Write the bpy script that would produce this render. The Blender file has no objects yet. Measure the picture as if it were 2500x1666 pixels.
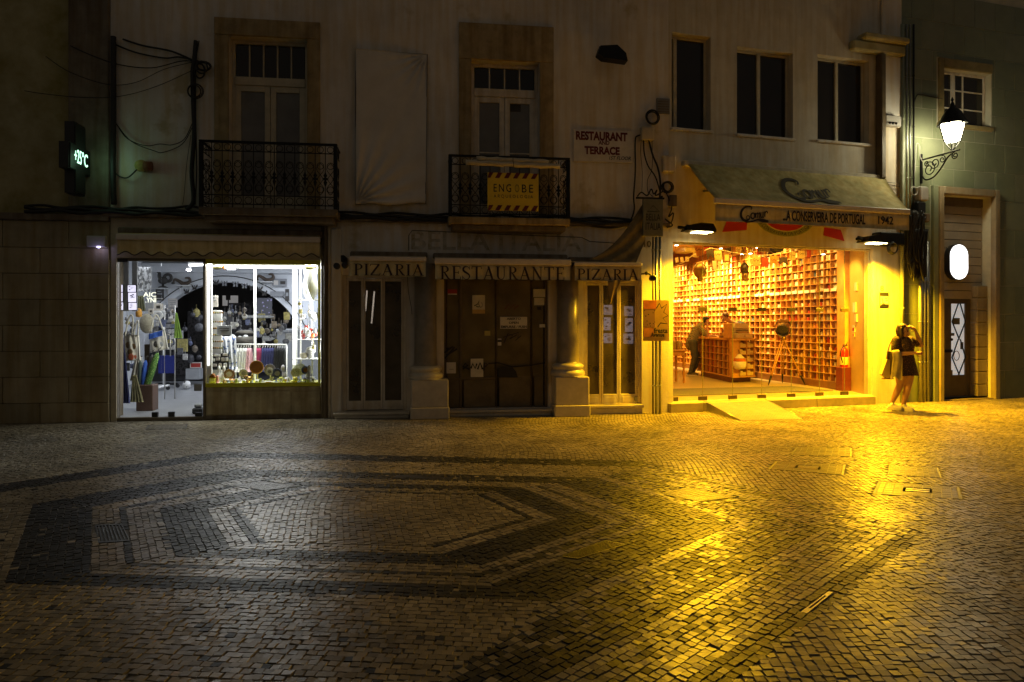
import bpy, bmesh, math, random
import numpy as np
from mathutils import Matrix, Vector, Euler
R = math.radians
random.seed(7); rng = np.random.default_rng(7)
scene = bpy.context.scene
COL = scene.collection

# ------------------------------------------------------------------ camera, night sky, exposure
FPX, EYE, HORIZON, CX = 1700.0, 1.6, 790.0, 1250.0     # focal length and eye line of the 2500 px wide photograph
cam_d = bpy.data.cameras.new('camera'); cam = bpy.data.objects.new('camera', cam_d); COL.objects.link(cam)
cam_d.sensor_width = 36.0; cam_d.lens = 36.0 * FPX / 2500.0
cam_d.shift_y = -(833.0 - HORIZON) / 2500.0
cam_d.clip_start = 0.05; cam_d.clip_end = 500
cam.location = (0, 0, EYE); cam.rotation_euler = (R(90), 0, 0)
scene.camera = cam
world = bpy.data.worlds.new('World'); scene.world = world; world.use_nodes = True
wn = world.node_tree.nodes; wl = world.node_tree.links
bg = wn['Background']
bg.inputs['Color'].default_value = (1.0, 0.86, 0.68, 1)         # night sky: even glow of the town
bg.inputs['Strength'].default_value = 0.058
scene.view_settings.view_transform = 'Standard'; scene.view_settings.look = 'None'
scene.view_settings.exposure = 0.0; scene.view_settings.gamma = 1.0
scene.view_settings.use_curve_mapping = False
scene.render.engine = 'CYCLES'
cy = scene.cycles
cy.use_denoising = True; cy.max_bounces = 7; cy.diffuse_bounces = 3; cy.glossy_bounces = 3
cy.transparent_max_bounces = 16; cy.transmission_bounces = 4; cy.caustics_reflective = False; cy.caustics_refractive = False
cy.sample_clamp_indirect = 3.0

def lamp(name, kind, loc, power, color, target=None, size=0.1, spot=None, size_y=None, parent=None):
    d = bpy.data.lights.new(name, kind); d.energy = power; d.color = color
    if kind == 'AREA':
        d.size = size
        if size_y: d.shape = 'RECTANGLE'; d.size_y = size_y
    else:
        d.shadow_soft_size = size
    if kind == 'SPOT':
        d.spot_size = R(spot or 90); d.spot_blend = 0.7
    o = bpy.data.objects.new(name, d); COL.objects.link(o); o.location = loc
    if target is not None:
        o.rotation_euler = (Vector(target) - Vector(loc)).to_track_quat('-Z', 'Y').to_euler()
    return o

# ------------------------------------------------------------------ materials
MATS = {}
def _nodes(name):
    m = bpy.data.materials.new(name); m.use_nodes = True
    return m, m.node_tree.nodes, m.node_tree.links, m.node_tree.nodes['Principled BSDF']

def mat(name, color, rough=0.6, metal=0.0, var=0.18, scale=3.0, bump=0.15, bscale=60.0, color2=None, spec=0.5, streak=0.0, patch=None):
    """procedural material: two octaves of tonal mottling, optional run-down streaks, and fine relief"""
    if name in MATS: return MATS[name]
    m, n, l, b = _nodes(name)
    b.inputs['Roughness'].default_value = rough; b.inputs['Metallic'].default_value = metal
    b.inputs['Specular IOR Level'].default_value = spec
    tc = n.new('ShaderNodeTexCoord')
    nz = n.new('ShaderNodeTexNoise'); nz.inputs['Scale'].default_value = scale; nz.inputs['Detail'].default_value = 7; nz.inputs['Roughness'].default_value = 0.65
    l.new(tc.outputs['Object'], nz.inputs['Vector'])
    rp = n.new('ShaderNodeValToRGB'); rp.color_ramp.elements[0].position = 0.32; rp.color_ramp.elements[1].position = 0.68
    c = Vector(color); lo = c * (1 - var); hi = c * (1 + var * 0.5)
    if color2: lo = Vector(color2)
    rp.color_ramp.elements[0].color = (*lo, 1); rp.color_ramp.elements[1].color = (*hi, 1)
    l.new(nz.outputs['Fac'], rp.inputs['Fac'])
    out = rp.outputs['Color']
    if streak:
        mp = n.new('ShaderNodeMapping'); mp.inputs['Scale'].default_value = (9, 9, 0.7); l.new(tc.outputs['Object'], mp.inputs['Vector'])
        n2 = n.new('ShaderNodeTexNoise'); n2.inputs['Scale'].default_value = 1.0; n2.inputs['Detail'].default_value = 5; l.new(mp.outputs['Vector'], n2.inputs['Vector'])
        r2 = n.new('ShaderNodeValToRGB'); r2.color_ramp.elements[0].position = 0.36; r2.color_ramp.elements[1].position = 0.6
        k = 1 - streak; r2.color_ramp.elements[0].color = (k, k * 0.9, k * 0.72, 1); r2.color_ramp.elements[1].color = (1, 1, 1, 1)
        l.new(n2.outputs['Fac'], r2.inputs['Fac'])
        mx = n.new('ShaderNodeMix'); mx.data_type = 'RGBA'; mx.blend_type = 'MULTIPLY'; mx.inputs[0].default_value = 1.0
        l.new(out, mx.inputs[6]); l.new(r2.outputs['Color'], mx.inputs[7]); out = mx.outputs[2]
    if patch:      # flaked and stained areas with their own edge
        n5 = n.new('ShaderNodeTexNoise'); n5.inputs['Scale'].default_value = 0.75; n5.inputs['Detail'].default_value = 9; n5.inputs['Roughness'].default_value = 0.6; l.new(tc.outputs['Object'], n5.inputs['Vector'])
        r5 = n.new('ShaderNodeValToRGB'); r5.color_ramp.elements[0].position = 0.585; r5.color_ramp.elements[1].position = 0.64
        r5.color_ramp.elements[0].color = (0, 0, 0, 1); r5.color_ramp.elements[1].color = (0.75, 0.75, 0.75, 1); l.new(n5.outputs['Fac'], r5.inputs['Fac'])
        m5 = n.new('ShaderNodeMix'); m5.data_type = 'RGBA'; l.new(r5.outputs['Color'], m5.inputs[0]); l.new(out, m5.inputs[6]); m5.inputs[7].default_value = (*patch, 1); out = m5.outputs[2]
    l.new(out, b.inputs['Base Color'])
    if bump:
        n3 = n.new('ShaderNodeTexNoise'); n3.inputs['Scale'].default_value = bscale; n3.inputs['Detail'].default_value = 4
        l.new(tc.outputs['Object'], n3.inputs['Vector'])
        bp = n.new('ShaderNodeBump'); bp.inputs['Strength'].default_value = bump; bp.inputs['Distance'].default_value = 0.01
        l.new(n3.outputs['Fac'], bp.inputs['Height']); l.new(bp.outputs['Normal'], b.inputs['Normal'])
    MATS[name] = m
    return m

def glow(name, color, strength):
    if name in MATS: return MATS[name]
    m, n, l, b = _nodes(name)
    b.inputs['Base Color'].default_value = (0.8, 0.8, 0.8, 1)
    b.inputs['Emission Color'].default_value = (*color, 1); b.inputs['Emission Strength'].default_value = strength
    MATS[name] = m
    return m

def glass(name, tint=(1, 1, 1), refl=0.5, dirt=0.0, dirt_color=(0.3, 0.26, 0.2), rough=0.02):
    """thin pane: clear, with a fresnel mirror on top and, if old, a film of dust"""
    if name in MATS: return MATS[name]
    m, n, l, b = _nodes(name)
    n.remove(b); out = n['Material Output']
    t = n.new('ShaderNodeBsdfTransparent'); t.inputs['Color'].default_value = (*tint, 1)
    g = n.new('ShaderNodeBsdfGlossy'); g.inputs['Roughness'].default_value = rough
    fr = n.new('ShaderNodeFresnel'); fr.inputs['IOR'].default_value = 1.45
    mu = n.new('ShaderNodeMath'); mu.operation = 'MULTIPLY'; mu.inputs[1].default_value = refl; l.new(fr.outputs[0], mu.inputs[0])
    mx = n.new('ShaderNodeMixShader'); l.new(mu.outputs[0], mx.inputs[0]); l.new(t.outputs[0], mx.inputs[1]); l.new(g.outputs[0], mx.inputs[2])
    last = mx
    if dirt:
        d = n.new('ShaderNodeBsdfDiffuse'); d.inputs['Color'].default_value = (*dirt_color, 1)
        nz = n.new('ShaderNodeTexNoise'); nz.inputs['Scale'].default_value = 3; nz.inputs['Detail'].default_value = 8
        tc = n.new('ShaderNodeTexCoord'); l.new(tc.outputs['Object'], nz.inputs['Vector'])
        mr = n.new('ShaderNodeMapRange'); mr.inputs[1].default_value = 0.3; mr.inputs[2].default_value = 0.75; mr.inputs[3].default_value = dirt * 0.6; mr.inputs[4].default_value = min(1, dirt * 1.3)
        l.new(nz.outputs['Fac'], mr.inputs[0])
        m2 = n.new('ShaderNodeMixShader'); l.new(mr.outputs[0], m2.inputs[0]); l.new(mx.outputs[0], m2.inputs[1]); l.new(d.outputs[0], m2.inputs[2]); last = m2
    l.new(last.outputs[0], out.inputs['Surface'])
    MATS[name] = m
    return m

def pattern(name, c1, c2, scale=30, rough=0.8, kind='VORONOI', thresh=0.25):
    """printed cloth or glazed pattern: spots (voronoi), checks (two crossed waves)"""
    if name in MATS: return MATS[name]
    m, n, l, b = _nodes(name); b.inputs['Roughness'].default_value = rough
    tc = n.new('ShaderNodeTexCoord')
    rp = n.new('ShaderNodeValToRGB'); rp.color_ramp.interpolation = 'CONSTANT'
    rp.color_ramp.elements[0].color = (*c2, 1); rp.color_ramp.elements[1].color = (*c1, 1); rp.color_ramp.elements[1].position = thresh
    if kind == 'VORONOI':
        v = n.new('ShaderNodeTexVoronoi'); v.inputs['Scale'].default_value = scale; l.new(tc.outputs['Object'], v.inputs['Vector']); l.new(v.outputs['Distance'], rp.inputs['Fac'])
    elif kind == 'NOISE':
        v = n.new('ShaderNodeTexNoise'); v.inputs['Scale'].default_value = scale; v.inputs['Detail'].default_value = 6; l.new(tc.outputs['Object'], v.inputs['Vector']); l.new(v.outputs['Fac'], rp.inputs['Fac'])
    else:
        v = n.new('ShaderNodeTexChecker'); v.inputs['Scale'].default_value = scale; l.new(tc.outputs['Object'], v.inputs['Vector']); l.new(v.outputs['Fac'], rp.inputs['Fac'])
    l.new(rp.outputs['Color'], b.inputs['Base Color'])
    MATS[name] = m
    return m

def toned(name, base, rough, spread=0.35, bump=0.25, bscale=40, attr=True, spec=0.18):
    """stones that differ from one to the next: tone from a colour attribute, or from the object's own random number"""
    m, n, l, b = _nodes(name); b.inputs['Roughness'].default_value = rough; b.inputs['Specular IOR Level'].default_value = spec
    src = None
    at = n.new('ShaderNodeAttribute'); at.attribute_name = 'tone'
    oi = n.new('ShaderNodeObjectInfo')
    ad = n.new('ShaderNodeMath'); ad.operation = 'ADD'
    src = at.outputs['Fac'] if attr else oi.outputs['Random']
    mr = n.new('ShaderNodeMapRange'); mr.inputs[3].default_value = 1 - spread; mr.inputs[4].default_value = 1 + spread * 0.6
    l.new(src, mr.inputs[0])
    tc = n.new('ShaderNodeTexCoord'); geo = n.new('ShaderNodeNewGeometry')
    nz = n.new('ShaderNodeTexNoise'); nz.inputs['Scale'].default_value = 1.3; nz.inputs['Detail'].default_value = 9; l.new(geo.outputs['Position'], nz.inputs['Vector'])
    m2 = n.new('ShaderNodeMapRange'); m2.inputs[1].default_value = 0.3; m2.inputs[2].default_value = 0.7; m2.inputs[3].default_value = 0.5; m2.inputs[4].default_value = 1.2
    l.new(nz.outputs['Fac'], m2.inputs[0])
    mu = n.new('ShaderNodeMath'); mu.operation = 'MULTIPLY'; l.new(mr.outputs[0], mu.inputs[0]); l.new(m2.outputs[0], mu.inputs[1])
    vm = n.new('ShaderNodeVectorMath'); vm.operation = 'SCALE'; vm.inputs[0].default_value = base; l.new(mu.outputs[0], vm.inputs['Scale'])
    l.new(vm.outputs[0], b.inputs['Base Color'])
    n3 = n.new('ShaderNodeTexNoise'); n3.inputs['Scale'].default_value = bscale; n3.inputs['Detail'].default_value = 3; l.new(geo.outputs['Position'], n3.inputs['Vector'])
    bp = n.new('ShaderNodeBump'); bp.inputs['Strength'].default_value = bump; bp.inputs['Distance'].default_value = 0.012
    l.new(n3.outputs['Fac'], bp.inputs['Height']); l.new(bp.outputs['Normal'], b.inputs['Normal'])
    n4 = n.new('ShaderNodeMapRange'); n4.inputs[3].default_value = rough * 1.5; n4.inputs[4].default_value = rough * 0.7; l.new(nz.outputs['Fac'], n4.inputs[0]); l.new(n4.outputs[0], b.inputs['Roughness'])
    MATS[name] = m
    return m

plaster = mat('white plaster', (0.70, 0.66, 0.62), 0.9, var=0.22, scale=0.9, bump=0.3, bscale=25, streak=0.10, patch=(0.42, 0.33, 0.17))
plaster_clean = mat('painted plaster', (0.70, 0.66, 0.61), 0.85, var=0.14, scale=1.0, bump=0.2, bscale=35, streak=0.08)
plaster_ochre = mat('ochre stained plaster', (0.40, 0.36, 0.22), 0.9, var=0.4, scale=1.2, color2=(0.22, 0.18, 0.04), bump=0.3, bscale=25)
limestone = mat('limestone', (0.46, 0.39, 0.24), 0.75, var=0.3, scale=4, bump=0.3, bscale=50, streak=0.3)
dark_stone = mat('sooty stone', (0.19, 0.155, 0.115), 0.85, var=0.35, scale=3, bump=0.4, bscale=30, streak=0.3)
ochre_stone = mat('ochre stone trim', (0.38, 0.29, 0.15), 0.8, var=0.35, scale=4, bump=0.3, bscale=40, streak=0.3)
marble = mat('pale polished stone', (0.56, 0.50, 0.40), 0.35, var=0.2, scale=5, bump=0.08, bscale=30)
shaft_stone = mat('grey polished stone', (0.25, 0.215, 0.165), 0.32, var=0.3, scale=5, bump=0.06, bscale=30)
white_paint = mat('old white paint', (0.68, 0.62, 0.53), 0.5, var=0.2, scale=5, bump=0.15, bscale=30, streak=0.2)
cream_paint = mat('cream paint', (0.52, 0.45, 0.32), 0.55, var=0.22, scale=5, bump=0.15, bscale=30)
brown_paint = mat('brown paint', (0.12, 0.085, 0.04), 0.5, var=0.3, scale=6)
black_iron = mat('black iron', (0.012, 0.012, 0.012), 0.5, 0.6, var=0.3, scale=8, bump=0.2)
black_plastic = mat('black plastic', (0.015, 0.015, 0.016), 0.45, var=0.2, scale=8, bump=0.05)
rubber = mat('black cable rubber', (0.012, 0.011, 0.010), 0.6, var=0.3, scale=12, bump=0)
grey_metal = mat('galvanised metal', (0.30, 0.30, 0.28), 0.4, 0.8, var=0.2, scale=8)
steel = mat('brushed steel', (0.5, 0.48, 0.44), 0.3, 0.9, var=0.12, scale=12)
brass = mat('old brass', (0.45, 0.30, 0.10), 0.3, 0.9, var=0.25, scale=10)
grey_plastic = mat('pale plastic', (0.45, 0.43, 0.40), 0.5, var=0.1, scale=8, bump=0)
awning_cloth = mat('cream awning cloth', (0.74, 0.62, 0.34), 0.9, var=0.25, scale=4, bump=0.12, bscale=160, streak=0.18)
awning_olive = mat('weathered awning cloth', (0.62, 0.53, 0.24), 0.9, var=0.3, scale=2.5, color2=(0.36, 0.32, 0.12), bump=0.12, bscale=160, streak=0.15)
awning_bar = mat('awning front bar', (0.66, 0.58, 0.52), 0.5, var=0.12, scale=6, bump=0)
maroon_ink = mat('maroon print', (0.035, 0.015, 0.02), 0.7, var=0.2, bump=0)
red_ink = mat('red print', (0.12, 0.010, 0.010), 0.7, var=0.2, bump=0)
black_ink = mat('black print', (0.015, 0.013, 0.012), 0.7, var=0.2, bump=0)
navy_ink = mat('navy print', (0.018, 0.012, 0.03), 0.7, var=0.2, bump=0)
yellow_board = mat('yellow board', (0.74, 0.52, 0.015), 0.5, var=0.12, bump=0)
white_board = mat('white board', (0.62, 0.58, 0.54), 0.5, var=0.12, scale=5, bump=0)
paper = mat('paper', (0.62, 0.58, 0.50), 0.8, var=0.15, scale=8, bump=0)
green_tile = mat('green glazed tile', (0.20, 0.225, 0.14), 0.35, var=0.15, scale=3, bump=0.12, bscale=45)
grout = mat('pale grout', (0.50, 0.48, 0.38), 0.9)
dark_room = mat('dark interior', (0.05, 0.045, 0.04), 0.9)
window_dark = mat('dark window glass', (0.016, 0.012, 0.009), 0.12, var=0.3, scale=2, bump=0.03, bscale=5)
window_grey = mat('curtained window glass', (0.16, 0.15, 0.14), 0.25, var=0.25, scale=2, bump=0.02, bscale=5)
clear_glass = glass('clear shop glass', refl=0.35)
dusty_glass = glass('dusty brown glass', (0.35, 0.3, 0.22), refl=0.6, dirt=0.55, dirt_color=(0.30, 0.24, 0.12))
smoked_glass = glass('smoked door glass', (0.3, 0.27, 0.24), refl=0.6, dirt=0.42, dirt_color=(0.24, 0.20, 0.14))

# ------------------------------------------------------------------ mesh helpers
class MB:
    """collects boxes, tubes and sheets in one coordinate frame; build() links them as one mesh object"""
    def __init__(s): s.v = []; s.f = []; s.smooth = []
    def add(s, vs, fs, smooth=False):
        o = len(s.v); s.v += [tuple(p) for p in vs]
        for f in fs: s.f.append(tuple(i + o for i in f)); s.smooth.append(smooth)
        return s
    def box(s, x0, x1, y0, y1, z0, z1):
        if x1 < x0: x0, x1 = x1, x0
        if y1 < y0: y0, y1 = y1, y0
        if z1 < z0: z0, z1 = z1, z0
        return s.add([(x0,y0,z0),(x1,y0,z0),(x1,y1,z0),(x0,y1,z0),(x0,y0,z1),(x1,y0,z1),(x1,y1,z1),(x0,y1,z1)],
                     [(0,3,2,1),(4,5,6,7),(0,1,5,4),(1,2,6,5),(2,3,7,6),(3,0,4,7)])
    def bbox(s, x0, x1, y0, y1, z0, z1, b=0.006):
        """box with chamfered edges"""
        if x1 < x0: x0, x1 = x1, x0
        if y1 < y0: y0, y1 = y1, y0
        if z1 < z0: z0, z1 = z1, z0
        b = min(b, (x1-x0)*.45, (y1-y0)*.45, (z1-z0)*.45)
        bm = bmesh.new(); vs = [bm.verts.new(p) for p in [(x0,y0,z0),(x1,y0,z0),(x1,y1,z0),(x0,y1,z0),(x0,y0,z1),(x1,y0,z1),(x1,y1,z1),(x0,y1,z1)]]
        for f in [(0,3,2,1),(4,5,6,7),(0,1,5,4),(1,2,6,5),(2,3,7,6),(3,0,4,7)]: bm.faces.new([vs[i] for i in f])
        bmesh.ops.bevel(bm, geom=bm.edges[:], offset=b, segments=1, affect='EDGES', profile=0.5)
        bm.verts.index_update()
        s.add([v.co[:] for v in bm.verts], [[v.index for v in f.verts] for f in bm.faces]); bm.free()
        return s
    def quad(s, a, b, c, d): return s.add([a, b, c, d], [(0, 1, 2, 3)])
    def prism(s, poly, y0, y1):
        """polygon in the (x, z) plane extruded from y0 (front) to y1"""
        n = len(poly); vs = [(p[0], y0, p[1]) for p in poly] + [(p[0], y1, p[1]) for p in poly]
        return s.add(vs, [tuple(range(n)), tuple(range(2*n-1, n-1, -1))] + [((i+1) % n, i, n+i, n+(i+1) % n) for i in range(n)])
    def slab(s, poly, z0, z1):
        """polygon in the (x, y) plane from z0 to z1"""
        n = len(poly); vs = [(p[0], p[1], z0) for p in poly] + [(p[0], p[1], z1) for p in poly]
        return s.add(vs, [tuple(range(n-1, -1, -1)), tuple(range(n, 2*n))] + [(i, (i+1) % n, n+(i+1) % n, n+i) for i in range(n)])
    def tube(s, pts, r, n=8, closed=False, cap=True):
        pts = [Vector(p) for p in pts]; k = len(pts); rs = r if isinstance(r, (list, tuple)) else [r]*k
        up = Vector((0, 0, 1)); vs = []; prev = None
        for i, p in enumerate(pts):
            t = (pts[(i+1) % k] - pts[i-1]) if closed else (pts[min(i+1, k-1)] - pts[max(i-1, 0)])
            t = t.normalized() if t.length > 1e-9 else Vector((0, 0, 1))
            a = prev if prev is not None else (up if abs(t.z) < 0.9 else Vector((1, 0, 0)))
            a = a - t * a.dot(t)
            if a.length < 1e-6: a = Vector((1, 0, 0)) - t * t.x
            a.normalize(); prev = a; b = t.cross(a)
            for j in range(n):
                w = 2*math.pi*j/n; vs.append(p + (a*math.cos(w) + b*math.sin(w))*rs[i])
        fs = []
        for i in range(k if closed else k-1):
            i2 = (i+1) % k
            for j in range(n): fs.append((i*n+j, i*n+(j+1) % n, i2*n+(j+1) % n, i2*n+j))
        s.add(vs, fs, True)
        if cap and not closed:
            o = len(s.v) - len(vs)
            s.f.append(tuple(o+j for j in range(n-1, -1, -1))); s.smooth.append(False)
            s.f.append(tuple(o+(k-1)*n+j for j in range(n))); s.smooth.append(False)
        return s
    def ring(s, c, r, t, axis='y', n=20, m=6, rz=None):
        pts = []
        for i in range(n):
            a = 2*math.pi*i/n; u, w = r*math.cos(a), (rz or r)*math.sin(a)
            pts.append({'y': (c[0]+u, c[1], c[2]+w), 'z': (c[0]+u, c[1]+w, c[2]), 'x': (c[0], c[1]+u, c[2]+w)}[axis])
        return s.tube(pts, t, m, closed=True)
    def lathe(s, prof, c, n=24, axis='z'):
        """profile [(radius, height)] turned about an axis through c"""
        vs = []; k = len(prof)
        for r, h in prof:
            for j in range(n):
                w = 2*math.pi*j/n; u, q = r*math.cos(w), r*math.sin(w)
                vs.append({'z': (c[0]+u, c[1]+q, c[2]+h), 'y': (c[0]+u, c[1]+h, c[2]+q), 'x': (c[0]+h, c[1]+u, c[2]+q)}[axis])
        fs = [(i*n+j, i*n+(j+1) % n, (i+1)*n+(j+1) % n, (i+1)*n+j) for i in range(k-1) for j in range(n)]
        if axis == 'y': fs = [f[::-1] for f in fs]
        s.add(vs, fs, True)
        o = len(s.v)-len(vs); s.f.append(tuple(o+j for j in range(n))); s.smooth.append(False)
        s.f.append(tuple(o+(k-1)*n+j for j in range(n))); s.smooth.append(False)
        return s
    def ball(s, c, r, n=12, m=8):
        r = r if isinstance(r, (list, tuple)) else (r, r, r)
        vs = []
        for i in range(1, m):
            p = math.pi*i/m
            for j in range(n):
                w = 2*math.pi*j/n; vs.append((c[0]+r[0]*math.sin(p)*math.cos(w), c[1]+r[1]*math.sin(p)*math.sin(w), c[2]+r[2]*math.cos(p)))
        vs += [(c[0], c[1], c[2]+r[2]), (c[0], c[1], c[2]-r[2])]
        fs = [(i*n+j, (i+1)*n+j, (i+1)*n+(j+1) % n, i*n+(j+1) % n) for i in range(m-2) for j in range(n)]
        t, q = len(vs)-2, len(vs)-1
        fs += [(t, j, (j+1) % n) for j in range(n)] + [(q, (m-2)*n+(j+1) % n, (m-2)*n+j) for j in range(n)]
        return s.add(vs, fs, True)
    def sheet(s, fn, nu, nv, smooth=True, thick=None):
        """grid surface fn(u, v) -> point; thick gives it a second skin offset in y"""
        g = [fn(i/nu, j/nv) for j in range(nv+1) for i in range(nu+1)]; w = nu+1
        fs = [(j*w+i, j*w+i+1, (j+1)*w+i+1, (j+1)*w+i) for j in range(nv) for i in range(nu)]
        s.add(g, fs, smooth)
        if thick:
            g2 = [(p[0], p[1]+thick, p[2]) for p in g]; s.add(g2, [f[::-1] for f in fs], smooth)
            o = len(s.v); a = o-2*len(g); b = o-len(g)
            edge = [i for i in range(nu)], 
            for i in range(nu):
                for row in (0, nv):
                    p, q = row*w+i, row*w+i+1; s.f.append((a+q, a+p, b+p, b+q)); s.smooth.append(False)
            for j in range(nv):
                for cidx in (0, nu):
                    p, q = j*w+cidx, (j+1)*w+cidx; s.f.append((a+p, a+q, b+q, b+p)); s.smooth.append(False)
        return s
    def mesh(s, name, m, base=(0, 0, 0)):
        me = bpy.data.meshes.new(name)
        me.from_pydata([(p[0]-base[0], p[1]-base[1], p[2]-base[2]) for p in s.v], [], s.f)
        me.polygons.foreach_set('use_smooth', s.smooth)
        if m: me.materials.append(m)
        me.update()
        return me
    def build(s, name, m, parent, label=None, kind=None):
        o = bpy.data.objects.new(name, s.mesh(name, m, BASE[parent.name])); COL.objects.link(o); o.parent = parent
        BASE[o.name] = BASE[parent.name]
        if label: o['label'] = label
        if kind: o['kind'] = kind
        return o

BASE = {}
class Frame:
    """a facade line on the ground: s runs along it, y into the building, z up"""
    def __init__(f, x, y, ang): f.x, f.y, f.a = x, y, ang; f.c, f.sn = math.cos(ang), math.sin(ang)
    def w(f, p): return (f.x + p[0]*f.c - p[1]*f.sn, f.y + p[0]*f.sn + p[1]*f.c, p[2])
    def q(f, px, py, y=0.0):
        """survey: where the sight line through a photo point meets the plane y = const of this facade -> (s, z)"""
        dx, dz = (px-CX)/FPX, (HORIZON-py)/FPX
        # point t*(dx,1): local y = -(X-fx)*sn + (Y-fy)*c
        t = (y - f.x*f.sn + f.y*f.c) / (-dx*f.sn + f.c)
        X, Y = t*dx, t
        return ((X-f.x)*f.c + (Y-f.y)*f.sn, EYE + t*dz)
    def s(f, px, y=0.0): return f.q(px, HORIZON, y)[0]
    def z(f, px, py, y=0.0): return f.q(px, py, y)[1]
    def rect(f, x0, y0, x1, y1, y=0.0):
        xm = (x0+x1)/2; return (f.s(x0, y), f.s(x1, y), f.z(xm, y1, y), f.z(xm, y0, y))
    def local(f, X, Y): return ((X-f.x)*f.c + (Y-f.y)*f.sn, -(X-f.x)*f.sn + (Y-f.y)*f.c)
A = Frame(-7.49, 11.19, math.atan(0.13))      # plaster house with the gift shop and the restaurant
B = Frame(2.86, 12.56, math.atan(0.30))       # tinned-fish shop and the tiled house beside it
W = Frame(0, 0, 0)
def G(px, py, z=0.0):
    """survey of a ground point"""
    d = FPX*(EYE-z)/(py-HORIZON); return ((px-CX)*d/FPX, d)

def thing(name, label, cat, F, base, group=None, kind=None):
    o = bpy.data.objects.new(name, None); COL.objects.link(o); o.empty_display_size = 0.2
    o.location = F.w(base); o.rotation_euler = (0, 0, F.a)
    BASE[o.name] = tuple(base)
    tag(o, label, cat, group, kind)
    return o
def tag(o, label=None, cat=None, group=None, kind=None):
    for k, v in (('label', label), ('category', cat), ('group', group), ('kind', kind)):
        if v: o[k] = v
    return o
def solo(name, mb, m, label, cat, F, base, group=None, kind=None):
    """a thing that is one mesh"""
    o = bpy.data.objects.new(name, mb.mesh(name, m, base)); COL.objects.link(o)
    o.location = F.w(base); o.rotation_euler = (0, 0, F.a); BASE[o.name] = tuple(base)
    return tag(o, label, cat, group, kind)

def text(parent, body, F, rc, y, m, shear=0.0, bold=0.0, spacing=1.0, name='lettering', fn=None, depth=0.003, label=None):
    """flat lettering fitted to a rectangle (s0, s1, z0, z1) at depth y, or laid on a surface fn(u, v, w)"""
    cu = bpy.data.curves.new('lettering', 'FONT'); cu.body = body; cu.size = 1; cu.shear = shear; cu.offset = bold
    cu.extrude = 0.01; cu.space_character = spacing; cu.align_x = 'CENTER'; cu.resolution_u = 3
    t = bpy.data.objects.new('lettering', cu); COL.objects.link(t)
    dg = bpy.context.evaluated_depsgraph_get(); me = bpy.data.meshes.new_from_object(t.evaluated_get(dg))
    bpy.data.objects.remove(t); bpy.data.curves.remove(cu)
    co = np.array([v.co[:] for v in me.vertices]); lo, hi = co.min(0), co.max(0); sp = np.maximum(hi-lo, 1e-6)
    u = (co-lo)/sp
    base = BASE[parent.name]
    for v, (a, b, c) in zip(me.vertices, u):
        p = fn(a, b, c) if fn else (rc[0]+(rc[1]-rc[0])*a, y-depth*c, rc[2]+(rc[3]-rc[2])*b)
        v.co = (p[0]-base[0], p[1]-base[1], p[2]-base[2])
    me.materials.clear(); me.materials.append(m); me.name = name
    o = bpy.data.objects.new(name, me); COL.objects.link(o); o.parent = parent; BASE[o.name] = base
    if label: o['label'] = label
    return o

def smooth_path(pts, n=6):
    out = []
    P = [Vector(p) for p in pts]
    for i in range(len(P)-1):
        p0, p1, p2, p3 = P[max(i-1, 0)], P[i], P[i+1], P[min(i+2, len(P)-1)]
        for k in range(n):
            t = k/n
            out.append(0.5*((2*p1)+(p2-p0)*t+(2*p0-5*p1+4*p2-p3)*t*t+(3*p1-p0-3*p2+p3)*t**3))
    out.append(P[-1]); return out

def strokes(mb, lst, fn):
    """painted strokes: each (points, width) becomes a flat ribbon laid on a surface fn(u, v)"""
    for k, (pts, wd) in enumerate(lst):
        P = [Vector((p[0], p[1])) for p in pts]; L, Rr = [], []
        for i, p in enumerate(P):
            d = P[min(i+1, len(P)-1)] - P[max(i-1, 0)]
            d = d.normalized() if d.length else Vector((1, 0)); nn = Vector((-d.y, d.x))
            ww = wd[i] if isinstance(wd, (list, tuple)) else wd
            L.append(p+nn*ww/2); Rr.append(p-nn*ww/2)
        o = [fn(q.x, q.y, k) for q in L] + [fn(q.x, q.y, k) for q in Rr]; n = len(P)
        mb.add(o, [(i, n+i, n+i+1, i+1) for i in range(n-1)])
    return mb

def holed(mb, s0, s1, z0, z1, holes, y=0.0, deep=0.3):
    """wall face with openings and their reveals"""
    xs = sorted({s0, s1, *[h[0] for h in holes], *[h[1] for h in holes]}); zs = sorted({z0, z1, *[h[2] for h in holes], *[h[3] for h in holes]})
    xs = [x for x in xs if s0 <= x <= s1]; zs = [z for z in zs if z0 <= z <= z1]
    for a, b in zip(xs, xs[1:]):
        for c, d in zip(zs, zs[1:]):
            cx, cz = (a+b)/2, (c+d)/2
            if any(h[0] < cx < h[1] and h[2] < cz < h[3] for h in holes): continue
            mb.quad((a, y, c), (b, y, c), (b, y, d), (a, y, d))
    for h in holes:
        a, b, c, d = h[:4]; e = y + (h[4] if len(h) > 4 else deep)
        mb.quad((a, y, c), (a, y, d), (a, e, d), (a, e, c)); mb.quad((b, y, d), (b, y, c), (b, e, c), (b, e, d))
        mb.quad((a, y, d), (b, y, d), (b, e, d), (a, e, d))
        if c > z0 + 1e-4: mb.quad((b, y, c), (a, y, c), (a, e, c), (b, e, c))
    return mb

def copy_tree(o, loc=None, rz=None, label=None, parent=None):
    c = o.copy(); COL.objects.link(c)
    if parent is not None: c.parent = parent
    if loc is not None: c.location = loc
    if rz is not None: c.rotation_euler = (0, 0, rz)
    if label: c['label'] = label
    for ch in list(o.children): copy_tree(ch, parent=c)
    return c
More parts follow.
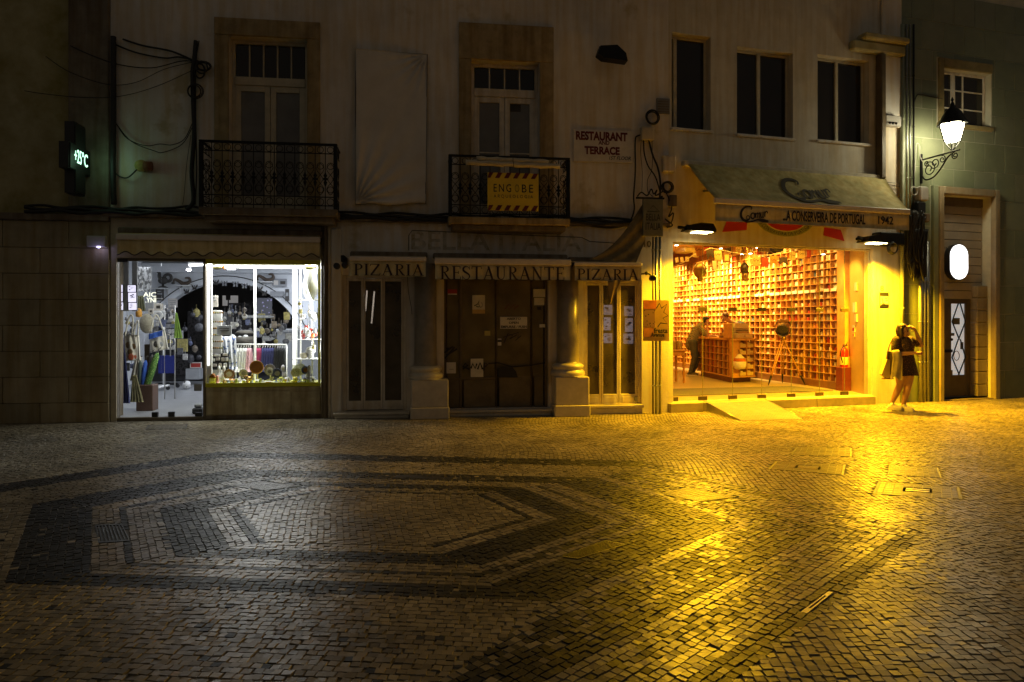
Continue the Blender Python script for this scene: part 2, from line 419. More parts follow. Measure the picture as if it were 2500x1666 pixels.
# ------------------------------------------------------------------ the pavement: polished cobbles in a figure of nested bands
HEX = [(-2.27, 5.79), (-1.74, 4.88), (-0.58, 4.78), (0.10, 5.51), (-0.33, 6.30), (-1.77, 6.47)]
_k = (EYE/1.45)*(1.0)
def _re(p):
    # figure surveyed against the eye line of the final camera
    y = 818 + 1700*1.45/p[1]; x = CX + p[0]*1700/p[1]
    return G(x, y)
HEX = [_re(p) for p in HEX]
EDGE_RINGS = [  # distance of each ring border from the six sides: left, front, front right, back right, back, back left
    [0, .25, .61, 1.10, 1.55, 2.2, 2.6], [0, .16, .37, .70, .93, 5.0, 5.4], [0, .20, .55, .88, 1.30, 2.33, 2.45],
    [0, .2, .52, .9, 1.42, 2.2, 2.42], [0, .17, .34, .56, .86, 1.45, 1.80], [0, .23, .57, 1.05, 1.55, 2.3, 2.7]]
def rings(X, Y):
    best = np.full(X.shape, -9.0); who = np.zeros(X.shape, int)
    for i in range(6):
        a, b = np.array(HEX[i]), np.array(HEX[(i+1) % 6]); d = (b-a)/np.linalg.norm(b-a); nrm = np.array([d[1], -d[0]])
        dist = (X-a[0])*nrm[0] + (Y-a[1])*nrm[1]
        r = np.interp(dist, EDGE_RINGS[i], range(7)); r = np.where(dist < 0, dist, np.where(dist > EDGE_RINGS[i][-1], 7.0, r))
        up = r > best; best = np.where(up, r, best); who = np.where(up, i, who)
    return best, who
def is_dark(r):
    return ((r > 0.0) & (r < 0.28)) | ((r > 1) & (r < 2)) | ((r > 2.42) & (r < 2.58)) | ((r > 3) & (r < 4)) | ((r > 5) & (r < 6))

pave = thing('pavement', None, None, W, (0, 0, 0), kind='structure')
sand = mat('dark joint sand', (0.12, 0.10, 0.066), 0.85, var=0.3, scale=6, bump=0.5, bscale=120)
MB().quad((-60, -30, -0.002), (60, -30, -0.002), (60, 60, -0.002), (-60, 60, -0.002)).build('bedding', sand, pave)

# lids and gratings let into the pavement (left clear of cobbles)
LIDS = []
def lid_poly(pts): p = [G(*q) for q in pts]; LIDS.append(p); return p
LID = {
 'grate_left': lid_poly([(232, 1283), (298, 1280), (318, 1322), (240, 1327)]),
 'grate_mid': lid_poly([(1366, 1360), (1478, 1320), (1532, 1330), (1410, 1366)]),
 'plate_mid': lid_poly([(962, 1166), (970, 1159), (1110, 1165), (1100, 1172)]),
 'lid_a': lid_poly([(1875, 1146), (1895, 1126), (2065, 1135), (2060, 1161)]),
 'lid_b': lid_poly([(2130, 1207), (2145, 1176), (2342, 1190), (2350, 1220)]),
 'lid_c': lid_poly([(1360+570, 1112), (1945, 1091), (2080, 1094), (2080, 1116)]),
 'lid_d': lid_poly([(1608, 1206), (1680, 1190), (1800, 1214), (1705, 1226)]),
 'lid_e': lid_poly([(548, 1186), (640, 1176), (735, 1187), (650, 1199)]),
 'lid_f': lid_poly([(355, 1049), (362, 1038), (458, 1036), (455, 1048)]),
 'lid_g': lid_poly([(2168, 1160), (2170, 1137), (2290, 1142), (2300, 1168)]),
 'strip': lid_poly([(1955, 1496), (2022, 1446), (2034, 1448), (1970, 1500)]),
}
def inside(poly, X, Y):
    res = np.zeros(X.shape, bool); n = len(poly)
    for i in range(n):
        x0, y0 = poly[i]; x1, y1 = poly[(i+1) % n]
        c = ((y0 > Y) != (y1 > Y)) & (X < (x1-x0)*(Y-y0)/((y1-y0) if y1 != y0 else 1e-9) + x0); res ^= c
    return res

def front_line(X):   # the building line
    return np.where(X < 2.86, 11.19 + (X+7.49)*0.13, 12.56 + (X-2.86)*0.30)

cx, cyy, ca, cw, cl, cd = [], [], [], [], [], []
def lay(ang, which, pu, pv, wave=0.0):
    """one bond of setts: rows at an angle, staggered, gently wavy"""
    c, s = math.cos(ang), math.sin(ang); u = np.arange(-20, 24, pu)
    for iu, uu in enumerate(u):
        v = np.arange(-20, 24, pv) + rng.uniform(0, 1)*pv
        v = v + rng.uniform(-0.16, 0.16, v.shape)*pv
        U = uu + wave*np.sin(v*1.35 + 0.25*uu) + rng.uniform(-0.05, 0.05, v.shape)*pu
        X = U*c - v*s; Y = U*s + v*c + 3
        ok = (Y > 2.7) & (Y < front_line(X) - 0.02) & (np.abs(X) < 0.79*Y + 3.4)
        X, Y = X[ok], Y[ok]
        if not len(X): continue
        r, who = rings(X, Y)
        reg = np.where((r > 0) & (r < 6.2), who, -1)
        keep = reg == which
        for p in LIDS:
            cxm, cym = np.mean([q[0] for q in p]), np.mean([q[1] for q in p])
            pe = [(cxm+(q[0]-cxm)*1.06, cym+(q[1]-cym)*1.06) for q in p]
            keep &= ~inside(pe, X, Y)
        X, Y, r = X[keep], Y[keep], r[keep]
        cx.extend(X); cyy.extend(Y); ca.extend(np.full(len(X), ang) + rng.uniform(-0.07, 0.07, len(X)))
        cw.extend(pu*rng.uniform(0.89, 0.975, len(X))); cl.extend(pv*rng.uniform(0.92, 1.02, len(X)))
        d = is_dark(r)
        worn = rng.random(len(X)) < 0.02
        if which in (2, 3):      # the long side bands at the right: a solid thin stripe and two bands of mixed setts
            d = d | ((r > 4.46) & (r < 4.57)) | ((r > 4.10) & (r < 4.46) & (rng.random(len(X)) < .72)) | ((r > 4.63) & (r < 4.86) & (rng.random(len(X)) < .38)) | ((r > 5.0) & (r < 6.0) & (which == 2))
            d = d & ~((r > 5.0) & (r < 6.0) & (which == 3) & (rng.random(len(X)) < .4))
        cd.extend(d ^ (worn & (r > 3.2) & (r < 6.2)))
lay(0.05, -1, 0.051, 0.049, 0.16)
for i in range(6):
    a, b = HEX[i], HEX[(i+1) % 6]; lay(math.atan2(b[1]-a[1], b[0]-a[0]) - R(90), i, 0.050, 0.049, 0.0)
cx, cyy, ca, cw, cl, cd = map(np.array, (cx, cyy, ca, cw, cl, cd))
N = len(cx)
stone_mat = toned('polished limestone setts', (0.27, 0.23, 0.16), 0.33, 0.4, .12)
basalt_mat = toned('dark basalt setts', (0.045, 0.044, 0.044), 0.40, 0.4, .12, spec=.12)
stone_one = toned('polished limestone sett', (0.27, 0.23, 0.16), 0.33, 0.4, .12, attr=False)
basalt_one = toned('dark basalt sett', (0.045, 0.044, 0.044), 0.40, 0.4, .12, spec=.12, attr=False)
hh = rng.uniform(-0.002, 0.0025, N); tx = rng.normal(0, 0.022, N); ty = rng.normal(0, 0.022, N)
inview = (np.abs(cx) < 0.735*cyy) & (cyy > 3.15)
near = np.argsort(np.where(inview, cyy + 0.04*np.abs(cx), 99))[:300]
single = np.zeros(N, bool); single[near] = True
CH = 0.002
def sett_arrays(idx):
    n = len(idx); c, s = np.cos(ca[idx]), np.sin(ca[idx]); V = np.zeros((n, 12, 3))
    jit = rng.uniform(-0.005, 0.005, (n, 4, 2))
    for lvl, (ins, z) in enumerate(((0.0, -0.013), (0.0004, -0.0005), (CH, 0.0025))):
        for k, (a, b) in enumerate(((-1, -1), (1, -1), (1, 1), (-1, 1))):
            lu = a*(cw[idx]/2 - ins) + jit[:, k, 0]; lv = b*(cl[idx]/2 - ins) + jit[:, k, 1]
            V[:, lvl*4+k, 0] = lu*c - lv*s + cx[idx]; V[:, lvl*4+k, 1] = lu*s + lv*c + cyy[idx]
            V[:, lvl*4+k, 2] = z + (0 if lvl == 0 else hh[idx] + lu*tx[idx] + lv*ty[idx])
    return V
FACES = [(8, 9, 10, 11)] + [(l*4+k, l*4+(k+1) % 4, (l+1)*4+(k+1) % 4, (l+1)*4+k) for l in (0, 1) for k in range(4)]
idx = np.where(~single)[0]; V = sett_arrays(idx); n = len(idx)
F = (np.array(FACES)[None] + (np.arange(n)*12)[:, None, None]).reshape(-1, 4)
me = bpy.data.meshes.new('cobbles'); me.vertices.add(n*12); me.vertices.foreach_set('co', V.reshape(-1))
me.loops.add(F.size); me.loops.foreach_set('vertex_index', F.reshape(-1).astype(np.int32))
me.polygons.add(len(F)); me.polygons.foreach_set('loop_start', np.arange(0, F.size, 4, dtype=np.int32)); me.polygons.foreach_set('use_smooth', np.zeros(len(F), bool))
me.polygons.foreach_set('material_index', np.repeat(cd[idx].astype(np.int32), len(FACES)))
me.materials.append(stone_mat); me.materials.append(basalt_mat)
at = me.attributes.new('tone', 'FLOAT', 'POINT'); at.data.foreach_set('value', np.repeat(rng.random(n), 12).astype(np.float32))
me.update(calc_edges=True); me.validate()
o = bpy.data.objects.new('cobbles', me); COL.objects.link(o); o.parent = pave; o['kind'] = 'stuff'
variants = {}
for d in (False, True):
    for k in range(6):
        mb = MB(); vs = []
        for ins, z in ((0.0, -0.013), (0.001, -0.003), (CH, 0.004)):
            for a, b in ((-1, -1), (1, -1), (1, 1), (-1, 1)):
                vs.append((a*(0.0295-ins)+random.uniform(-.004, .004), b*(0.0285-ins)+random.uniform(-.004, .004), z))
        mb.add(vs, FACES); variants[d, k] = mb.mesh('cobblestone', basalt_one if d else stone_one)
for j in np.where(single)[0]:
    c = bpy.data.objects.new('cobblestone', variants[bool(cd[j]), random.randrange(6)]); COL.objects.link(c); c.parent = pave
    c.location = (cx[j], cyy[j], hh[j]); c.rotation_euler = (ty[j], -tx[j], ca[j]); c.scale = (cw[j]/0.059, cl[j]/0.057, 1)

# ------------------------------------------------------------------ iron and stone lids in the pavement
lid_stone = mat('lid infill stone', (0.17, 0.145, 0.10), 0.5, var=0.4, scale=14, bump=0.4, bscale=70)
lid_iron = mat('worn cast iron', (0.05, 0.047, 0.043), 0.42, 0.7, var=0.3, scale=15, bump=0.4, bscale=90)
def lerp2(a, b, t): return (a[0]+(b[0]-a[0])*t, a[1]+(b[1]-a[1])*t)
def quadpt(p, u, v): return lerp2(lerp2(p[0], p[3], v), lerp2(p[1], p[2], v), u)
def centre(p): return (sum(q[0] for q in p)/4, sum(q[1] for q in p)/4)
def patch(mb, p, u0, u1, v0, v1, z0, z1): return mb.slab([quadpt(p, u0, v0), quadpt(p, u1, v0), quadpt(p, u1, v1), quadpt(p, u0, v1)], z0, z1)
def ccw(p):
    a = sum(p[i][0]*p[(i+1) % 4][1]-p[(i+1) % 4][0]*p[i][1] for i in range(4)); return p if a > 0 else p[::-1]
def grate(key, bars, label):
    p = ccw(LID[key]); c = centre(p); t = thing('drain_grate', label, 'drain grate', W, (c[0], c[1], 0))
    f = MB()
    for e in ((0, 1, 0, .07), (0, 1, .93, 1), (0, .05, .07, .93), (.95, 1, .07, .93)): patch(f, p, *e, -0.011, 0.004)
    f.build('frame', lid_iron, t)
    patch(MB(), p, .05, .95, .07, .93, -0.0115, -0.0105).build('pit', dark_room, t)
    lon = (Vector(p[1])-Vector(p[0])).length > (Vector(p[3])-Vector(p[0])).length
    for k in range(bars):
        a = .07+(k+.25)/bars*.86; b = a+.86/bars*.5
        patch(MB(), p, *((a, b, .07, .93) if key == 'grate_left' else (.05, .95, a, b)), -0.0095, 0.003).build('bar', lid_iron, t)
grate('grate_left', 7, 'square cast iron drain grate in the dark end of the pale band')
grate('grate_mid', 7, 'slanted iron drain grate with long bars in the pale band before the restaurant')
p = ccw(LID['plate_mid']); c = centre(p); t = thing('cover_plate', 'long dark flat cover plate beside the black band, nearest the restaurant door', 'cover plate', W, (c[0], c[1], 0))
patch(MB(), p, 0, 1, 0, 1, -0.011, 0.001).build('plate', lid_iron, t)
def manhole(key, label, hatch=0):
    p = ccw(LID[key]); c = centre(p); t = thing('manhole_cover', label, 'manhole cover', W, (c[0], c[1], 0))
    f = MB()
    for e in ((0, 1, 0, .035), (0, 1, .965, 1), (0, .018, .035, .965), (.982, 1, .035, .965)): patch(f, p, *e, -0.011, 0.003)
    f.build('frame', lid_iron, t)
    st_ = MB()
    for iu in range(22):
        for iv in range(9):
            u, v = (iu+.5)/22, (iv+.5)/9
            if hatch and .33 < u < .67 and .31 < v < .69: continue
            w_ = .0205+random.uniform(-.002, .001); patch(st_, p, max(.02, u-w_), min(.98, u+w_), max(.04, v-.049), min(.96, v+.05), -.011, .0035+random.uniform(0, .0025))
    st_.build('infill_setts', stone_mat, t, kind='stuff')
    if hatch == 0: patch(MB(), p, .02, .98, .04, .96, -0.011, 0.0005).build('infill', lid_stone, t)
    else:
        f = MB()
        for e in ((.02, .98, .04, .32), (.02, .98, .68, .96), (.02, .34, .32, .68), (.66, .98, .32, .68)): patch(f, p, *e, -0.011, 0.0005)
        f.build('infill', lid_stone, t)
        patch(MB(), p, .35, .65, .33, .67, -0.011, -0.002).build('hatch', lid_iron, t)
        for k in range(hatch): patch(MB(), p, .36+.28*(k+.3)/hatch, .36+.28*(k+.75)/hatch, .36, .64, -0.002, 0.003).build('rib', steel, t)
manhole('lid_a', 'oblong stone filled manhole cover with a ribbed iron hatch, straight below the ramp', 7)
manhole('lid_b', 'long manhole cover with a plain dark hatch at the right edge of the square', 2)
manhole('lid_c', 'small stone filled manhole cover farther back, nearest the shop step')
manhole('lid_d', 'diamond set manhole cover in the yellow reflection')
manhole('lid_e', 'diamond set manhole cover among the bands before the gift shop')
manhole('lid_f', 'narrow manhole cover right before the glass door of the gift shop')
manhole('lid_g', 'square manhole cover just behind the long one at the right edge')
p = ccw(LID['strip']); c = centre(p); t = thing('drain_channel', 'thin slotted metal drain channel in the cobbles near the lower right', 'drain', W, (c[0], c[1], 0))
for e in ((0, 1, 0, .3), (0, 1, .7, 1), (0, .2, .3, .7), (.8, 1, .3, .7)):
    patch(MB(), p, *e, -0.011, 0.005).build('rim', steel, t)
# ------------------------------------------------------------------ stone house at the left end
SL = A.s(-60) - 4.5; S1 = A.s(270); ZL = A.z(190, 527); TOP = 9.0
house0 = thing('stone_house', 'sooty house corner of big smooth stone blocks under a peeling ochre upper wall', 'building', A, (S1-1, 0, 0))
MB().box(SL, S1-0.005, 0.02, 0.5, 0, ZL).build('wall_core', dark_stone, house0)
blk_mats = [mat('pale ashlar %d' % k, c, 0.7, var=0.25, scale=2.2, bump=0.25, bscale=40, streak=0.2) for k, c in enumerate([(0.36, 0.30, 0.18), (0.40, 0.33, 0.20), (0.32, 0.27, 0.165)])]
z = 0.0; rows = [0.34, 0.44, 0.44, 0.44, 0.44, 0.44, 0.44, 0.46]
sc_ = (ZL-0.09)/sum(rows); blocks = []
for i, h in enumerate(rows):
    h *= sc_; x = S1 - (0.62 if i % 2 else 1.05); xs = [S1-0.01]
    while x > SL: xs.append(x); x -= 0.98
    for a, b in zip(xs, xs[1:]):
        MB().bbox(b+0.004, a-0.004, -0.03-random.uniform(0, .004), 0.05, z+0.003, z+h-0.003, 0.006).build('stone_block', random.choice(blk_mats), house0)
    z += h
MB().bbox(SL, S1, -0.09, 0.1, z, ZL+0.02, 0.012).build('string_course', dark_stone, house0)
MB().box(SL, A.s(170), 0.02, 0.5, ZL+0.02, TOP).build('upper_wall', plaster_ochre, house0)
MB().bbox(A.s(170), S1-0.01, -0.05, 0.4, ZL+0.02, TOP, 0.012).build('pilaster', dark_stone, house0)

# ------------------------------------------------------------------ plaster house with balconies, gift shop and restaurant
SE = A.s(1632)
house = thing('plaster_house', 'long white plaster house with two iron balconies above a gift shop and a closed restaurant', 'building', A, (4, 0, 0))
ZF1, ZF2 = A.z(650, 506, -.5), A.z(1240, 529, -.45)
W1 = (A.s(559), A.s(750), ZF1, A.z(650, 92)); W2 = (A.s(1151), A.s(1317), ZF2, A.z(1235, 150))
Z0U = ZL
uw = holed(MB(), S1, SE, Z0U, TOP, [(*W1, .30), (*W2, .30)])
uw.build('upper_wall', plaster, house)
for (w, so0, so1, ztop) in ((W1, A.s(524), A.s(782), A.z(650, 50)), (W2, A.s(1120), A.s(1351), A.z(1235, 62))):
    MB().bbox(so0, w[0]-.002, -.035, .06, w[2], w[3], .008).build('window_jamb', ochre_stone, house)
    MB().bbox(w[1]+.002, so1, -.035, .06, w[2], w[3], .008).build('window_jamb', ochre_stone, house)
    MB().bbox(so0, so1, -.04, .06, w[3]+.003, ztop, .008).build('lintel', ochre_stone, house)
def french_window(w, trans_h, panes, leaf_mat, pane_mat, lower_split):
    s0, s1, z0, z1 = w; y = .16; zt = z1 - trans_h; mid = (s0+s1)/2
    f = MB()
    f.bbox(s0, s0+.06, y, y+.07, z0, z1); f.bbox(s1-.06, s1, y, y+.07, z0, z1); f.bbox(s0+.06, s1-.06, y, y+.07, z1-.06, z1)
    f.bbox(s0+.06, s1-.06, y-.02, y+.07, zt-.14, zt); o = f.build('window', leaf_mat, house)
    pw = (s1-s0-.12)/panes
    for k in range(panes):
        a = s0+.06+k*pw; MB().box(a+.012, a+pw-.012, y+.03, y+.036, zt+.01, z1-.07).build('pane', window_dark, o)
        if k: MB().bbox(a-.012, a+.012, y+.005, y+.06, zt, z1-.06, .004).build('glazing_bar', leaf_mat, o)
    for a, b in ((s0+.06, mid-.004), (mid+.004, s1-.06)):
        lf = MB(); fw = .09
        lf.bbox(a, a+fw, y, y+.05, z0+.02, zt-.14); lf.bbox(b-fw, b, y, y+.05, z0+.02, zt-.14); lf.bbox(a+fw, b-fw, y, y+.05, zt-.24, zt-.14); lf.bbox(a+fw, b-fw, y, y+.05, z0+.02, z0+.3)
        if lower_split: lf.bbox(a+fw, b-fw, y+.008, y+.045, z0+1.2, z0+1.225)
        lf.build('leaf', leaf_mat, o)
        MB().box(a+fw-.004, b-fw+.004, y+.026, y+.032, z0+.3, zt-.24).build('pane', pane_mat, o)
    MB().box(s0-.05, s1+.05, .32, .34, z0, z1).build('curtain', window_grey, o)
french_window(W1, .62, 5, cream_paint, window_grey, False)
french_window(W2, .44, 4, white_paint, window_grey, True)
# notice behind the right pane of the second window
rc = A.rect(1246, 247, 1272, 272, .15)
MB().box(rc[0], rc[1], .185, .188, rc[2], rc[3]).build('window_notice', dark_room, house)

def balcony(px0, px1, ytop, yslab, ybot, out, nros, pm, slab_mat, ros_row=0.46):
    s0, s1 = A.s(px0, -out), A.s(px1, -out); zt = A.z(pm, ytop, -out); zs = A.z(pm, yslab, -out); zb = A.z(pm, ybot, -out)
    MB().bbox(s0-.03, s1+.03, -out-.04, .05, zb, zs, .012).build('balcony_slab', slab_mat, house)
    MB().bbox(s0+.03, s1-.03, -out+.05, .05, zb-.09, zb-.002, .012).build('slab_moulding', dark_stone, house)
    rl = MB(); e = .02
    for y0, y1, x0, x1 in ((-out-e, -out+e, s0, s1),):
        rl.bbox(x0-.03, x1+.03, y0-.012, y1+.012, zt-.035, zt, .008)
        for z in (zs+.05, zs+.19, zt-.17): rl.bbox(x0, x1, -out-.008, -out+.008, z, z+.016, .003)
    for x in (s0, s1):
        rl.bbox(x-e, x+e, -out+e, .0, zt-.033, zt-.002, .006)
        for z in (zs+.05, zs+.19, zt-.17): rl.bbox(x-.008, x+.008, -out, 0, z, z+.014, .003)
    r = rl.build('railing', black_iron, house)
    for x in (s0, s1): MB().bbox(x-.03, x+.03, -out-.03, -out+.03, zs, zt-.036, .006).build('post', black_iron, r)
    pitch = (s1-s0)/(nros+1); h = zt-zs; me = None
    proto_b = proto_r = None
    for k in range(1, nros+1):
        x = s0+k*pitch
        b = MB().tube([(x, -out, zs+.0), (x, -out, zt-.03)], .007, 6).build('baluster', black_iron, r) if proto_b is None else None
        if b: proto_b, px_ = b, x
        else:
            c = proto_b.copy(); COL.objects.link(c); c.location = Vector((x-px_, 0, 0)); BASE[c.name] = BASE[r.name]
        zc = zs+h*ros_row
        if proto_r is None:
            proto_r = MB().lathe([(.004, -.13), (.014, -.10), (.03, -.05), (.012, -.025), (.045, .0), (.014, .03), (.032, .055), (.012, .09), (.003, .14)], (x, -out, zc), 8).build('rosette', black_iron, r)
        else:
            c = proto_r.copy(); COL.objects.link(c); c.location = Vector((x-px_, 0, 0)); BASE[c.name] = BASE[r.name]
    sc = MB()
    def scrolls(P0, P1, n):
        for k in range(n):
            t = (k+.5)/n; cxx = P0[0]+(P1[0]-P0[0])*t; cy_ = P0[1]+(P1[1]-P0[1])*t; vert = abs(P1[0]-P0[0]) < .01
            ax = 'x' if vert else 'y'; wdt = (abs(P1[0]-P0[0])+abs(P1[1]-P0[1]))/n
            rr = wdt*.42
            for z, ra in ((zs+.12, .055), (zt-.10, .05), (zs+h*.30, rr*.75), (zs+h*.66, rr*.8)):
                sc.ring((cxx, cy_, z), min(ra, rr), .0055, ax, 12, 4)
            for sg in (-1, 1):       # s scrolls meeting at the rosettes
                pts = []
                for q in range(10):
                    a = q/9; dd = sg*rr*math.sin(a*math.pi*1.5)*(1-.35*a); zz = zs+h*(.22+.26*a)
                    pts.append((cxx, cy_+dd, zz) if vert else (cxx+dd, cy_, zz))
                sc.tube(pts, .005, 4)
                pts = [(p[0], p[1], 2*(zs+h*ros_row)-p[2]) for p in pts]; sc.tube(pts, .005, 4)
    scrolls((s0, -out), (s1, -out), nros+1); scrolls((s0, -out), (s0, 0), 3); scrolls((s1, -out), (s1, 0), 3)
    sc.build('scrollwork', black_iron, r, kind='stuff')
    return s0, s1, zt, zs
BAL1 = balcony(491, 819, 347, 509, 527, .5, 12, 655, dark_stone)
BAL2 = balcony(1099, 1387, 382, 532, 549, .45, 11, 1243, ochre_stone)

# ground floor face: openings of the gift shop and of the restaurant
ZG = A.z(530, 632)
DL = (A.s(836), A.s(993), 0.10, A.z(915, 672)); DC = (A.s(1084), A.s(1339), 0.12, A.z(1210, 676)); DR = (A.s(1424), A.s(1567), 0.12, A.z(1495, 683))
GS = (A.s(284), A.s(784), 0.0, ZG)
low = holed(MB(), A.s(809), SE, 0, Z0U, [(*DL, .22), (*DC, .35), (*DR, .22)])
low.build('restaurant_front', plaster, house)
low = holed(MB(), S1, A.s(785), 0, Z0U, [(*GS, .12)]); low.build('shop_front', cream_paint, house)
MB().bbox(S1-.1, SE, -.10, .05, Z0U-.02, Z0U+.05, .015).build('ledge', dark_stone, house)
for a, b, d, m in ((785, 791, .05, brown_paint), (791.5, 800, .09, brown_paint), (800.5, 808.5, .06, cream_paint)):
    MB().bbox(A.s(a), A.s(b), -d, .1, 0, Z0U-.03, .012).build('moulded_jamb', m, house)
MB().bbox(A.s(809), A.s(834), -.045, .05, 0, A.z(820, 560), .01).build('door_pier', plaster_clean, house)
# door steps
for rc, out in ((A.rect(818, 1006, 998, 1024, -.12), .16), (A.rect(1096, 1000, 1345, 1021, -.1), .14), (A.rect(1436, 989, 1568, 1010, -.08), .12)):
    MB().bbox(rc[0], rc[1], -out, .3, 0, rc[3]-.05, .01).bbox(rc[0]-.02, rc[1]+.02, -out-.03, .3, rc[3]-.048, rc[3], .01).build('door_step', marble, house)

def glazed_door(D, splits, zsill, y, frame_mat, pane_mat, rail_px=None):
    s0, s1, z0, z1 = D; f = MB()
    f.bbox(s0, s0+.06, y, y+.09, z0, z1); f.bbox(s1-.06, s1, y, y+.09, z0, z1); f.bbox(s0+.06, s1-.06, y, y+.09, z1-.05, z1)
    o = f.build('door_frame', frame_mat, house)
    xs = [s0+.06]+splits+[s1-.06]
    for k in range(len(xs)-1):
        a, b = xs[k], xs[k+1]
        lf = MB(); w = .036
        lf.bbox(a+.003, a+w, y+.02, y+.065, z0+.02, z1-.055); lf.bbox(b-w, b-.003, y+.02, y+.065, z0+.02, z1-.055)
        lf.bbox(a+w, b-w, y+.02, y+.065, z0+.02, zsill); lf.bbox(a+w, b-w, y+.02, y+.065, z1-.10, z1-.055)
        lf.bbox(a+w+.03, b-w-.03, y+.012, y+.021, z0+.07, zsill-.05, .006)
        lf.build('door_leaf', frame_mat, o)
        MB().box(a+w-.004, b-w+.004, y+.04, y+.046, zsill-.004, z1-.096).build('pane', pane_mat, o)
    return o
door1 = glazed_door(DL, [A.s(886.5, .06), A.s(934.5, .06)], A.z(910, 979, .06), .06, white_paint, smoked_glass)
door3 = glazed_door(DR, [A.s(1468.5, .06), A.s(1511.5, .06)], A.z(1490, 963, .06), .06, white_paint, smoked_glass)
MB().bbox(A.s(1549, .05), A.s(1557, .05), .05, .075, A.z(1553, 981), A.z(1553, 969), .004).build('lock_plate', grey_metal, door3)
# dark rooms behind the restaurant doors
def room(parent, s0, s1, z0, z1, y0, y1, wall_m, floor_m=None, ceil_m=None, name='room'):
    MB().quad((s0, y0, z0), (s0, y1, z0), (s0, y1, z1), (s0, y0, z1)).quad((s1, y1, z0), (s1, y0, z0), (s1, y0, z1), (s1, y1, z1)).quad((s0, y1, z0), (s1, y1, z0), (s1, y1, z1), (s0, y1, z1)).build(name+'_wall', wall_m, parent)
    MB().quad((s0, y0, z0), (s1, y0, z0), (s1, y1, z0), (s0, y1, z0)).build(name+'_floor', floor_m or wall_m, parent)
    MB().quad((s0, y0, z1), (s0, y1, z1), (s1, y1, z1), (s1, y0, z1)).build(name+'_ceiling', ceil_m or wall_m, parent)
room(house, A.s(812), A.s(1600), .1, Z0U-.1, .36, 4.5, dark_room, name='restaurant_room')
# the wide glass front in the middle
y = .10; f = MB(); s0, s1, z0, z1 = DC
f.bbox(s0, s0+.035, y, y+.06, z0, z1); f.bbox(s1-.05, s1, y, y+.06, z0, z1); f.bbox(s0+.035, s1-.05, y, y+.06, z1-.05, z1)
zm = A.z(1200, 924, y); dv = [A.s(1125, y), A.s(1212, y), A.s(1298, y)]
for x, w in zip(dv, (.05, .018, .012)): f.bbox(x-w/2, x+w/2, y+.003, y+.055, z0, z1-.05)
f.bbox(s0+.035, dv[1]-.01, y+.004, y+.054, zm-.025, zm+.025)
cdoor = f.build('door_frame', brown_paint, house)
board = mat('drab door panel', (0.16, 0.125, 0.07), 0.7, var=0.35, scale=4, bump=0.2)
xs = [s0+.035]+dv+[s1-.05]
for k in range(4):
    a, b = xs[k]+.02, xs[k+1]-.02
    MB().box(a, b, y+.025, y+.031, (zm+.026 if k < 2 else z0+.55), z1-.052).build('pane', dusty_glass, cdoor)
    MB().bbox(a+.03*(k > 0), b, y+.02, y+.04, z0+.01, (zm-.028 if k < 2 else z0+.548), .004).build('kick_panel', board, cdoor)
MB().box(s0+.05, s1-.05, .33, .34, z0, z1).build('inner_blind', mat('drab blind', (0.20, 0.16, 0.095), 0.9, var=0.4, scale=2.5), cdoor)
# columns
for k, (pc, pl, pr, pyt, pyb, yt, yb) in enumerate(((1039, 1004, 1095, 928, 1026, 894, 928), (1386, 1357, 1439, 921, 1018, 889, 921))):
    yf = -.38; s0, s1 = A.s(pl, yf), A.s(pr, yf); zt = A.z(pc, pyt, yf); sc0 = A.s(pc, -.12); zt2 = A.z(pc, yb, -.4)
    p = MB().bbox(s0, s1, yf, .0, .20, zt, .012).bbox(s0-.015, s1+.015, yf-.015, .0, 0, .198, .012).build('column_pedestal', marble, house)
    MB().lathe([(.285, 0), (.30, .03), (.30, .07), (.275, .10), (.25, .115), (.255, .13), (.275, .15), (.275, .185), (.245, .21), (.215, .225)], (sc0, -.12, zt+.002), 32).build('column_base', marble, house)
    MB().lathe([(.205, .226), (.195, .26), (.19, .4), (.184, A.z(pc, 645, -.12)-zt)], (sc0, -.12, zt), 32).build('column_shaft', shaft_stone, house)

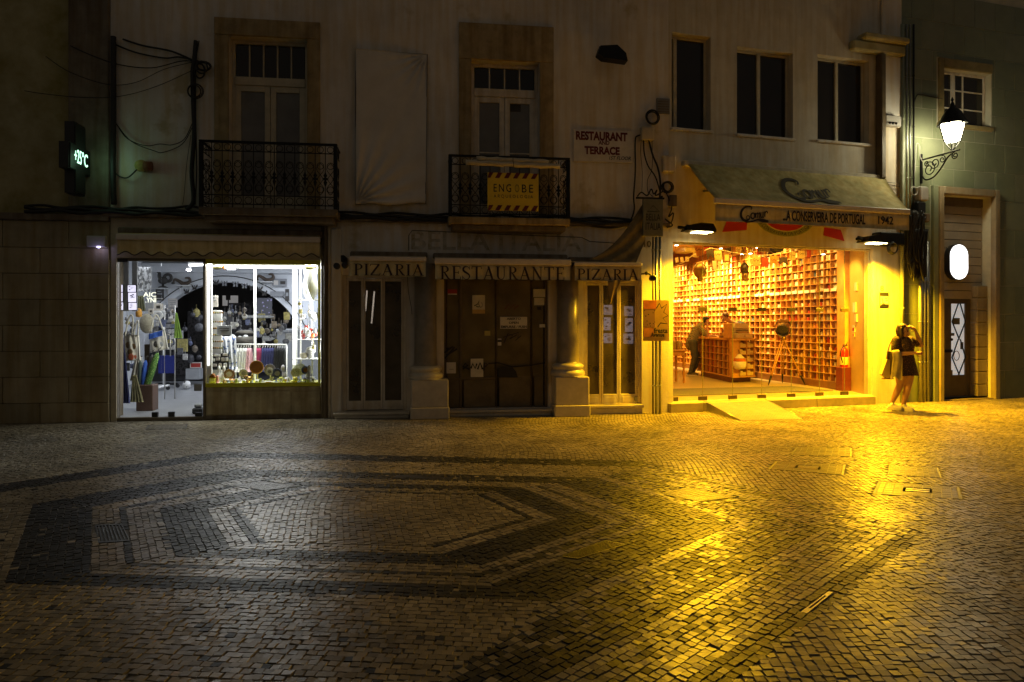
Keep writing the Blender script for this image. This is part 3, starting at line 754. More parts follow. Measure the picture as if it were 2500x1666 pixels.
# ------------------------------------------------------------------ serif letters for the restaurant valances
def arc(cx_, cy_, rx, ry, a0, a1, n=10): return [(cx_+rx*math.cos(R(a0+(a1-a0)*i/n)), cy_+ry*math.sin(R(a0+(a1-a0)*i/n))) for i in range(n+1)]
def sf(x, y, w=.30): return ([(x-w/2, y), (x+w/2, y)], .045)
GLYPH = {
 'P': (.66, [([(.2, 0), (.2, 1)], .13), ([(.2, .975)] + arc(.33, .745, .24, .23, 90, -90) + [(.2, .515)], [.05, .05, .06, .08, .1, .12, .13, .12, .1, .08, .06, .05, .05]), sf(.2, .022), sf(.14, .978, .2)]),
 'I': (.36, [([(.18, 0), (.18, 1)], .14), sf(.18, .022), sf(.18, .978)]),
 'Z': (.74, [([(.08, .965), (.66, .965)], .07), ([(.62, .95), (.1, .05)], .14), ([(.06, .035), (.68, .035)], .07), ([(.07, .98), (.05, .8)], .05), ([(.67, .02), (.70, .2)], .05)]),
 'A': (.82, [([(.12, 0), (.43, 1)], .06), ([(.39, 1), (.69, 0)], .14), ([(.22, .33), (.58, .33)], .05), sf(.11, .022, .24), sf(.69, .022, .28)]),
 'R': (.74, [([(.2, 0), (.2, 1)], .13), ([(.2, .975)] + arc(.33, .755, .23, .22, 90, -90) + [(.2, .535)], [.05, .05, .06, .08, .1, .12, .13, .12, .1, .08, .06, .05, .05]), ([(.33, .53), (.46, .3), (.60, .06), (.74, .02)], [.08, .12, .12, .05]), sf(.2, .022), sf(.14, .978, .2)]),
 'E': (.68, [([(.2, 0), (.2, 1)], .13), ([(.06, .975), (.60, .975)], .05), ([(.2, .52), (.48, .52)], .05), ([(.06, .025), (.62, .025)], .05), ([(.59, 1), (.6, .8)], .05), ([(.62, 0), (.64, .22)], .05), ([(.48, .42), (.48, .62)], .05)]),
 'S': (.60, [([(.50, .82)] + arc(.29, .75, .2, .225, 50, 200, 8) + [(.22, .56), (.38, .46)] + arc(.30, .25, .21, .225, 40, -140, 9) + [(.08, .2)], [.03, .04, .05, .06, .08, .1, .11, .12, .12, .14, .14, .12, .11, .1, .09, .08, .07, .06, .05, .05, .04, .03, .03][:24]), ([(.50, .98), (.51, .74)], .045), ([(.07, .02), (.06, .28)], .045)]),
 'T': (.72, [([(.36, 0), (.36, 1)], .13), ([(.05, .975), (.67, .975)], .055), ([(.05, 1), (.04, .78)], .045), ([(.67, 1), (.68, .78)], .045), sf(.36, .022)]),
 'U': (.80, [([(.18, 1), (.18, .35)] + arc(.40, .32, .22, .29, 180, 360, 10) + [(.62, 1)], [.13, .13] + [.13, .12, .11, .09, .08, .07, .06, .06, .05, .05, .05] + [.05]), sf(.18, .978), sf(.62, .978, .24)]),
 'N': (.84, [([(.17, 0), (.17, 1)], .055), ([(.15, .98), (.66, .02)], .14), ([(.66, 0), (.66, 1)], .055), sf(.16, .022, .24), sf(.11, .978, .18), sf(.66, .978, .24)]),
}
def serif(parent, word, F, rc, y, m, tilt=None):
    tot = sum(GLYPH[c][0]+.04 for c in word); x = 0
    for c in word:
        mb = MB()
        def fn(u, v, k, x=x):
            return (rc[0]+(rc[1]-rc[0])*(x+u)/tot, y-.0015-.0003*k+.008*math.sin((x+u)*9), rc[2]+(rc[3]-rc[2])*v)
        wf = (rc[1]-rc[0])/tot/(rc[3]-rc[2])
        lst = [([(p[0], p[1]) for p in pts], wd) for pts, wd in GLYPH[c][1]]
        strokes(mb, [(pts, (wd if not isinstance(wd, list) else (wd+[wd[-1]]*len(pts))[:len(pts)])) for pts, wd in lst], fn)
        mb.build('letter', m, parent)
        x += GLYPH[c][0]+.04

def short_awning(px0, px1, ybar0, ybar1, yval, label, word, wrect, out=.50, scallop=0, arms=True):
    y = -out; pm = (px0+px1)/2
    s0, s1 = A.s(px0, y), A.s(px1, y); zb1, zb0, zv = A.z(pm, ybar0, y), A.z(pm, ybar1, y), A.z(pm, yval, y)
    t = thing('awning', label, 'awning', A, ((s0+s1)/2, 0, zb1))
    MB().bbox(s0, s1, y-.03, y+.03, zb0, zb1, .012).build('front_bar', awning_bar, t)
    MB().bbox(s0-.02, s1+.02, -.14, -.005, zb1+.02, zb1+.12, .02).build('roller_box', dark_stone, t)
    MB().sheet(lambda u, v: (s0+.01+(s1-s0-.02)*u, -.1+(y+.1)*v, zb1+.055-.05*v-.02*math.sin(v*math.pi)), 16, 4, thick=.004).build('canopy', awning_cloth, t)
    if scallop:
        n = scallop*8
        zf = lambda u: zv+.03*(1-math.cos(u*scallop*2*math.pi))
    else: n = 24; zf = lambda u: zv+.004*math.sin(u*23)
    MB().sheet(lambda u, v: (s0+.01+(s1-s0-.02)*u, y+.008*math.sin(u*tot_len*9), zb0+(zf(u)-zb0)*v), n, 3, thick=.004).build('valance', awning_cloth, t) if False else \
    MB().sheet(lambda u, v: (s0+.01+(s1-s0-.02)*u, y+.010*math.sin(u*21)*v, zb0+(zf(u)-zb0)*v), n, 3, thick=.004).build('valance', awning_cloth, t)
    if scallop:
        MB().tube([(s0+.01+(s1-s0-.02)*i/n, y-.004, zf(i/n)) for i in range(n+1)], .009, 5).build('trim', maroon_ink, t)
    if arms:
        for x in (s0+.02, s1-.02): MB().bbox(x-.012, x+.012, y+.03, -.02, zb0, zb1, .005).build('arm', black_iron, t)
    if word:
        rc = A.rect(*wrect, y-.016); serif(t, word, A, rc, y-.016, maroon_ink)
    return t
short_awning(852, 1041, 627, 638, 675, 'short cream awning lettered PIZARIA over the unlit door left of the columns', 'PIZARIA', (862, 645, 1036, 673))
short_awning(1061, 1394, 632, 647, 683, 'longest cream awning, lettered RESTAURANTE, between the two columns', 'RESTAURANTE', (1073, 651, 1380, 684))
AW3 = short_awning(1402, 1567, 641, 650, 686, 'short cream awning lettered PIZARIA with a rag of torn cloth hanging over it', 'PIZARIA', (1408, 657, 1560, 684))
short_awning(284, 782, 575, 589, 626, 'long plain awning with a dark wavy hem over the gift shop', None, None, out=.22, scallop=12)

# faded lettering on the plaster above the awnings
gh = thing('ghost_lettering', 'faded stained outline of removed sign letters on the plaster above the awnings', 'old sign', A, (A.s(1200), 0, A.z(1200, 590)))
stain = mat('rust stain', (0.30, 0.24, 0.13), 0.95, scale=7, color2=(0.66, 0.62, 0.56), bump=0)
rc = A.rect(1004, 567, 1420, 612); text(gh, 'BELLA ITALIA', A, rc, -.001, stain, bold=.012, depth=.002)
MB().tube([(A.s(x), -.004, A.z(x, yy)) for x, yy in ((998, 612), (998, 575), (1006, 563), (1080, 566), (1200, 572), (1420, 580), (1440, 590), (1500, 594), (1560, 590))], .006, 5).build('wire', rubber, gh)
# ------------------------------------------------------------------ things fixed to the plaster house
t = thing('tarpaulin', 'large pale sheet laced to the upper wall with creases at two corners', 'sheet', A, (A.s(955), -.03, A.z(955, 500)))
c4 = [A.q(869, 501), A.q(1039, 499), A.q(1043, 136), A.q(869, 123)]
def tarp(u, v):
    b = lerp2(c4[0], c4[1], u); tp = lerp2(c4[3], c4[2], u); p = lerp2(b, tp, v)
    d0 = math.hypot(u*1.1, v*2.2); a0 = math.atan2(v*2.2, u*1.1+1e-6); f0 = math.exp(-d0*1.7)*math.sin(a0*22)*min(1, d0*6)
    d1 = math.hypot((1-u)*1.1, (1-v)*2.2); a1 = math.atan2((1-v)*2.2, (1-u)*1.1+1e-6); f1 = math.exp(-d1*3.5)*math.sin(a1*20)*min(1, d1*6)
    sag = -.05*math.sin(u*math.pi)*(v < .04)*0
    return (p[0] + (.06*u*(1-v)**6*math.sin(3*u) if v < .3 else 0)*0, -.06-.06*f0-.045*f1-.012*math.sin(u*5+v*7), p[1] + .02*math.sin(u*9)*(1-v)**8)
tarp_m = mat('pale tarpaulin', (0.66, 0.61, 0.55), 0.8, var=0.12, scale=2, bump=0.08, bscale=30)
MB().sheet(tarp, 64, 90, thick=.004).build('sheet', tarp_m, t)
MB().tube([(p[0], -.05, p[1]) for p in c4], .007, 5, closed=True).build('lacing', maroon_ink, t)

t = thing('restaurant_sign', 'white board with red lettering RESTAURANT AND TERRACE 1ST FLOOR on the upper wall', 'sign', A, (A.s(1470), 0, A.z(1470, 354)))
rc = A.rect(1400, 318, 1545, 396, -.03); MB().bbox(rc[0], rc[1], -.03, -.004, rc[2], rc[3], .004).build('board', white_board, t)
def sk(r): return A.rect(*r, -.034)
text(t, 'RESTAURANT', A, sk((1406, 322, 1532, 344)), -.0305, red_ink, bold=.045)
text(t, 'AND', A, sk((1461, 344, 1488, 354)), -.0305, red_ink, bold=.03)
text(t, 'TERRACE', A, sk((1427, 358, 1513, 378)), -.0305, red_ink, bold=.045)
text(t, '1ST FLOOR', A, sk((1487, 382, 1540, 391)), -.0305, black_ink, shear=.25, bold=.01)

yy = -.50
t = thing('archaeology_sign', 'yellow board with red stripes lettered ENGOBE ARQUEOLOGIA on the balcony railing', 'sign', A, (A.s(1252, yy), yy, A.z(1252, 517, yy)))
rc = A.rect(1190, 423, 1315, 515, yy); MB().bbox(rc[0], rc[1], yy-.008, yy+.006, rc[2], rc[3], .004).build('board', yellow_board, t)
w, h = rc[1]-rc[0], rc[3]-rc[2]
def ub(u0, u1, v0, v1): return (rc[0]+w*u0, rc[0]+w*u1, rc[2]+h*v0, rc[2]+h*v1)
for v0, v1 in ((.855, 1), (0, .14)):
    for k in range(6):
        a = -.03+k*.175; q = [(max(0, min(1, a+dx)), vv) for dx, vv in ((0, v0), (.085, v0), (.145, v1), (.06, v1))]
        MB().prism([(rc[0]+w*p[0], rc[2]+h*p[1]) for p in q], yy-.011, yy-.0085).build('stripe', red_ink, t)
text(t, 'ENG', A, ub(.12, .46, .49, .70), yy-.0085, black_ink, spacing=1.35); text(t, 'BE', A, ub(.67, .89, .49, .70), yy-.0085, black_ink, spacing=1.35)
ol = mat('faint olive print', (0.30, 0.22, 0.01), 0.6, bump=0)
text(t, 'O', A, ub(.53, .62, .49, .70), yy-.0085, ol); text(t, 'ARQUEOLOGIA', A, ub(.12, .89, .32, .42), yy-.0085, mat('brown print', (0.10, 0.05, 0.01), 0.6, bump=0), spacing=1.5)

for k, (x0, y0, x1, y1) in enumerate(((1163, 383, 1338, 397), (1137, 392, 1366, 408))):
    yk = -.51-.012*k
    a, b = A.q(x0, y0+6, yk), A.q(x1, y1, yk)
    t = thing('rolled_mat', ('shorter upper' if k == 0 else 'longer lower') + ' of two pale rolls tied along the balcony rail above the yellow board', 'roll', A, (a[0], yk, a[1]), 'rolls on the balcony rail')
    n = 14; MB().tube([(a[0]+(b[0]-a[0])*i/n, yk-.03, a[1]+(b[1]-a[1])*i/n+.006*math.sin(i*2.1)) for i in range(n+1)], [.042+.004*math.sin(i*1.7+k) for i in range(n+1)], 10).build('roll', cream_paint, t)
    xm = (a[0]+b[0])/2; MB().ring((xm, yk-.03, (a[1]+b[1])/2), .047, .005, 'x', 12, 4).build('tie', rubber, t)

# floodlight near the top edge
t = thing('floodlight', 'unlit black floodlight on the upper wall above the restaurant sign', 'floodlight', A, (A.s(1492), 0, A.z(1492, 140)))
pts = [A.q(*p, -.3) for p in ((1456, 136), (1462, 118), (1503, 116), (1524, 136), (1528, 155), (1470, 147))]
MB().prism(pts, -.42, -.22).build('housing', black_iron, t)
c = A.q(1490, 130, 0); MB().tube([(c[0]-.1, -.25, c[1]), (c[0]-.2, 0.02, c[1]+.1)], .018, 6).build('bracket', black_iron, t)

# hanging shop sign and the torn awning cloth
yk = -.42
t = thing('hanging_sign', 'weathered square board lettered BELLA ITALIA hanging at the house corner', 'sign', A, (A.s(1594, yk), yk, A.z(1594, 577, yk)))
rc = A.rect(1570, 486, 1619, 577, yk); MB().bbox(rc[0], rc[1], yk, yk+.05, rc[2], rc[3], .006).build('board', mat('grey green board', (0.16, 0.155, 0.11), 0.6, var=0.3, scale=5), t)
w, h = rc[1]-rc[0], rc[3]-rc[2]
text(t, 'BELLA', A, (rc[0]+w*.15, rc[0]+w*.86, rc[2]+h*.42, rc[2]+h*.60), yk-.001, black_ink); text(t, 'ITALIA', A, (rc[0]+w*.13, rc[0]+w*.88, rc[2]+h*.17, rc[2]+h*.36), yk-.001, black_ink)
MB().tube([(rc[0]+w*.2, yk-.003, rc[2]+h*.66), (rc[0]+w*.5, yk-.003, rc[2]+h*.82), (rc[0]+w*.82, yk-.003, rc[2]+h*.66)], .005, 4, closed=True).build('roof_mark', black_ink, t)
MB().bbox(rc[0]-.12, rc[1]+.03, yk+.01, yk+.04, rc[3]+.0, rc[3]+.03).bbox(rc[1]-.03, rc[1], yk+.01, .02, rc[3]+.03, rc[3]+.06).build('bracket', black_iron, t)

rag_m = mat('torn brown canvas', (0.20, 0.15, 0.07), 0.95, var=0.4, scale=5, bump=0.3, bscale=60)
t = thing('torn_cloth', 'torn brown awning cloth sagging from the corner sign down to the PIZARIA awning', 'cloth', A, (A.s(1560), -.3, A.z(1560, 640)))
P0, P1, P2, P3 = (1568, 500), (1576, 586), (1553, 642), (1438, 634)
def rag(u, v):
    l = lerp2(P0, P3, v); r = lerp2(P1, P2, v); p = lerp2(l, r, u)
    p = (p[0], p[1]+26*math.sin(v*math.pi)*(1-u)*.9)
    yk = -.30-.20*v+.02*math.sin(u*14+v*5)
    q = A.q(*p, yk); return (q[0], yk, q[1])
MB().sheet(rag, 16, 20, thick=.006).build('canvas', rag_m, t)
def rag2(u, v):
    p = lerp2(lerp2((1484, 686), (1516, 684), u), (1488+4*u, 742), v); yk = -.54+.02*math.sin(u*9)
    q = A.q(*p, yk); return (q[0], yk, q[1])
MB().sheet(rag2, 6, 8, thick=.005).build('loose_end', mat('ochre lining', (0.36, 0.24, 0.08), 0.9, var=0.3, scale=9), t)

# glazed door reflections: mirrored lit panels, put in as glowing sheets
nmat = glow('violet reflection glow', (0.80, 0.78, 1.0), 1.1); nink = mat('sheet print', (0.10, 0.09, 0.14), 0.8, bump=0)  # sheet print: dark print on the sheets standing in for reflections
nbright = glow('bright violet reflection', (0.74, 0.74, 1.0), 4.0)
def reflections(label, rects, y, F=A, group=None, tint=nmat, seed=0):
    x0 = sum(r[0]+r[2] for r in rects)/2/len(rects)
    t = thing('reflection_column', label, 'notice', F, (F.s(x0, y), y, F.z(x0, max(r[3] for r in rects), y)), group)
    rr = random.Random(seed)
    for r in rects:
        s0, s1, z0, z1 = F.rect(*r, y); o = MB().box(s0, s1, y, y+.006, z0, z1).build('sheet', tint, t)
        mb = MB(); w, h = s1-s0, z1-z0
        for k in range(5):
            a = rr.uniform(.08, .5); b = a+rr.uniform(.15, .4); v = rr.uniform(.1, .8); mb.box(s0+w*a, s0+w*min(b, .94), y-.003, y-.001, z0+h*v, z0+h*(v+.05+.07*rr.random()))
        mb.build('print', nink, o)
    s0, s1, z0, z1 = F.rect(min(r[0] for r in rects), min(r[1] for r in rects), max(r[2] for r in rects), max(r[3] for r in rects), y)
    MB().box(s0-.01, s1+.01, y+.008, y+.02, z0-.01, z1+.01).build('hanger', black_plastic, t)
reflections('left of two columns of three glowing sheets standing in for reflections in the restaurant glass', [(1474, 745, 1495, 769), (1474, 775, 1491, 807), (1474, 814, 1495, 838)], .18, seed=1, tint=nbright)
reflections('right of two columns of three glowing sheets standing in for reflections in the restaurant glass', [(1524, 748, 1546, 772), (1526, 777, 1545, 811), (1522, 815, 1546, 840)], .18, seed=2, tint=nbright)
tube_w = glow('white tube', (0.95, 0.98, 1.0), 9.0)  # tube light mirrored in the door glass, put in as glowing tubes
for k, (p0, p1, lab) in enumerate((((896, 710), (892, 760), 'shorter left one of two glowing white tubes standing in for reflections in the PIZARIA door'), ((914, 712), (907, 790), 'longer right one of two glowing white tubes standing in for reflections in the PIZARIA door'))):
    a, b = A.q(*p0, .6), A.q(*p1, .6); t = thing('reflection_tube', lab, 'lamp', A, (a[0], .6, b[1]), 'reflections in the PIZARIA door')
    MB().tube([(a[0], .6, a[1]), (b[0], .6, b[1])], .013, 8).build('tube', tube_w, t)
    MB().tube([(a[0], .6, a[1]+.002), (a[0], .6, a[1]+.03)], .016, 8).build('cap', grey_metal, t)

# papers and scribbles on the middle door
yg = .092
def poster(name, label, r, m, y=yg, F=A, ink=None, lines=None):
    s0, s1, z0, z1 = F.rect(*r, y); t = thing(name, label, name.replace('_', ' '), F, (s0, y, z0))
    MB().box(s0, s1, y-.002, y, z0, z1).build('sheet', m, t)
    for (u0, u1, v0, v1, mm) in (ink or []): MB().box(s0+(s1-s0)*u0, s0+(s1-s0)*u1, y-.004, y-.0025, z0+(z1-z0)*v0, z0+(z1-z0)*v1).build('print', mm, t)
    for (body, u0, u1, v0, v1) in (lines or []): text(t, body, F, (s0+(s1-s0)*u0, s0+(s1-s0)*u1, z0+(z1-z0)*v0, z0+(z1-z0)*v1), y-.0025, black_ink, bold=.03)
    return t, (s0, s1, z0, z1)
ochre_p = mat('ochre paper', (0.55, 0.36, 0.12), 0.8, var=0.2, bump=0); yel_p = mat('yellow note paper', (0.5, 0.42, 0.12), 0.8, bump=0); red_p = mat('red paper', (0.35, 0.03, 0.02), 0.7, bump=0)
t, rc = poster('poster', 'small poster with a bird on an ochre band, taped to the dark middle door', (1153, 721, 1184, 766), paper, ink=[(0, 1, 0, .22, ochre_p)])
mb = MB(); w, h = rc[1]-rc[0], rc[3]-rc[2]
strokes(mb, [([(.15, .42), (.4, .5), (.55, .7), (.5, .5), (.6, .38), (.45, .36), (.3, .4)], .06), ([(.7, .6), (.82, .5), (.78, .38), (.6, .33)], .03)], lambda u, v, k: (rc[0]+w*u, yg-.004, rc[2]+h*v)); mb.build('drawing', black_ink, t)
poster('door_notice', 'white notice ABERTO OPEN EMPURRE / PUSH on the middle door', (1221, 774, 1287, 803), white_board, lines=[('ABERTO', .24, .76, .74, .94), ('OPEN', .32, .68, .40, .60), ('EMPURRE / PUSH', .03, .98, .05, .27)])
poster('paper_sheet', 'upper blank sheet of paper in the top right corner of the middle door', (1302, 706, 1331, 726), paper)
poster('paper_sheet', 'lower blank sheet of paper in the top right corner of the middle door', (1304, 728, 1329, 746), paper, ink=[(.3, .7, -.6, -.2, black_ink)])
poster('paper_sheet', 'tall pale sheet low on the middle door, sprayed over with a black tag', (1149, 876, 1180, 921), paper)
poster('white_sticker', 'white square sticker at the lower left of the middle door', (1090, 885, 1113, 912), white_board, ink=[(.3, .75, .35, .38, black_ink)])
poster('red_sticker', 'small red sticker at the top left of the middle door', (1093, 707, 1116, 720), red_p, ink=[(.02, .98, .0, .2, white_board)])
poster('yellow_note', 'small yellow note in the middle of the middle door', (1183, 808, 1197, 820), yel_p)
poster('door_sticker', 'narrow black and white sticker by the middle seam of the door', (1215, 827, 1224, 844), white_board, ink=[(0, 1, .5, .8, black_ink)])
poster('door_sticker', 'tiny pale sticker at the right edge of the middle door', (1317, 792, 1331, 800), white_board)
t = thing('graffiti', 'black sprayed tag and blot across the lower part of the middle door', 'graffiti', A, (A.s(1200, yg), yg, A.z(1200, 920, yg)))
def gp(pts): return [A.q(*p, yg) for p in pts]
def spray(lst, mm=black_ink, y=yg):
    mb = MB(); strokes(mb, [([A.q(*p, y) for p in pts], w) for pts, w in lst], lambda u, v, k: (u, y-.006-.0005*k, v)); mb.build('stroke', mm, t)
spray([([(1130, 902), (1142, 892), (1136, 888), (1130, 895), (1146, 902)], .03), ([(1150, 900), (1154, 888), (1160, 900), (1164, 888)], .03), ([(1166, 902), (1172, 886), (1178, 902)], .03), ([(1181, 905), (1182, 886), (1190, 890), (1184, 896)], .03), ([(1192, 888), (1216, 886), (1250, 896), (1290, 893), (1330, 886)], .025), ([(1086, 875), (1110, 848)], .03), ([(1090, 868), (1116, 852)], .03), ([(1084, 862), (1106, 846), (1090, 852)], .03)])
MB().prism(gp([(1216, 922), (1214, 900), (1226, 896), (1252, 898), (1260, 908), (1264, 922)]), yg-.008, yg-.005).build('blot', black_ink, t)
spray([([(1230, 838), (1240, 815), (1252, 820), (1244, 828), (1262, 818), (1258, 832), (1272, 820)], .018), ([(1228, 824), (1266, 812), (1264, 826)], .014)])
spray([([(1232, 755), (1244, 742), (1242, 756), (1256, 744), (1254, 756), (1266, 746)], .016)], red_ink)

# poster at the corner
yk = -.30
t = thing('corner_poster', 'orange restaurant poster with food pictures and scribbles fixed to the pipes at the house corner', 'poster', A, (A.s(1601, yk), yk, A.z(1601, 833, yk)))
rc = A.rect(1570, 733, 1634, 833, yk); w, h = rc[1]-rc[0], rc[3]-rc[2]
MB().box(rc[0], rc[1], yk, yk+.01, rc[2], rc[3]).build('board', mat('orange poster', (0.55, 0.33, 0.06), 0.5, var=0.25, scale=4, bump=0), t)
def pb(u0, u1, v0, v1, m): return MB().box(rc[0]+w*u0, rc[0]+w*u1, yk-.004, yk-.001, rc[2]+h*v0, rc[2]+h*v1).build('picture', m, t)
pb(.02, .45, .34, .76, pattern('dark food picture', (0.30, 0.16, 0.08), (0.03, 0.015, 0.01), 22, 0.6)); pb(.02, .5, .78, .98, mat('red pepper picture', (0.6, 0.16, 0.03), 0.6, var=0.4, scale=6, bump=0)); pb(.02, .4, .10, .32, mat('orange food picture', (0.6, 0.22, 0.04), 0.6, var=0.4, scale=6, bump=0))
text(t, 'fresta', A, (rc[0]+w*.40, rc[0]+w*.93, rc[2]+h*.19, rc[2]+h*.32), yk-.005, black_ink, bold=.03); text(t, 'Avenue', A, (rc[0]+w*.28, rc[0]+w*.80, rc[2]+h*.10, rc[2]+h*.21), yk-.006, black_ink, bold=.03)
mb = MB(); strokes(mb, [([(.5, .8), (.62, .92), (.7, .8), (.9, .9), (.78, .7), (.95, .62), (.75, .56), (.92, .42), (.66, .44), (.55, .34)], .03)], lambda u, v, k: (rc[0]+w*u, yk-.007, rc[2]+h*v)); mb.build('scribble', black_ink, t)

# pharmacy cross standing out from the wall
ang = A.a + R(90)
sg = A.s(214); t = bpy.data.objects.new('pharmacy_cross', None); COL.objects.link(t)
Fc = Frame(*A.w((sg, 0, 0))[:2], A.a - R(90))     # s runs out from the wall
t.location = Fc.w((0.35, 0, A.z(190, 385))); t.rotation_euler = (0, 0, Fc.a); BASE[t.name] = (0.35, 0, A.z(190, 385))
tag(t, 'black pharmacy cross jutting from the wall with green white digits reading 25 C', 'pharmacy sign')
zc = A.z(180, 392, -.35); cr = [(-.17, -.55), (.17, -.55), (.17, -.2), (.34, -.2), (.34, .2), (.17, .2), (.17, .55), (-.17, .55), (-.17, .2), (-.34, .2), (-.34, -.2), (-.17, -.2)]
MB().prism([(.42+p[0], zc+p[1]) for p in cr], -.07, .07).build('body', black_plastic, t)
MB().prism([(.42+p[0]*.93, zc+p[1]*.95) for p in cr], .071, .085).build('rim', black_plastic, t)
MB().box(0.0, .09, -.03, .03, zc+.05, zc+.1).build('bracket', black_iron, t)
led = glow('green white led', (0.45, 1.0, 0.65), 2.6)
text(t, '+25', A, (.62, .40, zc-.08, zc+.13), .0875, led, bold=.0, depth=-.003); text(t, '°C', A, (.38, .20, zc-.08, zc+.13), .0875, led, bold=.0, depth=-.003)
gl = lamp('cross_glow', 'POINT', Fc.w((.42, .35, zc)), 1.3, (0.45, 1.0, 0.6), size=.15)

t = thing('alarm_box', 'white alarm box with a bright violet lamp on the stone blocks', 'alarm box', A, (A.s(234), -.04, A.z(234, 603)))
rc = A.rect(211, 576, 258, 603, -.12); MB().bbox(rc[0], rc[1], -.13, -.034, rc[2], rc[3], .012).build('case', grey_plastic, t)
c = A.q(241, 601, -.12); MB().ball((c[0], -.12, rc[2]-.004), (.028, .012, .012), 10, 6).build('lamp', glow('violet lamp', (0.6, 0.55, 1.0), 14), t)
lamp('alarm_glow', 'POINT', A.w((c[0], -.16, rc[2]-.05)), .25, (0.5, 0.45, 1.0), size=.02)

t = thing('conduit_end', 'yellow foam filled pipe end stuck out of the wall with a drooping cable', 'pipe end', A, (A.s(341), 0, A.z(341, 406)))
c = A.q(342, 404, -.1); MB().lathe([(.03, -.02), (.085, -.01), (.10, .03), (.08, .09), (.06, .1)], (c[0], -.1, c[1]), 14, 'y').build('foam', mat('yellow foam', (0.5, 0.46, 0.14), 0.9, var=0.3, scale=14), t)
MB().lathe([(.06, 0), (.075, .01), (.075, .12), (.06, .12)], (c[0]+.06, -.1, c[1]-.01), 14, 'x').build('pipe', mat('rusty pipe', (0.22, 0.10, 0.04), 0.8), t)
MB().tube(smooth_path([(A.s(280), -.05, A.z(280, 420)), (A.s(298), -.08, A.z(298, 434)), (A.s(318), -.1, A.z(318, 437)), (A.s(338), -.1, A.z(338, 420)), (c[0]-.01, -.1, c[1]-.03)], 6), .012, 6).build('cable', rubber, t)

# cables
def cable(label, pts, r=.008, y=-.05, F=A, name='cable', cat='cable', m=rubber, group=None):
    P = [(*F.q(p[0], p[1], p[2] if len(p) > 2 else y), p[2] if len(p) > 2 else y) for p in pts]; P = [(a, c, b) for a, b, c in P]
    return solo(name, MB().tube(smooth_path([(p[0], p[1], p[2]) for p in P], 6), r, 6), m, label, cat, F, P[0], group)
cable('thick vertical bunch of black cables between the pale wall and the first balcony', [(478, 100), (474, 150), (470, 180), (472, 260), (474, 330), (468, 420), (472, 490), (455, 512)], .035, -.06, name='cable_bundle')
cable('thin wire running straight up beside the vertical cable bunch', [(486, 100), (478, 160), (478, 300), (480, 420), (476, 500)], .01, -.07)
cable('black drain pipe of cables along the stone pilaster edge', [(277, 90), (277, 300), (276, 420), (278, 500)], .045, -.08, name='cable_bundle')
for k, (lab, pts, r) in enumerate((
    ('upper one of two thin cables looping low across the pale wall', [(282, 300), (310, 338), (355, 356), (390, 352), (420, 354), (450, 340), (470, 300)], .007),
    ('lower one of two thin cables looping low across the pale wall', [(282, 300), (320, 345), (375, 368), (400, 372), (445, 352), (470, 310)], .007),
    ('cable sagging from the top left to the cable knot', [(172, 112), (220, 134), (290, 158), (370, 166), (440, 150), (475, 150)], .009),
    ('thin wire falling across the ochre wall to the pilaster', [(112, 138), (170, 176), (260, 206), (330, 202), (400, 170), (470, 152)], .006),
    ('lowest thin wire strung across the pilaster', [(60, 222), (112, 230), (200, 238), (290, 236), (380, 212), (470, 172)], .006),
    ('topmost of the heavy cables slanting in from above', [(300, 96), (350, 112), (420, 126), (480, 152)], .016),
    ('heavy cable slanting in below the topmost one', [(270, 104), (330, 128), (400, 142), (440, 140), (500, 154)], .014),
    ('single wire dangling beside the vertical cable bunch', [(466, 330), (456, 400), (450, 470), (446, 500)], .004))):
    cable(lab, pts, r)
t = thing('cable_knot', 'tangled loop of black cable at the top of the vertical bunch', 'cable coil', A, (A.s(495), -.08, A.z(495, 170)))
c = A.q(497, 162, -.1); MB().ring((c[0], -.1, c[1]), .11, .02, 'y', 16, 6, rz=.07).ring((c[0]-.02, -.13, c[1]-.03), .09, .014, 'y', 16, 6, rz=.1).ring((c[0]-.06, -.1, c[1]-.08), .08, .014, 'y', 16, 6, rz=.12).build('loops', rubber, t)
t = thing('cable_coil', 'round coil of thin cable hung halfway down the vertical bunch', 'cable coil', A, (A.s(476), -.08, A.z(476, 224)))
c = A.q(476, 224, -.1)
for k in range(4): MB().ring((c[0]+random.uniform(-.01, .01), -.1-.012*k, c[1]+random.uniform(-.01, .01)), .125-.01*k, .007, 'y', 20, 5).build('loop', rubber, t)
# bundle on the ledge
for k, (lab, ys) in enumerate((('top strand of the thick cable run along the ledge', -12), ('middle strand of the thick cable run along the ledge', -6), ('bottom strand of the thick cable run along the ledge', 0))):
    pts = []
    for x in range(60, 1570, 45):
        yb = 516+(x-112)*.0215
        pts.append((x, yb + ys + 3*math.sin(x*.05+k*2) - (5 if 380 < x < 470 and k == 0 else 0), -.06-.02*k))
    cable(lab, pts, .026 if k else .02, name='ledge_cable', group='cables along the ledge')
cable('loose cable draped over the ledge between the balconies', [(828, 528), (860, 530), (930, 534), (1010, 540), (1060, 540), (1098, 536)], .012, -.11)
cable('long black cable down the right side of the restaurant sign to the ledge', [(1570, 330), (1557, 332), (1551, 345), (1551, 420), (1547, 480), (1548, 515), (1530, 548), (1480, 556), (1392, 544)], .014, -.05)
t = thing('spot_pair', 'pair of small black spotlights at the left end of the first PIZARIA awning', 'spotlight', A, (A.s(836), -.3, A.z(836, 650)))
for px, py in ((822, 650), (842, 648)):
    c = A.q(px, py, -.5); MB().lathe([(.03, -.06), (.05, -.05), (.055, .04), (.05, .05)], (c[0], -.5, c[1]), 12, 'y').build('head', black_plastic, t)
c = A.q(838, 632, -.4); MB().bbox(c[0]-.03, c[0]+.03, -.48, -.005, c[1]-.06, c[1]+.05, .008).build('arm', black_iron, t)
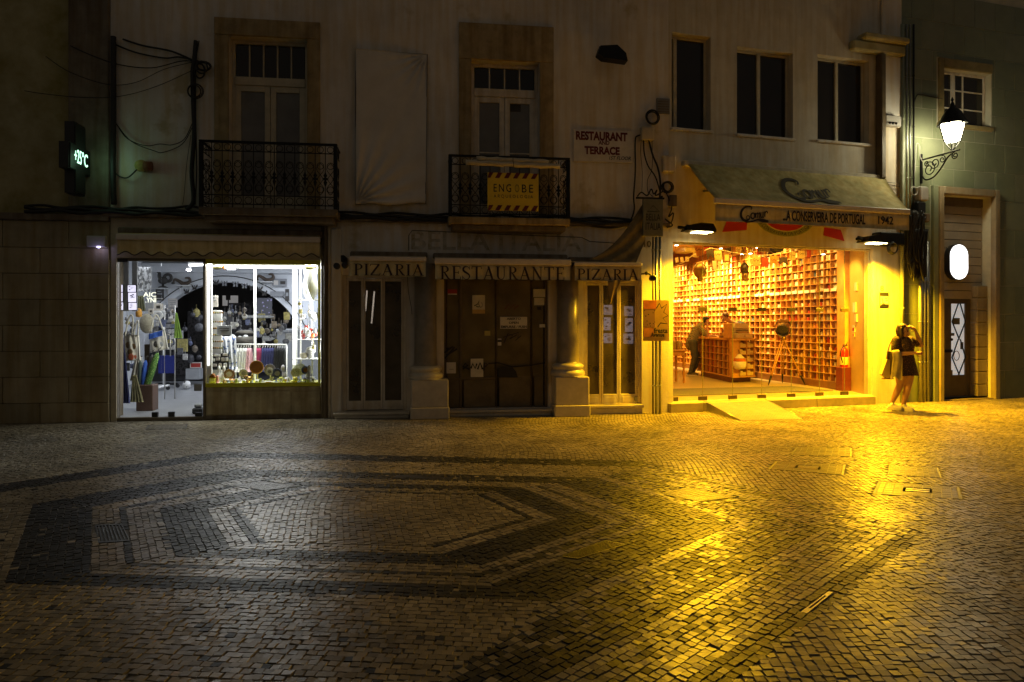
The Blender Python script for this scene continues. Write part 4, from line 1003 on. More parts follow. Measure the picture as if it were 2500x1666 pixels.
cable('thin black flex hanging under the first PIZARIA awning', [(995, 672, -.3), (997, 710, -.2), (1004, 750, -.15), (1006, 768, -.15)], .005)
# fittings at the house corner
def boxthing(name, label, cat, r, m, y0, y1, F=A, b=.008):
    rc = F.rect(*r, y0); t = thing(name, label, cat, F, ((rc[0]+rc[1])/2, y1, rc[2])); MB().bbox(rc[0], rc[1], y0, y1, rc[2], rc[3], b).build('case', m, t); return t, rc
t, rc = boxthing('junction_box', 'pale electric box below the cable coil at the house corner', 'electric box', (1567, 309, 1597, 342), cream_paint, -.14, -.005); MB().bbox(rc[0]+.02, rc[1]-.02, -.148, -.141, rc[2]+.03, rc[3]-.03, .004).build('lid', cream_paint, t)
t, rc = boxthing('vent_plate', 'grey square vent plate on the upper wall beside the first shop window', 'vent', (1603, 240, 1636, 278), mat('grey plate', (0.2, 0.19, 0.18), 0.6), -.03, -.003)
for k in range(5): MB().box(rc[0]+.02, rc[1]-.02, -.036, -.031, rc[2]+.03+k*.045, rc[2]+.045+k*.045).build('louvre', dark_stone, t)
t, rc = boxthing('meter_box', 'white meter cupboard at the upper end of the shop awning', 'meter box', (1619, 379, 1650, 420), white_paint, -.10, -.003); MB().bbox(rc[0]+.015, rc[1]-.015, -.108, -.101, rc[2]+.02, rc[3]-.02, .004).build('door', white_paint, t)
t, rc = boxthing('junction_box', 'small dark tilted box beside the BELLA ITALIA board', 'electric box', (1636, 476, 1653, 504), dark_stone, -.12, -.003); MB().bbox(rc[0]+.015, rc[1]-.015, -.128, -.121, rc[2]+.02, rc[3]-.02, .004).build('lid', dark_stone, t)
for lab, px, py, r in (('large coil of black cable above the pale electric box', 1594, 286, .125), ('smaller coil of black cable above the BELLA ITALIA board', 1631, 456, .10)):
    c = A.q(px, py, -.1); t = thing('cable_coil', lab, 'cable coil', A, (c[0], -.05, c[1]-r))
    for k in range(5): MB().ring((c[0]+random.uniform(-.012, .012), -.06-.012*k, c[1]+random.uniform(-.012, .012)), r-.012*(k % 3), .010, 'y', 22, 5).build('loop', rubber, t)
for lab, pts, r in (('left of two cables leaving the pale electric box', [(1571, 343), (1573, 375), (1582, 405), (1600, 432), (1612, 470)], .013), ('right of two cables leaving the pale electric box', [(1584, 343), (1594, 380), (1606, 410), (1612, 445), (1611, 482)], .018), ('thin wire wandering behind the BELLA ITALIA board', [(1592, 343), (1592, 410), (1581, 440), (1582, 468), (1594, 480)], .006), ('tangle of wire above the BELLA ITALIA board', [(1556, 480), (1566, 470), (1580, 478), (1590, 462), (1596, 474), (1604, 464), (1600, 478), (1618, 468)], .012), ('tangle of wire beside the BELLA ITALIA board', [(1626, 470), (1640, 505), (1632, 530), (1644, 520), (1638, 545), (1624, 535), (1642, 550), (1628, 556)], .012), ('thin wire falling left of the electric box', [(1567, 330), (1564, 370), (1568, 420), (1567, 470)], .005)):
    cable(lab, pts, r, -.1)
for k, (lab, px, r, y0, y1) in enumerate((('thinnest of three pipes running down the house corner', 1594, .017, 579, 1006), ('middle pipe of three running down the house corner', 1602, .026, 579, 1004), ('right pipe of three running down the house corner', 1611, .026, 579, 1003))):
    s, z1, z0 = A.s(px, -.2), A.z(px, y0, -.2), 0.0
    t = thing('drain_pipe', lab, 'pipe', A, (s, -.2, 0), 'pipes at the house corner'); MB().tube([(s, -.2, z0), (s, -.2, z1)], r, 10).build('pipe', grey_metal if k else brown_paint, t)
    for zz in (.5, 2.0, 2.9): MB().lathe([(r+.001, -.012), (r+.008, -.01), (r+.008, .01), (r+.001, .012)], (s, -.2, zz), 10).build('clip', grey_metal, t)
t = thing('security_camera', 'small black camera on an arm beside the PIZARIA awning end', 'camera', A, (A.s(1590), -.1, A.z(1590, 675)))
c = A.q(1592, 680, -.35); MB().lathe([(.03, -.09), (.05, -.08), (.055, .05), (.04, .07)], (c[0], -.38, c[1]), 12, 'y').build('head', black_plastic, t)
MB().tube([(c[0], -.36, c[1]+.04), (c[0]-.06, -.3, c[1]+.09), (c[0]-.08, -.02, c[1]+.1)], .016, 6).build('arm', black_iron, t)
MB().ball((c[0]-.09, -.32, c[1]+.09), .035, 10, 6).build('joint', black_plastic, t)
t = thing('house_number', 'brass number 10 on the yellow lit pier under the BELLA ITALIA board', 'number', A, (A.s(1580), -.02, A.z(1580, 604)))
text(t, '10', A, A.rect(1572, 588, 1590, 604, -.02), -.012, mat('dull number', (0.14, 0.11, 0.06), 0.5), bold=.02)
# ------------------------------------------------------------------ shop house with the lit tinned-fish shop
FL = 0.17                                            # shop floor above the pavement
fish = thing('shop_house', 'white shop house with three dark upper windows above the wide bright shop front', 'building', B, (2.5, 0, 0))
BS0, BS1 = B.s(1632), B.s(2197)
OP = (B.s(1643), B.s(2131), FL, B.z(1888, 600))
ZU = B.z(1888, 565)
wins = [(B.s(1600), B.s(1735), B.z(1690, 316), TOP-.2), (B.s(1799), B.s(1936), B.z(1870, 333), B.z(1870, 122)), (B.s(1996), B.s(2122), B.z(2060, 347), B.z(2060, 141))]
wins[0] = (B.s(1640), wins[0][1], wins[0][2], B.z(1690, 85))
yel_wall = mat('shop front paint', (0.60, 0.55, 0.46), 0.75, var=0.16, scale=2.5, bump=0.18, bscale=30, streak=0.12)
holed(MB(), BS0, BS1, 0, TOP, [(*OP, .22)] + [(*w, .22) for w in wins]).build('front_wall', yel_wall, fish)
for w in wins:
    f = MB(); y = .14; fw = .05
    f.bbox(w[0], w[0]+fw, y, y+.06, w[2], w[3]); f.bbox(w[1]-fw, w[1], y, y+.06, w[2], w[3]); f.bbox(w[0]+fw, w[1]-fw, y, y+.06, w[3]-fw, w[3]); f.bbox(w[0]+fw, w[1]-fw, y, y+.06, w[2], w[2]+fw)
    m = w[0]+(w[1]-w[0])*(.46 if w is not wins[0] else .18); f.bbox(m-.035, m+.035, y-.01, y+.055, w[2]+fw, w[3]-fw)
    o = f.build('window', cream_paint, fish)
    for a, b in ((w[0]+fw, m-.035), (m+.035, w[1]-fw)): MB().box(a-.003, b+.003, y+.03, y+.035, w[2]+fw-.003, w[3]-fw+.003).build('pane', window_dark, o)
    MB().bbox(w[0]-.03, w[1]+.03, -.05, .13, w[2]-.055, w[2]-.003, .01).build('sill', plaster_clean, fish)
    MB().quad((w[0], .3, w[2]), (w[1], .3, w[2]), (w[1], .3, w[3]), (w[0], .3, w[3])).build('blind', dark_room, o)
mb = MB(); mb.bbox(B.s(2070), BS1, -.16, -.002, B.z(2140, 136), B.z(2140, 112), .03); mb.bbox(B.s(2090), BS1, -.26, -.002, B.z(2140, 111), B.z(2140, 96), .03); mb.build('cornice', plaster_ochre, fish)
MB().bbox(B.s(2136), B.s(2148), -.17, -.003, B.z(2142, 440), B.z(2142, 138), .02).build('pier', brown_paint, fish)
MB().bbox(B.s(2149), BS1, -.05, -.003, B.z(2170, 312), TOP, .01).build('corner_strip', plaster_clean, fish)
# threshold and steps
step_m = mat('worn step stone', (0.30, 0.25, 0.16), 0.6, var=0.25, scale=5, bump=0.2)
xs = [B.s(p, -.12) for p in (1637, 1718, 1870, 1995, 2139)]
for a, b in zip(xs, xs[1:]): MB().bbox(a+.002, b-.002, -.12, .3, 0, FL-.002, .01).build('step_stone', step_m, fish)
# glass front: frameless panels with clamps
y = .10; cuts = [B.s(p, y) for p in (1645, 1716, 1789, 1860, 1932, 2001, 2062, 2131)]
zt = OP[3]-.03
mb = MB(); mb.bbox(OP[0], OP[1], y-.03, y+.05, zt, OP[3]-.002, .008); mb.bbox(OP[1]-.03, OP[1]-.002, y-.02, y+.04, FL+.001, zt, .006)
gf = mb.build('glass_frame', cream_paint, fish)
clamp = mat('bronze clamp', (0.10, 0.075, 0.04), 0.4, 0.7, var=.2)
for k, (a, b) in enumerate(zip(cuts, cuts[1:])):
    MB().box(a+.004, b-.004, y, y+.010, FL+.02, zt).build('glass_panel', clear_glass, gf)
for k, xx in enumerate(cuts[:-1]):
    MB().bbox(xx-.09*(k > 0), xx+.09, y-.012, y+.022, FL+.01, FL+.085, .004).build('clamp', clamp, gf)
    if k: MB().bbox(xx-.09, xx+.09, y-.012, y+.022, FL+1.66, FL+1.73, .004).build('clamp', clamp, gf)
    if k: MB().box(xx-.003, xx+.003, y-.001, y+.011, FL+.08, zt).build('seam', mat('green glass edge', (0.16, 0.17, 0.09), 0.3, bump=0), gf)
# shop room (its right wall is the long shelf wall)
P = [G(2061, 951, FL), G(1643, 893, FL)]
q0, q1 = B.local(*P[0]), B.local(*P[1])
dl = Vector((q1[0]-q0[0], q1[1]-q0[1])); dl.normalize()
CEIL = 3.95
floor_m = mat('shop floor', (0.42, 0.34, 0.20), 0.35, var=0.15, scale=3, bump=0.05)
wood = mat('orange pine', (0.56, 0.28, 0.065), 0.5, var=0.25, scale=6, bump=0.1)
wood_d = mat('dark varnished wood', (0.20, 0.08, 0.02), 0.45, var=0.3, scale=6, bump=0.1)
yellow_wall = mat('shop side wall paint', (0.52, 0.35, 0.09), 0.6, var=0.12, scale=2)
sR = OP[1]+.02
eL = lambda y_: OP[0]-.05+.163*y_            # the party wall follows the neighbouring house
MB().slab([(eL(.25), .25), (sR, .25), (q0[0]+.15, q0[1]+.2), (sR+2.2, 13.5), (eL(13.5), 13.5)], FL-.02, FL).build('shop_floor', floor_m, fish)
MB().slab([(eL(.25), .25), (sR, .25), (q0[0]+.15, q0[1]+.2), (sR+2.2, 13.5), (eL(13.5), 13.5)], CEIL, CEIL+.02).build('shop_ceiling', mat('shop ceiling', (0.40, 0.28, 0.12), 0.8, var=.2), fish)
MB().quad((eL(.25), .25, FL), (eL(13.5), 13.5, FL), (eL(13.5), 13.5, CEIL), (eL(.25), .25, CEIL)).quad((eL(13.5), 13.5, FL), (sR+2.2, 13.5, FL), (sR+2.2, 13.5, CEIL), (eL(13.5), 13.5, CEIL)).quad((OP[0], .225, OP[3]), (sR, .225, OP[3]), (sR, .225, CEIL), (OP[0], .225, CEIL)).build('shop_wall', wood, fish)
wm = (q0[0]+.10-sR)/(q0[1]+.25-.24); wall_s = lambda y_: sR+(y_-.24)*wm
MB().quad((sR, .24, FL), (wall_s(q0[1]+.4), q0[1]+.4, FL), (wall_s(q0[1]+.4), q0[1]+.4, CEIL), (sR, .24, CEIL)).build('side_wall', yellow_wall, fish)

# ------------------------------------------------------------------ the long shelf wall of pigeonholes
wall_ang = B.a + math.atan2(dl.y, dl.x)           # along the wall, going back
Sx, Sy = B.w((q0[0], q0[1], 0))[:2]
SW = Frame(Sx, Sy, wall_ang)                       # s runs back along the wall, +y points away from the room? (left of travel)
side = 1.0 if SW.local(*G(1700, 940, FL))[1] > 0 else -1.0   # which side the room is on
LEN = 9.2; CP = LEN/39; NR = 19; RH = .166; ZB = FL+.16; DEP = .17
shelf = thing('shelf_wall', 'long pine wall of small square pigeonholes filled with tins', 'shelving', SW, (0, 0, FL))
def sy(d): return side*d                           # distance out from the wall into the room
bw = [B.local(*SW.w((a_, sy(-.03), 0))[:2]) for a_ in (-.4, LEN+2)]
MB().quad((*bw[0], FL), (*bw[1], FL), (*bw[1], CEIL), (*bw[0], CEIL)).build('long_wall', wood, fish)
MB().box(0, LEN, sy(-.02), sy(0), FL, ZB+NR*RH+.05).build('back_panel', wood, shelf)
MB().box(-.03, LEN, sy(0), sy(DEP+.03), FL+.001, ZB-.012).build('plinth', wood_d, shelf)
hb = MB().box(0, LEN, sy(0), sy(DEP), 0, .014).mesh('shelf_board', wood); vb = {}
for i in range(NR+1):
    o = bpy.data.objects.new('shelf_board', hb); COL.objects.link(o); o.parent = shelf; o.location = (0, 0, ZB-FL+i*RH-.007)
    BASE[o.name] = BASE[shelf.name]
for heavy, tt in ((True, .030), (False, .013)): vb[heavy] = MB().box(-tt/2, tt/2, sy(0), sy(DEP-(0 if heavy else .003)), ZB-FL+.008, ZB-FL+NR*RH-.008).mesh('divider', wood)
for i in range(40):
    o = bpy.data.objects.new('divider', vb[i % 5 == 0]); COL.objects.link(o); o.parent = shelf; o.location = (i*CP, 0, 0)
MB().bbox(-.26, -.02, sy(0), sy(DEP+.02), FL+.001, ZB+NR*RH+.05, .01).build('end_post', wood, shelf)
LR_ = 12                                            # the white price ledge
led_m = mat('white price ledge', (0.8, 0.76, 0.66), 0.5, var=.06, bump=0)
for i in range(39):
    if rng.random() < .88: MB().box(i*CP+.03, (i+1)*CP-.03, sy(DEP+.002), sy(DEP+.012), ZB+LR_*RH-.02, ZB+LR_*RH+.045).build('price_card', led_m, shelf)
# tins: flat faced boxes and round tins, two or three to a hole
tin_cols = {'white': (0.72, 0.68, 0.58), 'cream': (0.70, 0.55, 0.30), 'red': (0.45, 0.05, 0.02), 'orange': (0.60, 0.24, 0.04), 'brown': (0.20, 0.09, 0.04), 'gold': (0.55, 0.38, 0.10), 'grey': (0.30, 0.28, 0.24), 'blue': (0.10, 0.14, 0.24)}
tin_m = {k: mat(k + ' tin print', v, 0.35, var=0.2, scale=20, bump=0) for k, v in tin_cols.items()}
tin_mesh = {}
for k in tin_cols:
    mb = MB(); mb.bbox(-.036, .036, -.02, .02, 0, .115, .006); tin_mesh[k, 0] = mb.mesh('fish_tin', tin_m[k])
    mb = MB(); mb.lathe([(.034, 0), (.036, .004), (.036, .066), (.034, .07)], (0, 0, 0), 12); tin_mesh[k, 1] = mb.mesh('fish_tin', tin_m[k])
    for q in (0, 1): tin_mesh[k, q].materials.append(tin_m['white'])
spots = []
ORD = 'first second third fourth fifth sixth seventh eighth ninth tenth eleventh twelfth thirteenth fourteenth fifteenth sixteenth seventeenth eighteenth nineteenth twentieth'.split()
ORD += ['twenty-'+o_ for o_ in ORD[:9]] + ['thirtieth'] + ['thirty-'+o_ for o_ in ORD[:9]]
TW = [6, 5, 2, 3, 1.5, 3, 1, .6]
colcol = [random.choices(list(tin_cols), TW)[0] for _ in range(39)]
for i in range(39):
    for r in range(NR):
        c = colcol[i] if rng.random() < .6 else random.choices(list(tin_cols), TW)[0]
        if 3 == i-0 and r < 8: c = 'red'
        tall = r >= LR_
        nt = (3 if rng.random() < .85 else 2) if tall else (2 if rng.random() < .85 else 1)
        for k in range(nt):
            xx = i*CP + CP*((.22 + .28*k) if tall else (.30 + .40*k)) + rng.uniform(-.005, .005); spots.append((xx, r, 0 if (tall or rng.random() < .45) else 1, c if k == 0 or rng.random() < .7 else random.choice(list(tin_cols)), rng.uniform(.055, .10), tall, i, k))
cam_key = lambda t: t[0] + .12*abs(t[1]-7)         # nearest the glass first
spots.sort(key=cam_key)
tin_lab = lambda c, q, r, i, k: f"{c} {'flat boxed' if q == 0 else 'round'} tin, {ORD[i]} pigeonhole from the glass, {ORD[r]} row up, {('nearest', 'next', 'farthest')[k]} one"
rest = {}
for j, (xx, r, q, c, d, tall, ci, ck) in enumerate(spots):
    z = ZB+r*RH+.0075
    if j < 295:
        o = bpy.data.objects.new('fish_tin', tin_mesh[c, q]); COL.objects.link(o)
        o.location = SW.w((xx, sy(d), z)); o.rotation_euler = (0, 0, SW.a + (R(180) if side > 0 else 0) + rng.uniform(-.12, .12))
        o.scale = (.85, 1, 1.15) if tall else (1.05, 1, 1.1)
        tag(o, tin_lab(c, q, r, ci, ck), 'tin', f"{c} {'flat' if q == 0 else 'round'} tins {'above' if r >= LR_ else 'below'} the ledge")
    else: rest.setdefault(c, MB()); mb = rest[c]; (mb.box(xx-.031-.008*(not tall), xx+.031+.008*(not tall), sy(d-.02), sy(d+.02), z, z+(.13 if tall else .115)) if q == 0 else mb.lathe([(.036, 0), (.036, .07)], (xx, sy(d), z), 8))
me = bpy.data.meshes.new('shelf_tins'); vs, fs, mi = [], [], []
for c, mb in rest.items():
    o_ = len(vs); vs += mb.v; fs += [tuple(a+o_ for a in f) for f in mb.f]; mi += [list(rest).index(c)]*len(mb.f); me.materials.append(tin_m[c])
me.from_pydata(vs, [], fs); me.polygons.foreach_set('material_index', mi); me.update()
o = bpy.data.objects.new('shelf_tins', me); COL.objects.link(o); o.location = (SW.x, SW.y, 0); o.rotation_euler = (0, 0, SW.a)
tag(o, 'rows upon rows of coloured fish tins filling the rest of the pigeonholes', 'tins', kind='stuff')

# ------------------------------------------------------------------ counter, till and furniture in the shop
def ang2(p, q): return math.atan2(q[1]-p[1], q[0]-p[0])
K0, K1, K2 = G(1703, 917, FL), G(1789, 936, FL), G(1843, 933, FL)
KH = FL + 1.02
ctr = thing('counter', 'free standing shop counter with pigeonholes of tins on its two sides', 'counter', W, (K1[0], K1[1], FL))
def shift(p, a, d): return (p[0]+math.cos(a)*d, p[1]+math.sin(a)*d)
aL, aR = ang2(K0, K1), ang2(K1, K2)
K3 = (K0[0]+(K2[0]-K1[0]), K0[1]+(K2[1]-K1[1]))
KP = [K0, K1, K2, K3]; kc = (sum(p[0] for p in KP)/4, sum(p[1] for p in KP)/4)
def grow(k): return [(kc[0]+(p[0]-kc[0])*k, kc[1]+(p[1]-kc[1])*k) for p in KP]
MB().slab(grow(.86), FL+.001, FL+.13).build('plinth', wood_d, ctr)
MB().slab(grow(.82), FL+.131, KH-.005).build('core', wood_d, ctr)
MB().slab(grow(1.08), KH, KH+.045).build('worktop', wood, ctr)
MB().slab(grow(1.04), FL+.13, FL+.155).build('base_board', wood, ctr)
def pigeon(p, q, cols, rws, tins, labels, depth=.14):
    a = ang2(p, q); L = math.hypot(q[0]-p[0], q[1]-p[1]); Fk = Frame(p[0], p[1], a); lb = MB()
    z0, z1 = FL+.156, KH-.003; h = (z1-z0)/rws
    def conv(mb): mb.v = [Fk.w(v) for v in mb.v]; return mb
    for r in range(1, rws): conv(MB().box(.02, L-.02, .0, depth, z0+r*h-.006, z0+r*h+.006)).build('shelf', wood, ctr)
    for c in range(cols+1):
        x = .012+(L-.024)*c/cols; conv(MB().box(x-.009, x+.009, .001, depth, z0, z1)).build('divider', wood, ctr)
    for r in range(rws):
        for c in range(cols):
            x = (c+.5)/cols*L; cc = tins[c % len(tins)]
            big = cols <= 3
            for k in range(2 if big else 1):
                o = bpy.data.objects.new('fish_tin', tin_mesh[cc, 0]); COL.objects.link(o)
                xx = x + (L/cols*(-.2+.42*k) if big else L/cols*.12); hh_ = .115
                s_ = (1.9, 1, (1.05 if k == 0 else .75)) if big else (.72, 1, 1.05)
                o.location = Fk.w((xx, .05, z0+r*h+.0065)); o.rotation_euler = (0, 0, Fk.a); o.scale = s_
                tag(o, labels + f', {ORD[rws-1-r]} shelf down, {ORD[c]} hole' + ('' if not big else (', taller' if k == 0 else ', shorter')), 'tin', labels.replace('dim tin', 'dim tins').replace('bright tin', 'bright tins'))
pigeon(K0, K1, 8, 5, ['grey', 'brown', 'red', 'red', 'cream', 'grey', 'gold', 'brown'], 'dim tin in the shaded side of the counter')
pigeon(shift(K1, aR, .22), K2, 2, 5, ['cream'], 'bright tin in the lit counter end')
Fk = Frame(K1[0], K1[1], aR); mb = MB().bbox(-.0, .21, -.012, .12, FL+.156, KH-.003, .01); mb.v = [Fk.w(v) for v in mb.v]; mb.build('corner_post', wood, ctr)
# drawstring bag on the corner post
c = Fk.w((.13, -.09, 0)); zc = EYE+(HORIZON-882)/FPX*c[1]
t = thing('drawstring_bag', 'white drawstring bag with an orange stripe hanging on the counter corner', 'bag', Frame(c[0], c[1], aR), (0, 0, zc))
MB().lathe([(.01, -.20), (.11, -.19), (.155, -.12), (.155, -.03), (.12, .07), (.05, .15), (.02, .17)], (0, 0, 0+zc), 16).build('bag', mat('white cotton bag', (0.75, 0.70, 0.58), 0.9, var=.12, scale=6), t)
MB().lathe([(.1215, .07), (.128, .05), (.142, .015), (.1475, -.005)], (0, 0, zc), 16).build('stripe', mat('orange stripe', (0.55, 0.14, 0.02), 0.9), t)
MB().tube([(-.02, -.0, zc+.16), (0, .05, zc+.30), (.03, 0, zc+.16)], .008, 5).build('cord', wood_d, t)
# cash register
pc = Fk.w((.42, .24, 0)); Fr = Frame(pc[0], pc[1], aR); Z = KH+.047
t = thing('cash_register', 'old brass and cream cash register with rows of keys on the counter', 'cash register', Fr, (0, 0, Z))
MB().bbox(-.27, .27, -.22, .22, Z, Z+.13, .01).build('drawer', mat('cream metal', (0.62, 0.52, 0.30), 0.4, 0.3, var=.1), t)
MB().prism([(-.25, Z+.131), (.25, Z+.131), (.25, Z+.28), (.20, Z+.40), (-.20, Z+.40), (-.25, Z+.28)], -.12, .19).build('body', mat('cream metal case', (0.66, 0.56, 0.34), 0.35, 0.3, var=.1), t)
MB().ball((0, -.225, Z+.065), (.03, .015, .015), 8, 6).build('handle', brass, t)
for i in range(12):
    for r in range(3): MB().lathe([(.012, 0), (.014, .004), (.012, .012)], (-.19+i*.0345, -.125-.02*r, Z+.26-.045*r), 8, 'y').build('key', black_plastic if r % 2 else brass, t)
MB().bbox(-.19, .19, -.20, -.121, Z+.132, Z+.16, .004).build('keyboard', brass, t)
for o_ in t.children: o_.scale = (1.0, 1.0, 1.0)
t.scale = (1.0, 1.0, .92)
pb_ = Fk.w((.07, .22, 0))
t = solo('display_box', MB().bbox(-.055, .055, -.1, .1, Z, Z+.36, .006), wood, 'tall plain wooden box standing left of the cash register', 'box', Frame(pb_[0], pb_[1], aR), (0, 0, Z))
for k, (fx, fy, c, nm) in enumerate(((-.55, -.02, 'red', 'front'), (-1.0, -.02, 'brown', 'left'), (-1.0, .25, 'orange', 'back'))):
    p = Frame(K1[0], K1[1], aL).w((fx, fy+.15, 0)); Fb = Frame(p[0], p[1], aL)
    t = thing('tin_tray', f"{c} tray of small tins on the counter, {nm} one of three", 'tray', Fb, (0, 0, Z))
    MB().bbox(-.09, .09, -.06, .06, Z, Z+.05, .004).build('tray', tin_m[c], t)
    for i in range(4): MB().bbox(-.085+i*.044, -.047+i*.044, -.05, .05, Z+.051, Z+.13, .003).build('tin', tin_m['gold' if i % 2 else 'red'], t)
p = Frame(K1[0], K1[1], aL).w((-1.35, .30, 0)); t = thing('till_screen', 'dark tilted till screen behind the trays on the counter', 'screen', Frame(p[0], p[1], aL), (0, 0, Z))
MB().add([(-.14, 0, Z+.12), (.14, 0, Z+.12), (.14, .1, Z+.34), (-.14, .1, Z+.34), (-.14, .03, Z+.11), (.14, .03, Z+.11), (.14, .13, Z+.33), (-.14, .13, Z+.33)], [(0, 1, 2, 3), (5, 4, 7, 6), (1, 5, 6, 2), (4, 0, 3, 7), (3, 2, 6, 7), (4, 5, 1, 0)]).build('screen', mat('dark blue screen', (0.02, 0.03, 0.07), 0.2), t)
MB().tube([(0, .1, Z), (0, .09, Z+.15)], .015, 6).lathe([(.08, 0), (.08, .012)], (0, .1, Z), 12).build('stand', black_plastic, t)
# stool table at the left
p = G(1650, 935, FL); Fs = Frame(p[0]-.15, p[1], B.a); H = FL+.80
t = thing('side_table', 'small turned leg wooden table cut by the left edge of the shop opening', 'table', Fs, (0, 0, FL))
MB().bbox(-.5, .35, -.25, .25, H-.03, H, .012).build('top', wood, t); MB().bbox(-.44, .30, -.2, .2, H-.14, H-.031, .008).build('apron', wood, t)
for x, yy_ in ((-.42, -.18), (.28, -.18), (-.42, .18), (.28, .18)): MB().lathe([(.02, 0), (.03, .05), (.022, .12), (.035, .25), (.022, .3), (.038, .45), (.03, .55), (.035, .655)], (x, yy_, FL), 10).build('leg', wood, t)
for k in range(3):
    q = Fs.w((-.12+.17*k, -.05, 0)); o = solo('storage_tin', MB().lathe([(.07, 0), (.075, .01), (.075, .17), (.07, .18), (.078, .181), (.078, .205), (.03, .215)], (0, 0, H), 16), mat('gold tin', (0.5, 0.36, 0.14), 0.4, 0.4, var=.25, scale=10), ('left', 'middle', 'right')[k] + ' of three round storage tins on the small table', 'tin', Frame(q[0], q[1], 0), (0, 0, H), 'storage tins on the table')
# old cinema spotlight on a tripod
f1, f2, f3 = G(1875, 943, FL), G(1910, 936, FL), G(1966, 941, FL)
hx, hy = (f1[0]+f2[0]+f3[0])/3-.05, (f1[1]+f2[1]+f3[1])/3; hz = EYE+(HORIZON-826)/FPX*hy
t = thing('tripod_spotlight', 'old brass film spotlight on a tall wooden tripod', 'tripod lamp', W, (hx, hy, FL))
for f in (f1, f2, f3):
    d = Vector((f[0]-hx, f[1]-hy, FL-hz)); a = Vector((hx, hy, hz)); e = Vector((f[0], f[1], FL+.004))
    nrm = Vector((-d.y, d.x, 0)).normalized()*.035
    lg = MB().tube([a+nrm, a+d*.80+nrm*.4], .013, 6).tube([a-nrm, a+d*.80-nrm*.4], .013, 6).tube([a+d*.4+nrm*.7, a+d*.4-nrm*.7], .01, 6).build('leg', wood, t)
    MB().tube([a+d*.79, a+d*.90, e], [.026, .02, .006], 8).build('spike', black_iron, lg)
MB().lathe([(.05, -.04), (.07, -.03), (.07, .02), (.03, .05), (.025, .12)], (hx, hy, hz), 12).build('head_plate', brass, t)
Hh = Vector((hx, hy, hz+.24)); ax = Vector((-.35, -.75, -.22)).normalized()
def along(prof, n=18):
    mb = MB(); up = Vector((0, 0, 1)); r_ = ax.cross(up).normalized(); u_ = r_.cross(ax); vs = []
    for r, h in prof:
        for j in range(n):
            w_ = 2*math.pi*j/n; vs.append(Hh + ax*h + (r_*math.cos(w_)+u_*math.sin(w_))*r)
    k = len(prof); return mb.add(vs, [(i*n+j, i*n+(j+1) % n, (i+1)*n+(j+1) % n, (i+1)*n+j) for i in range(k-1) for j in range(n)], True)
dk = mat('dark bronze', (0.12, 0.09, 0.04), 0.35, 0.8, var=.3)
along([(.01, -.16), (.11, -.14), (.14, -.08), (.14, .06), (.10, .08), (.10, .16)]).build('lamp_body', brass, t)
along([(.10, .15), (.13, .16), (.14, .19), (.14, .29), (.13, .29), (.12, .17)]).build('lens_hood', dk, t)
along([(.005, .168), (.122, .169)]).build('lens', window_dark, t)
MB().ring(Hh, .19, .012, 'y', 20, 6).build('yoke', dk, t)
MB().bbox(hx-.12, hx+.12, hy-.06, hy+.1, hz+.37, hz+.44, .02).build('vent_hood', brass, t)
# extinguisher on its red stand, by the end of the shelf
p = B.w((wall_s(.95)-.13, .95, 0)); Fe = Frame(p[0], p[1], B.a)
t = thing('fire_extinguisher', 'red fire extinguisher with a yellow label on a dark red stand by the shelf end', 'fire extinguisher', Fe, (0, 0, FL))
MB().bbox(-.13, .12, -.1, .1, FL, FL+.50, .01).build('stand', mat('dark red stand', (0.14, 0.02, 0.01), 0.5, var=.2), t)
MB().lathe([(.07, 0), (.085, .02), (.085, .33), (.06, .39), (.025, .41), (.025, .45)], (0, 0, FL+.505), 18).build('cylinder', mat('red enamel', (0.55, 0.015, 0.01), 0.3, var=.1, bump=0), t)
MB().lathe([(.0855, .05), (.0865, .06), (.0865, .20), (.0855, .21)], (0, 0, FL+.505), 18).build('label', yel_p, t)
MB().bbox(-.02, .02, -.09, .03, FL+.955, FL+.98, .004).tube([(0, -.06, FL+.97), (0, -.1, FL+1.03)], .009, 6).build('valve', black_plastic, t)
MB().tube(smooth_path([(-.02, -.03, FL+.94), (-.10, -.06, FL+.92), (-.15, -.07, FL+.78), (-.11, -.08, FL+.60)], 6), .012, 6).build('hose', rubber, t)
# mats
mat_m = mat('grey door mat', (0.13, 0.12, 0.115), 0.95, var=.2, scale=20, bump=.4, bscale=200)
pts = [G(1600, 970, FL), G(2034, 955, FL), G(1932, 944, FL), G(1600, 952, FL)]
solo('door_mat', MB().slab(pts, FL+.002, FL+.014), mat_m, 'long grey mat on the shop floor behind the glass', 'mat', W, (pts[0][0], pts[0][1], FL))
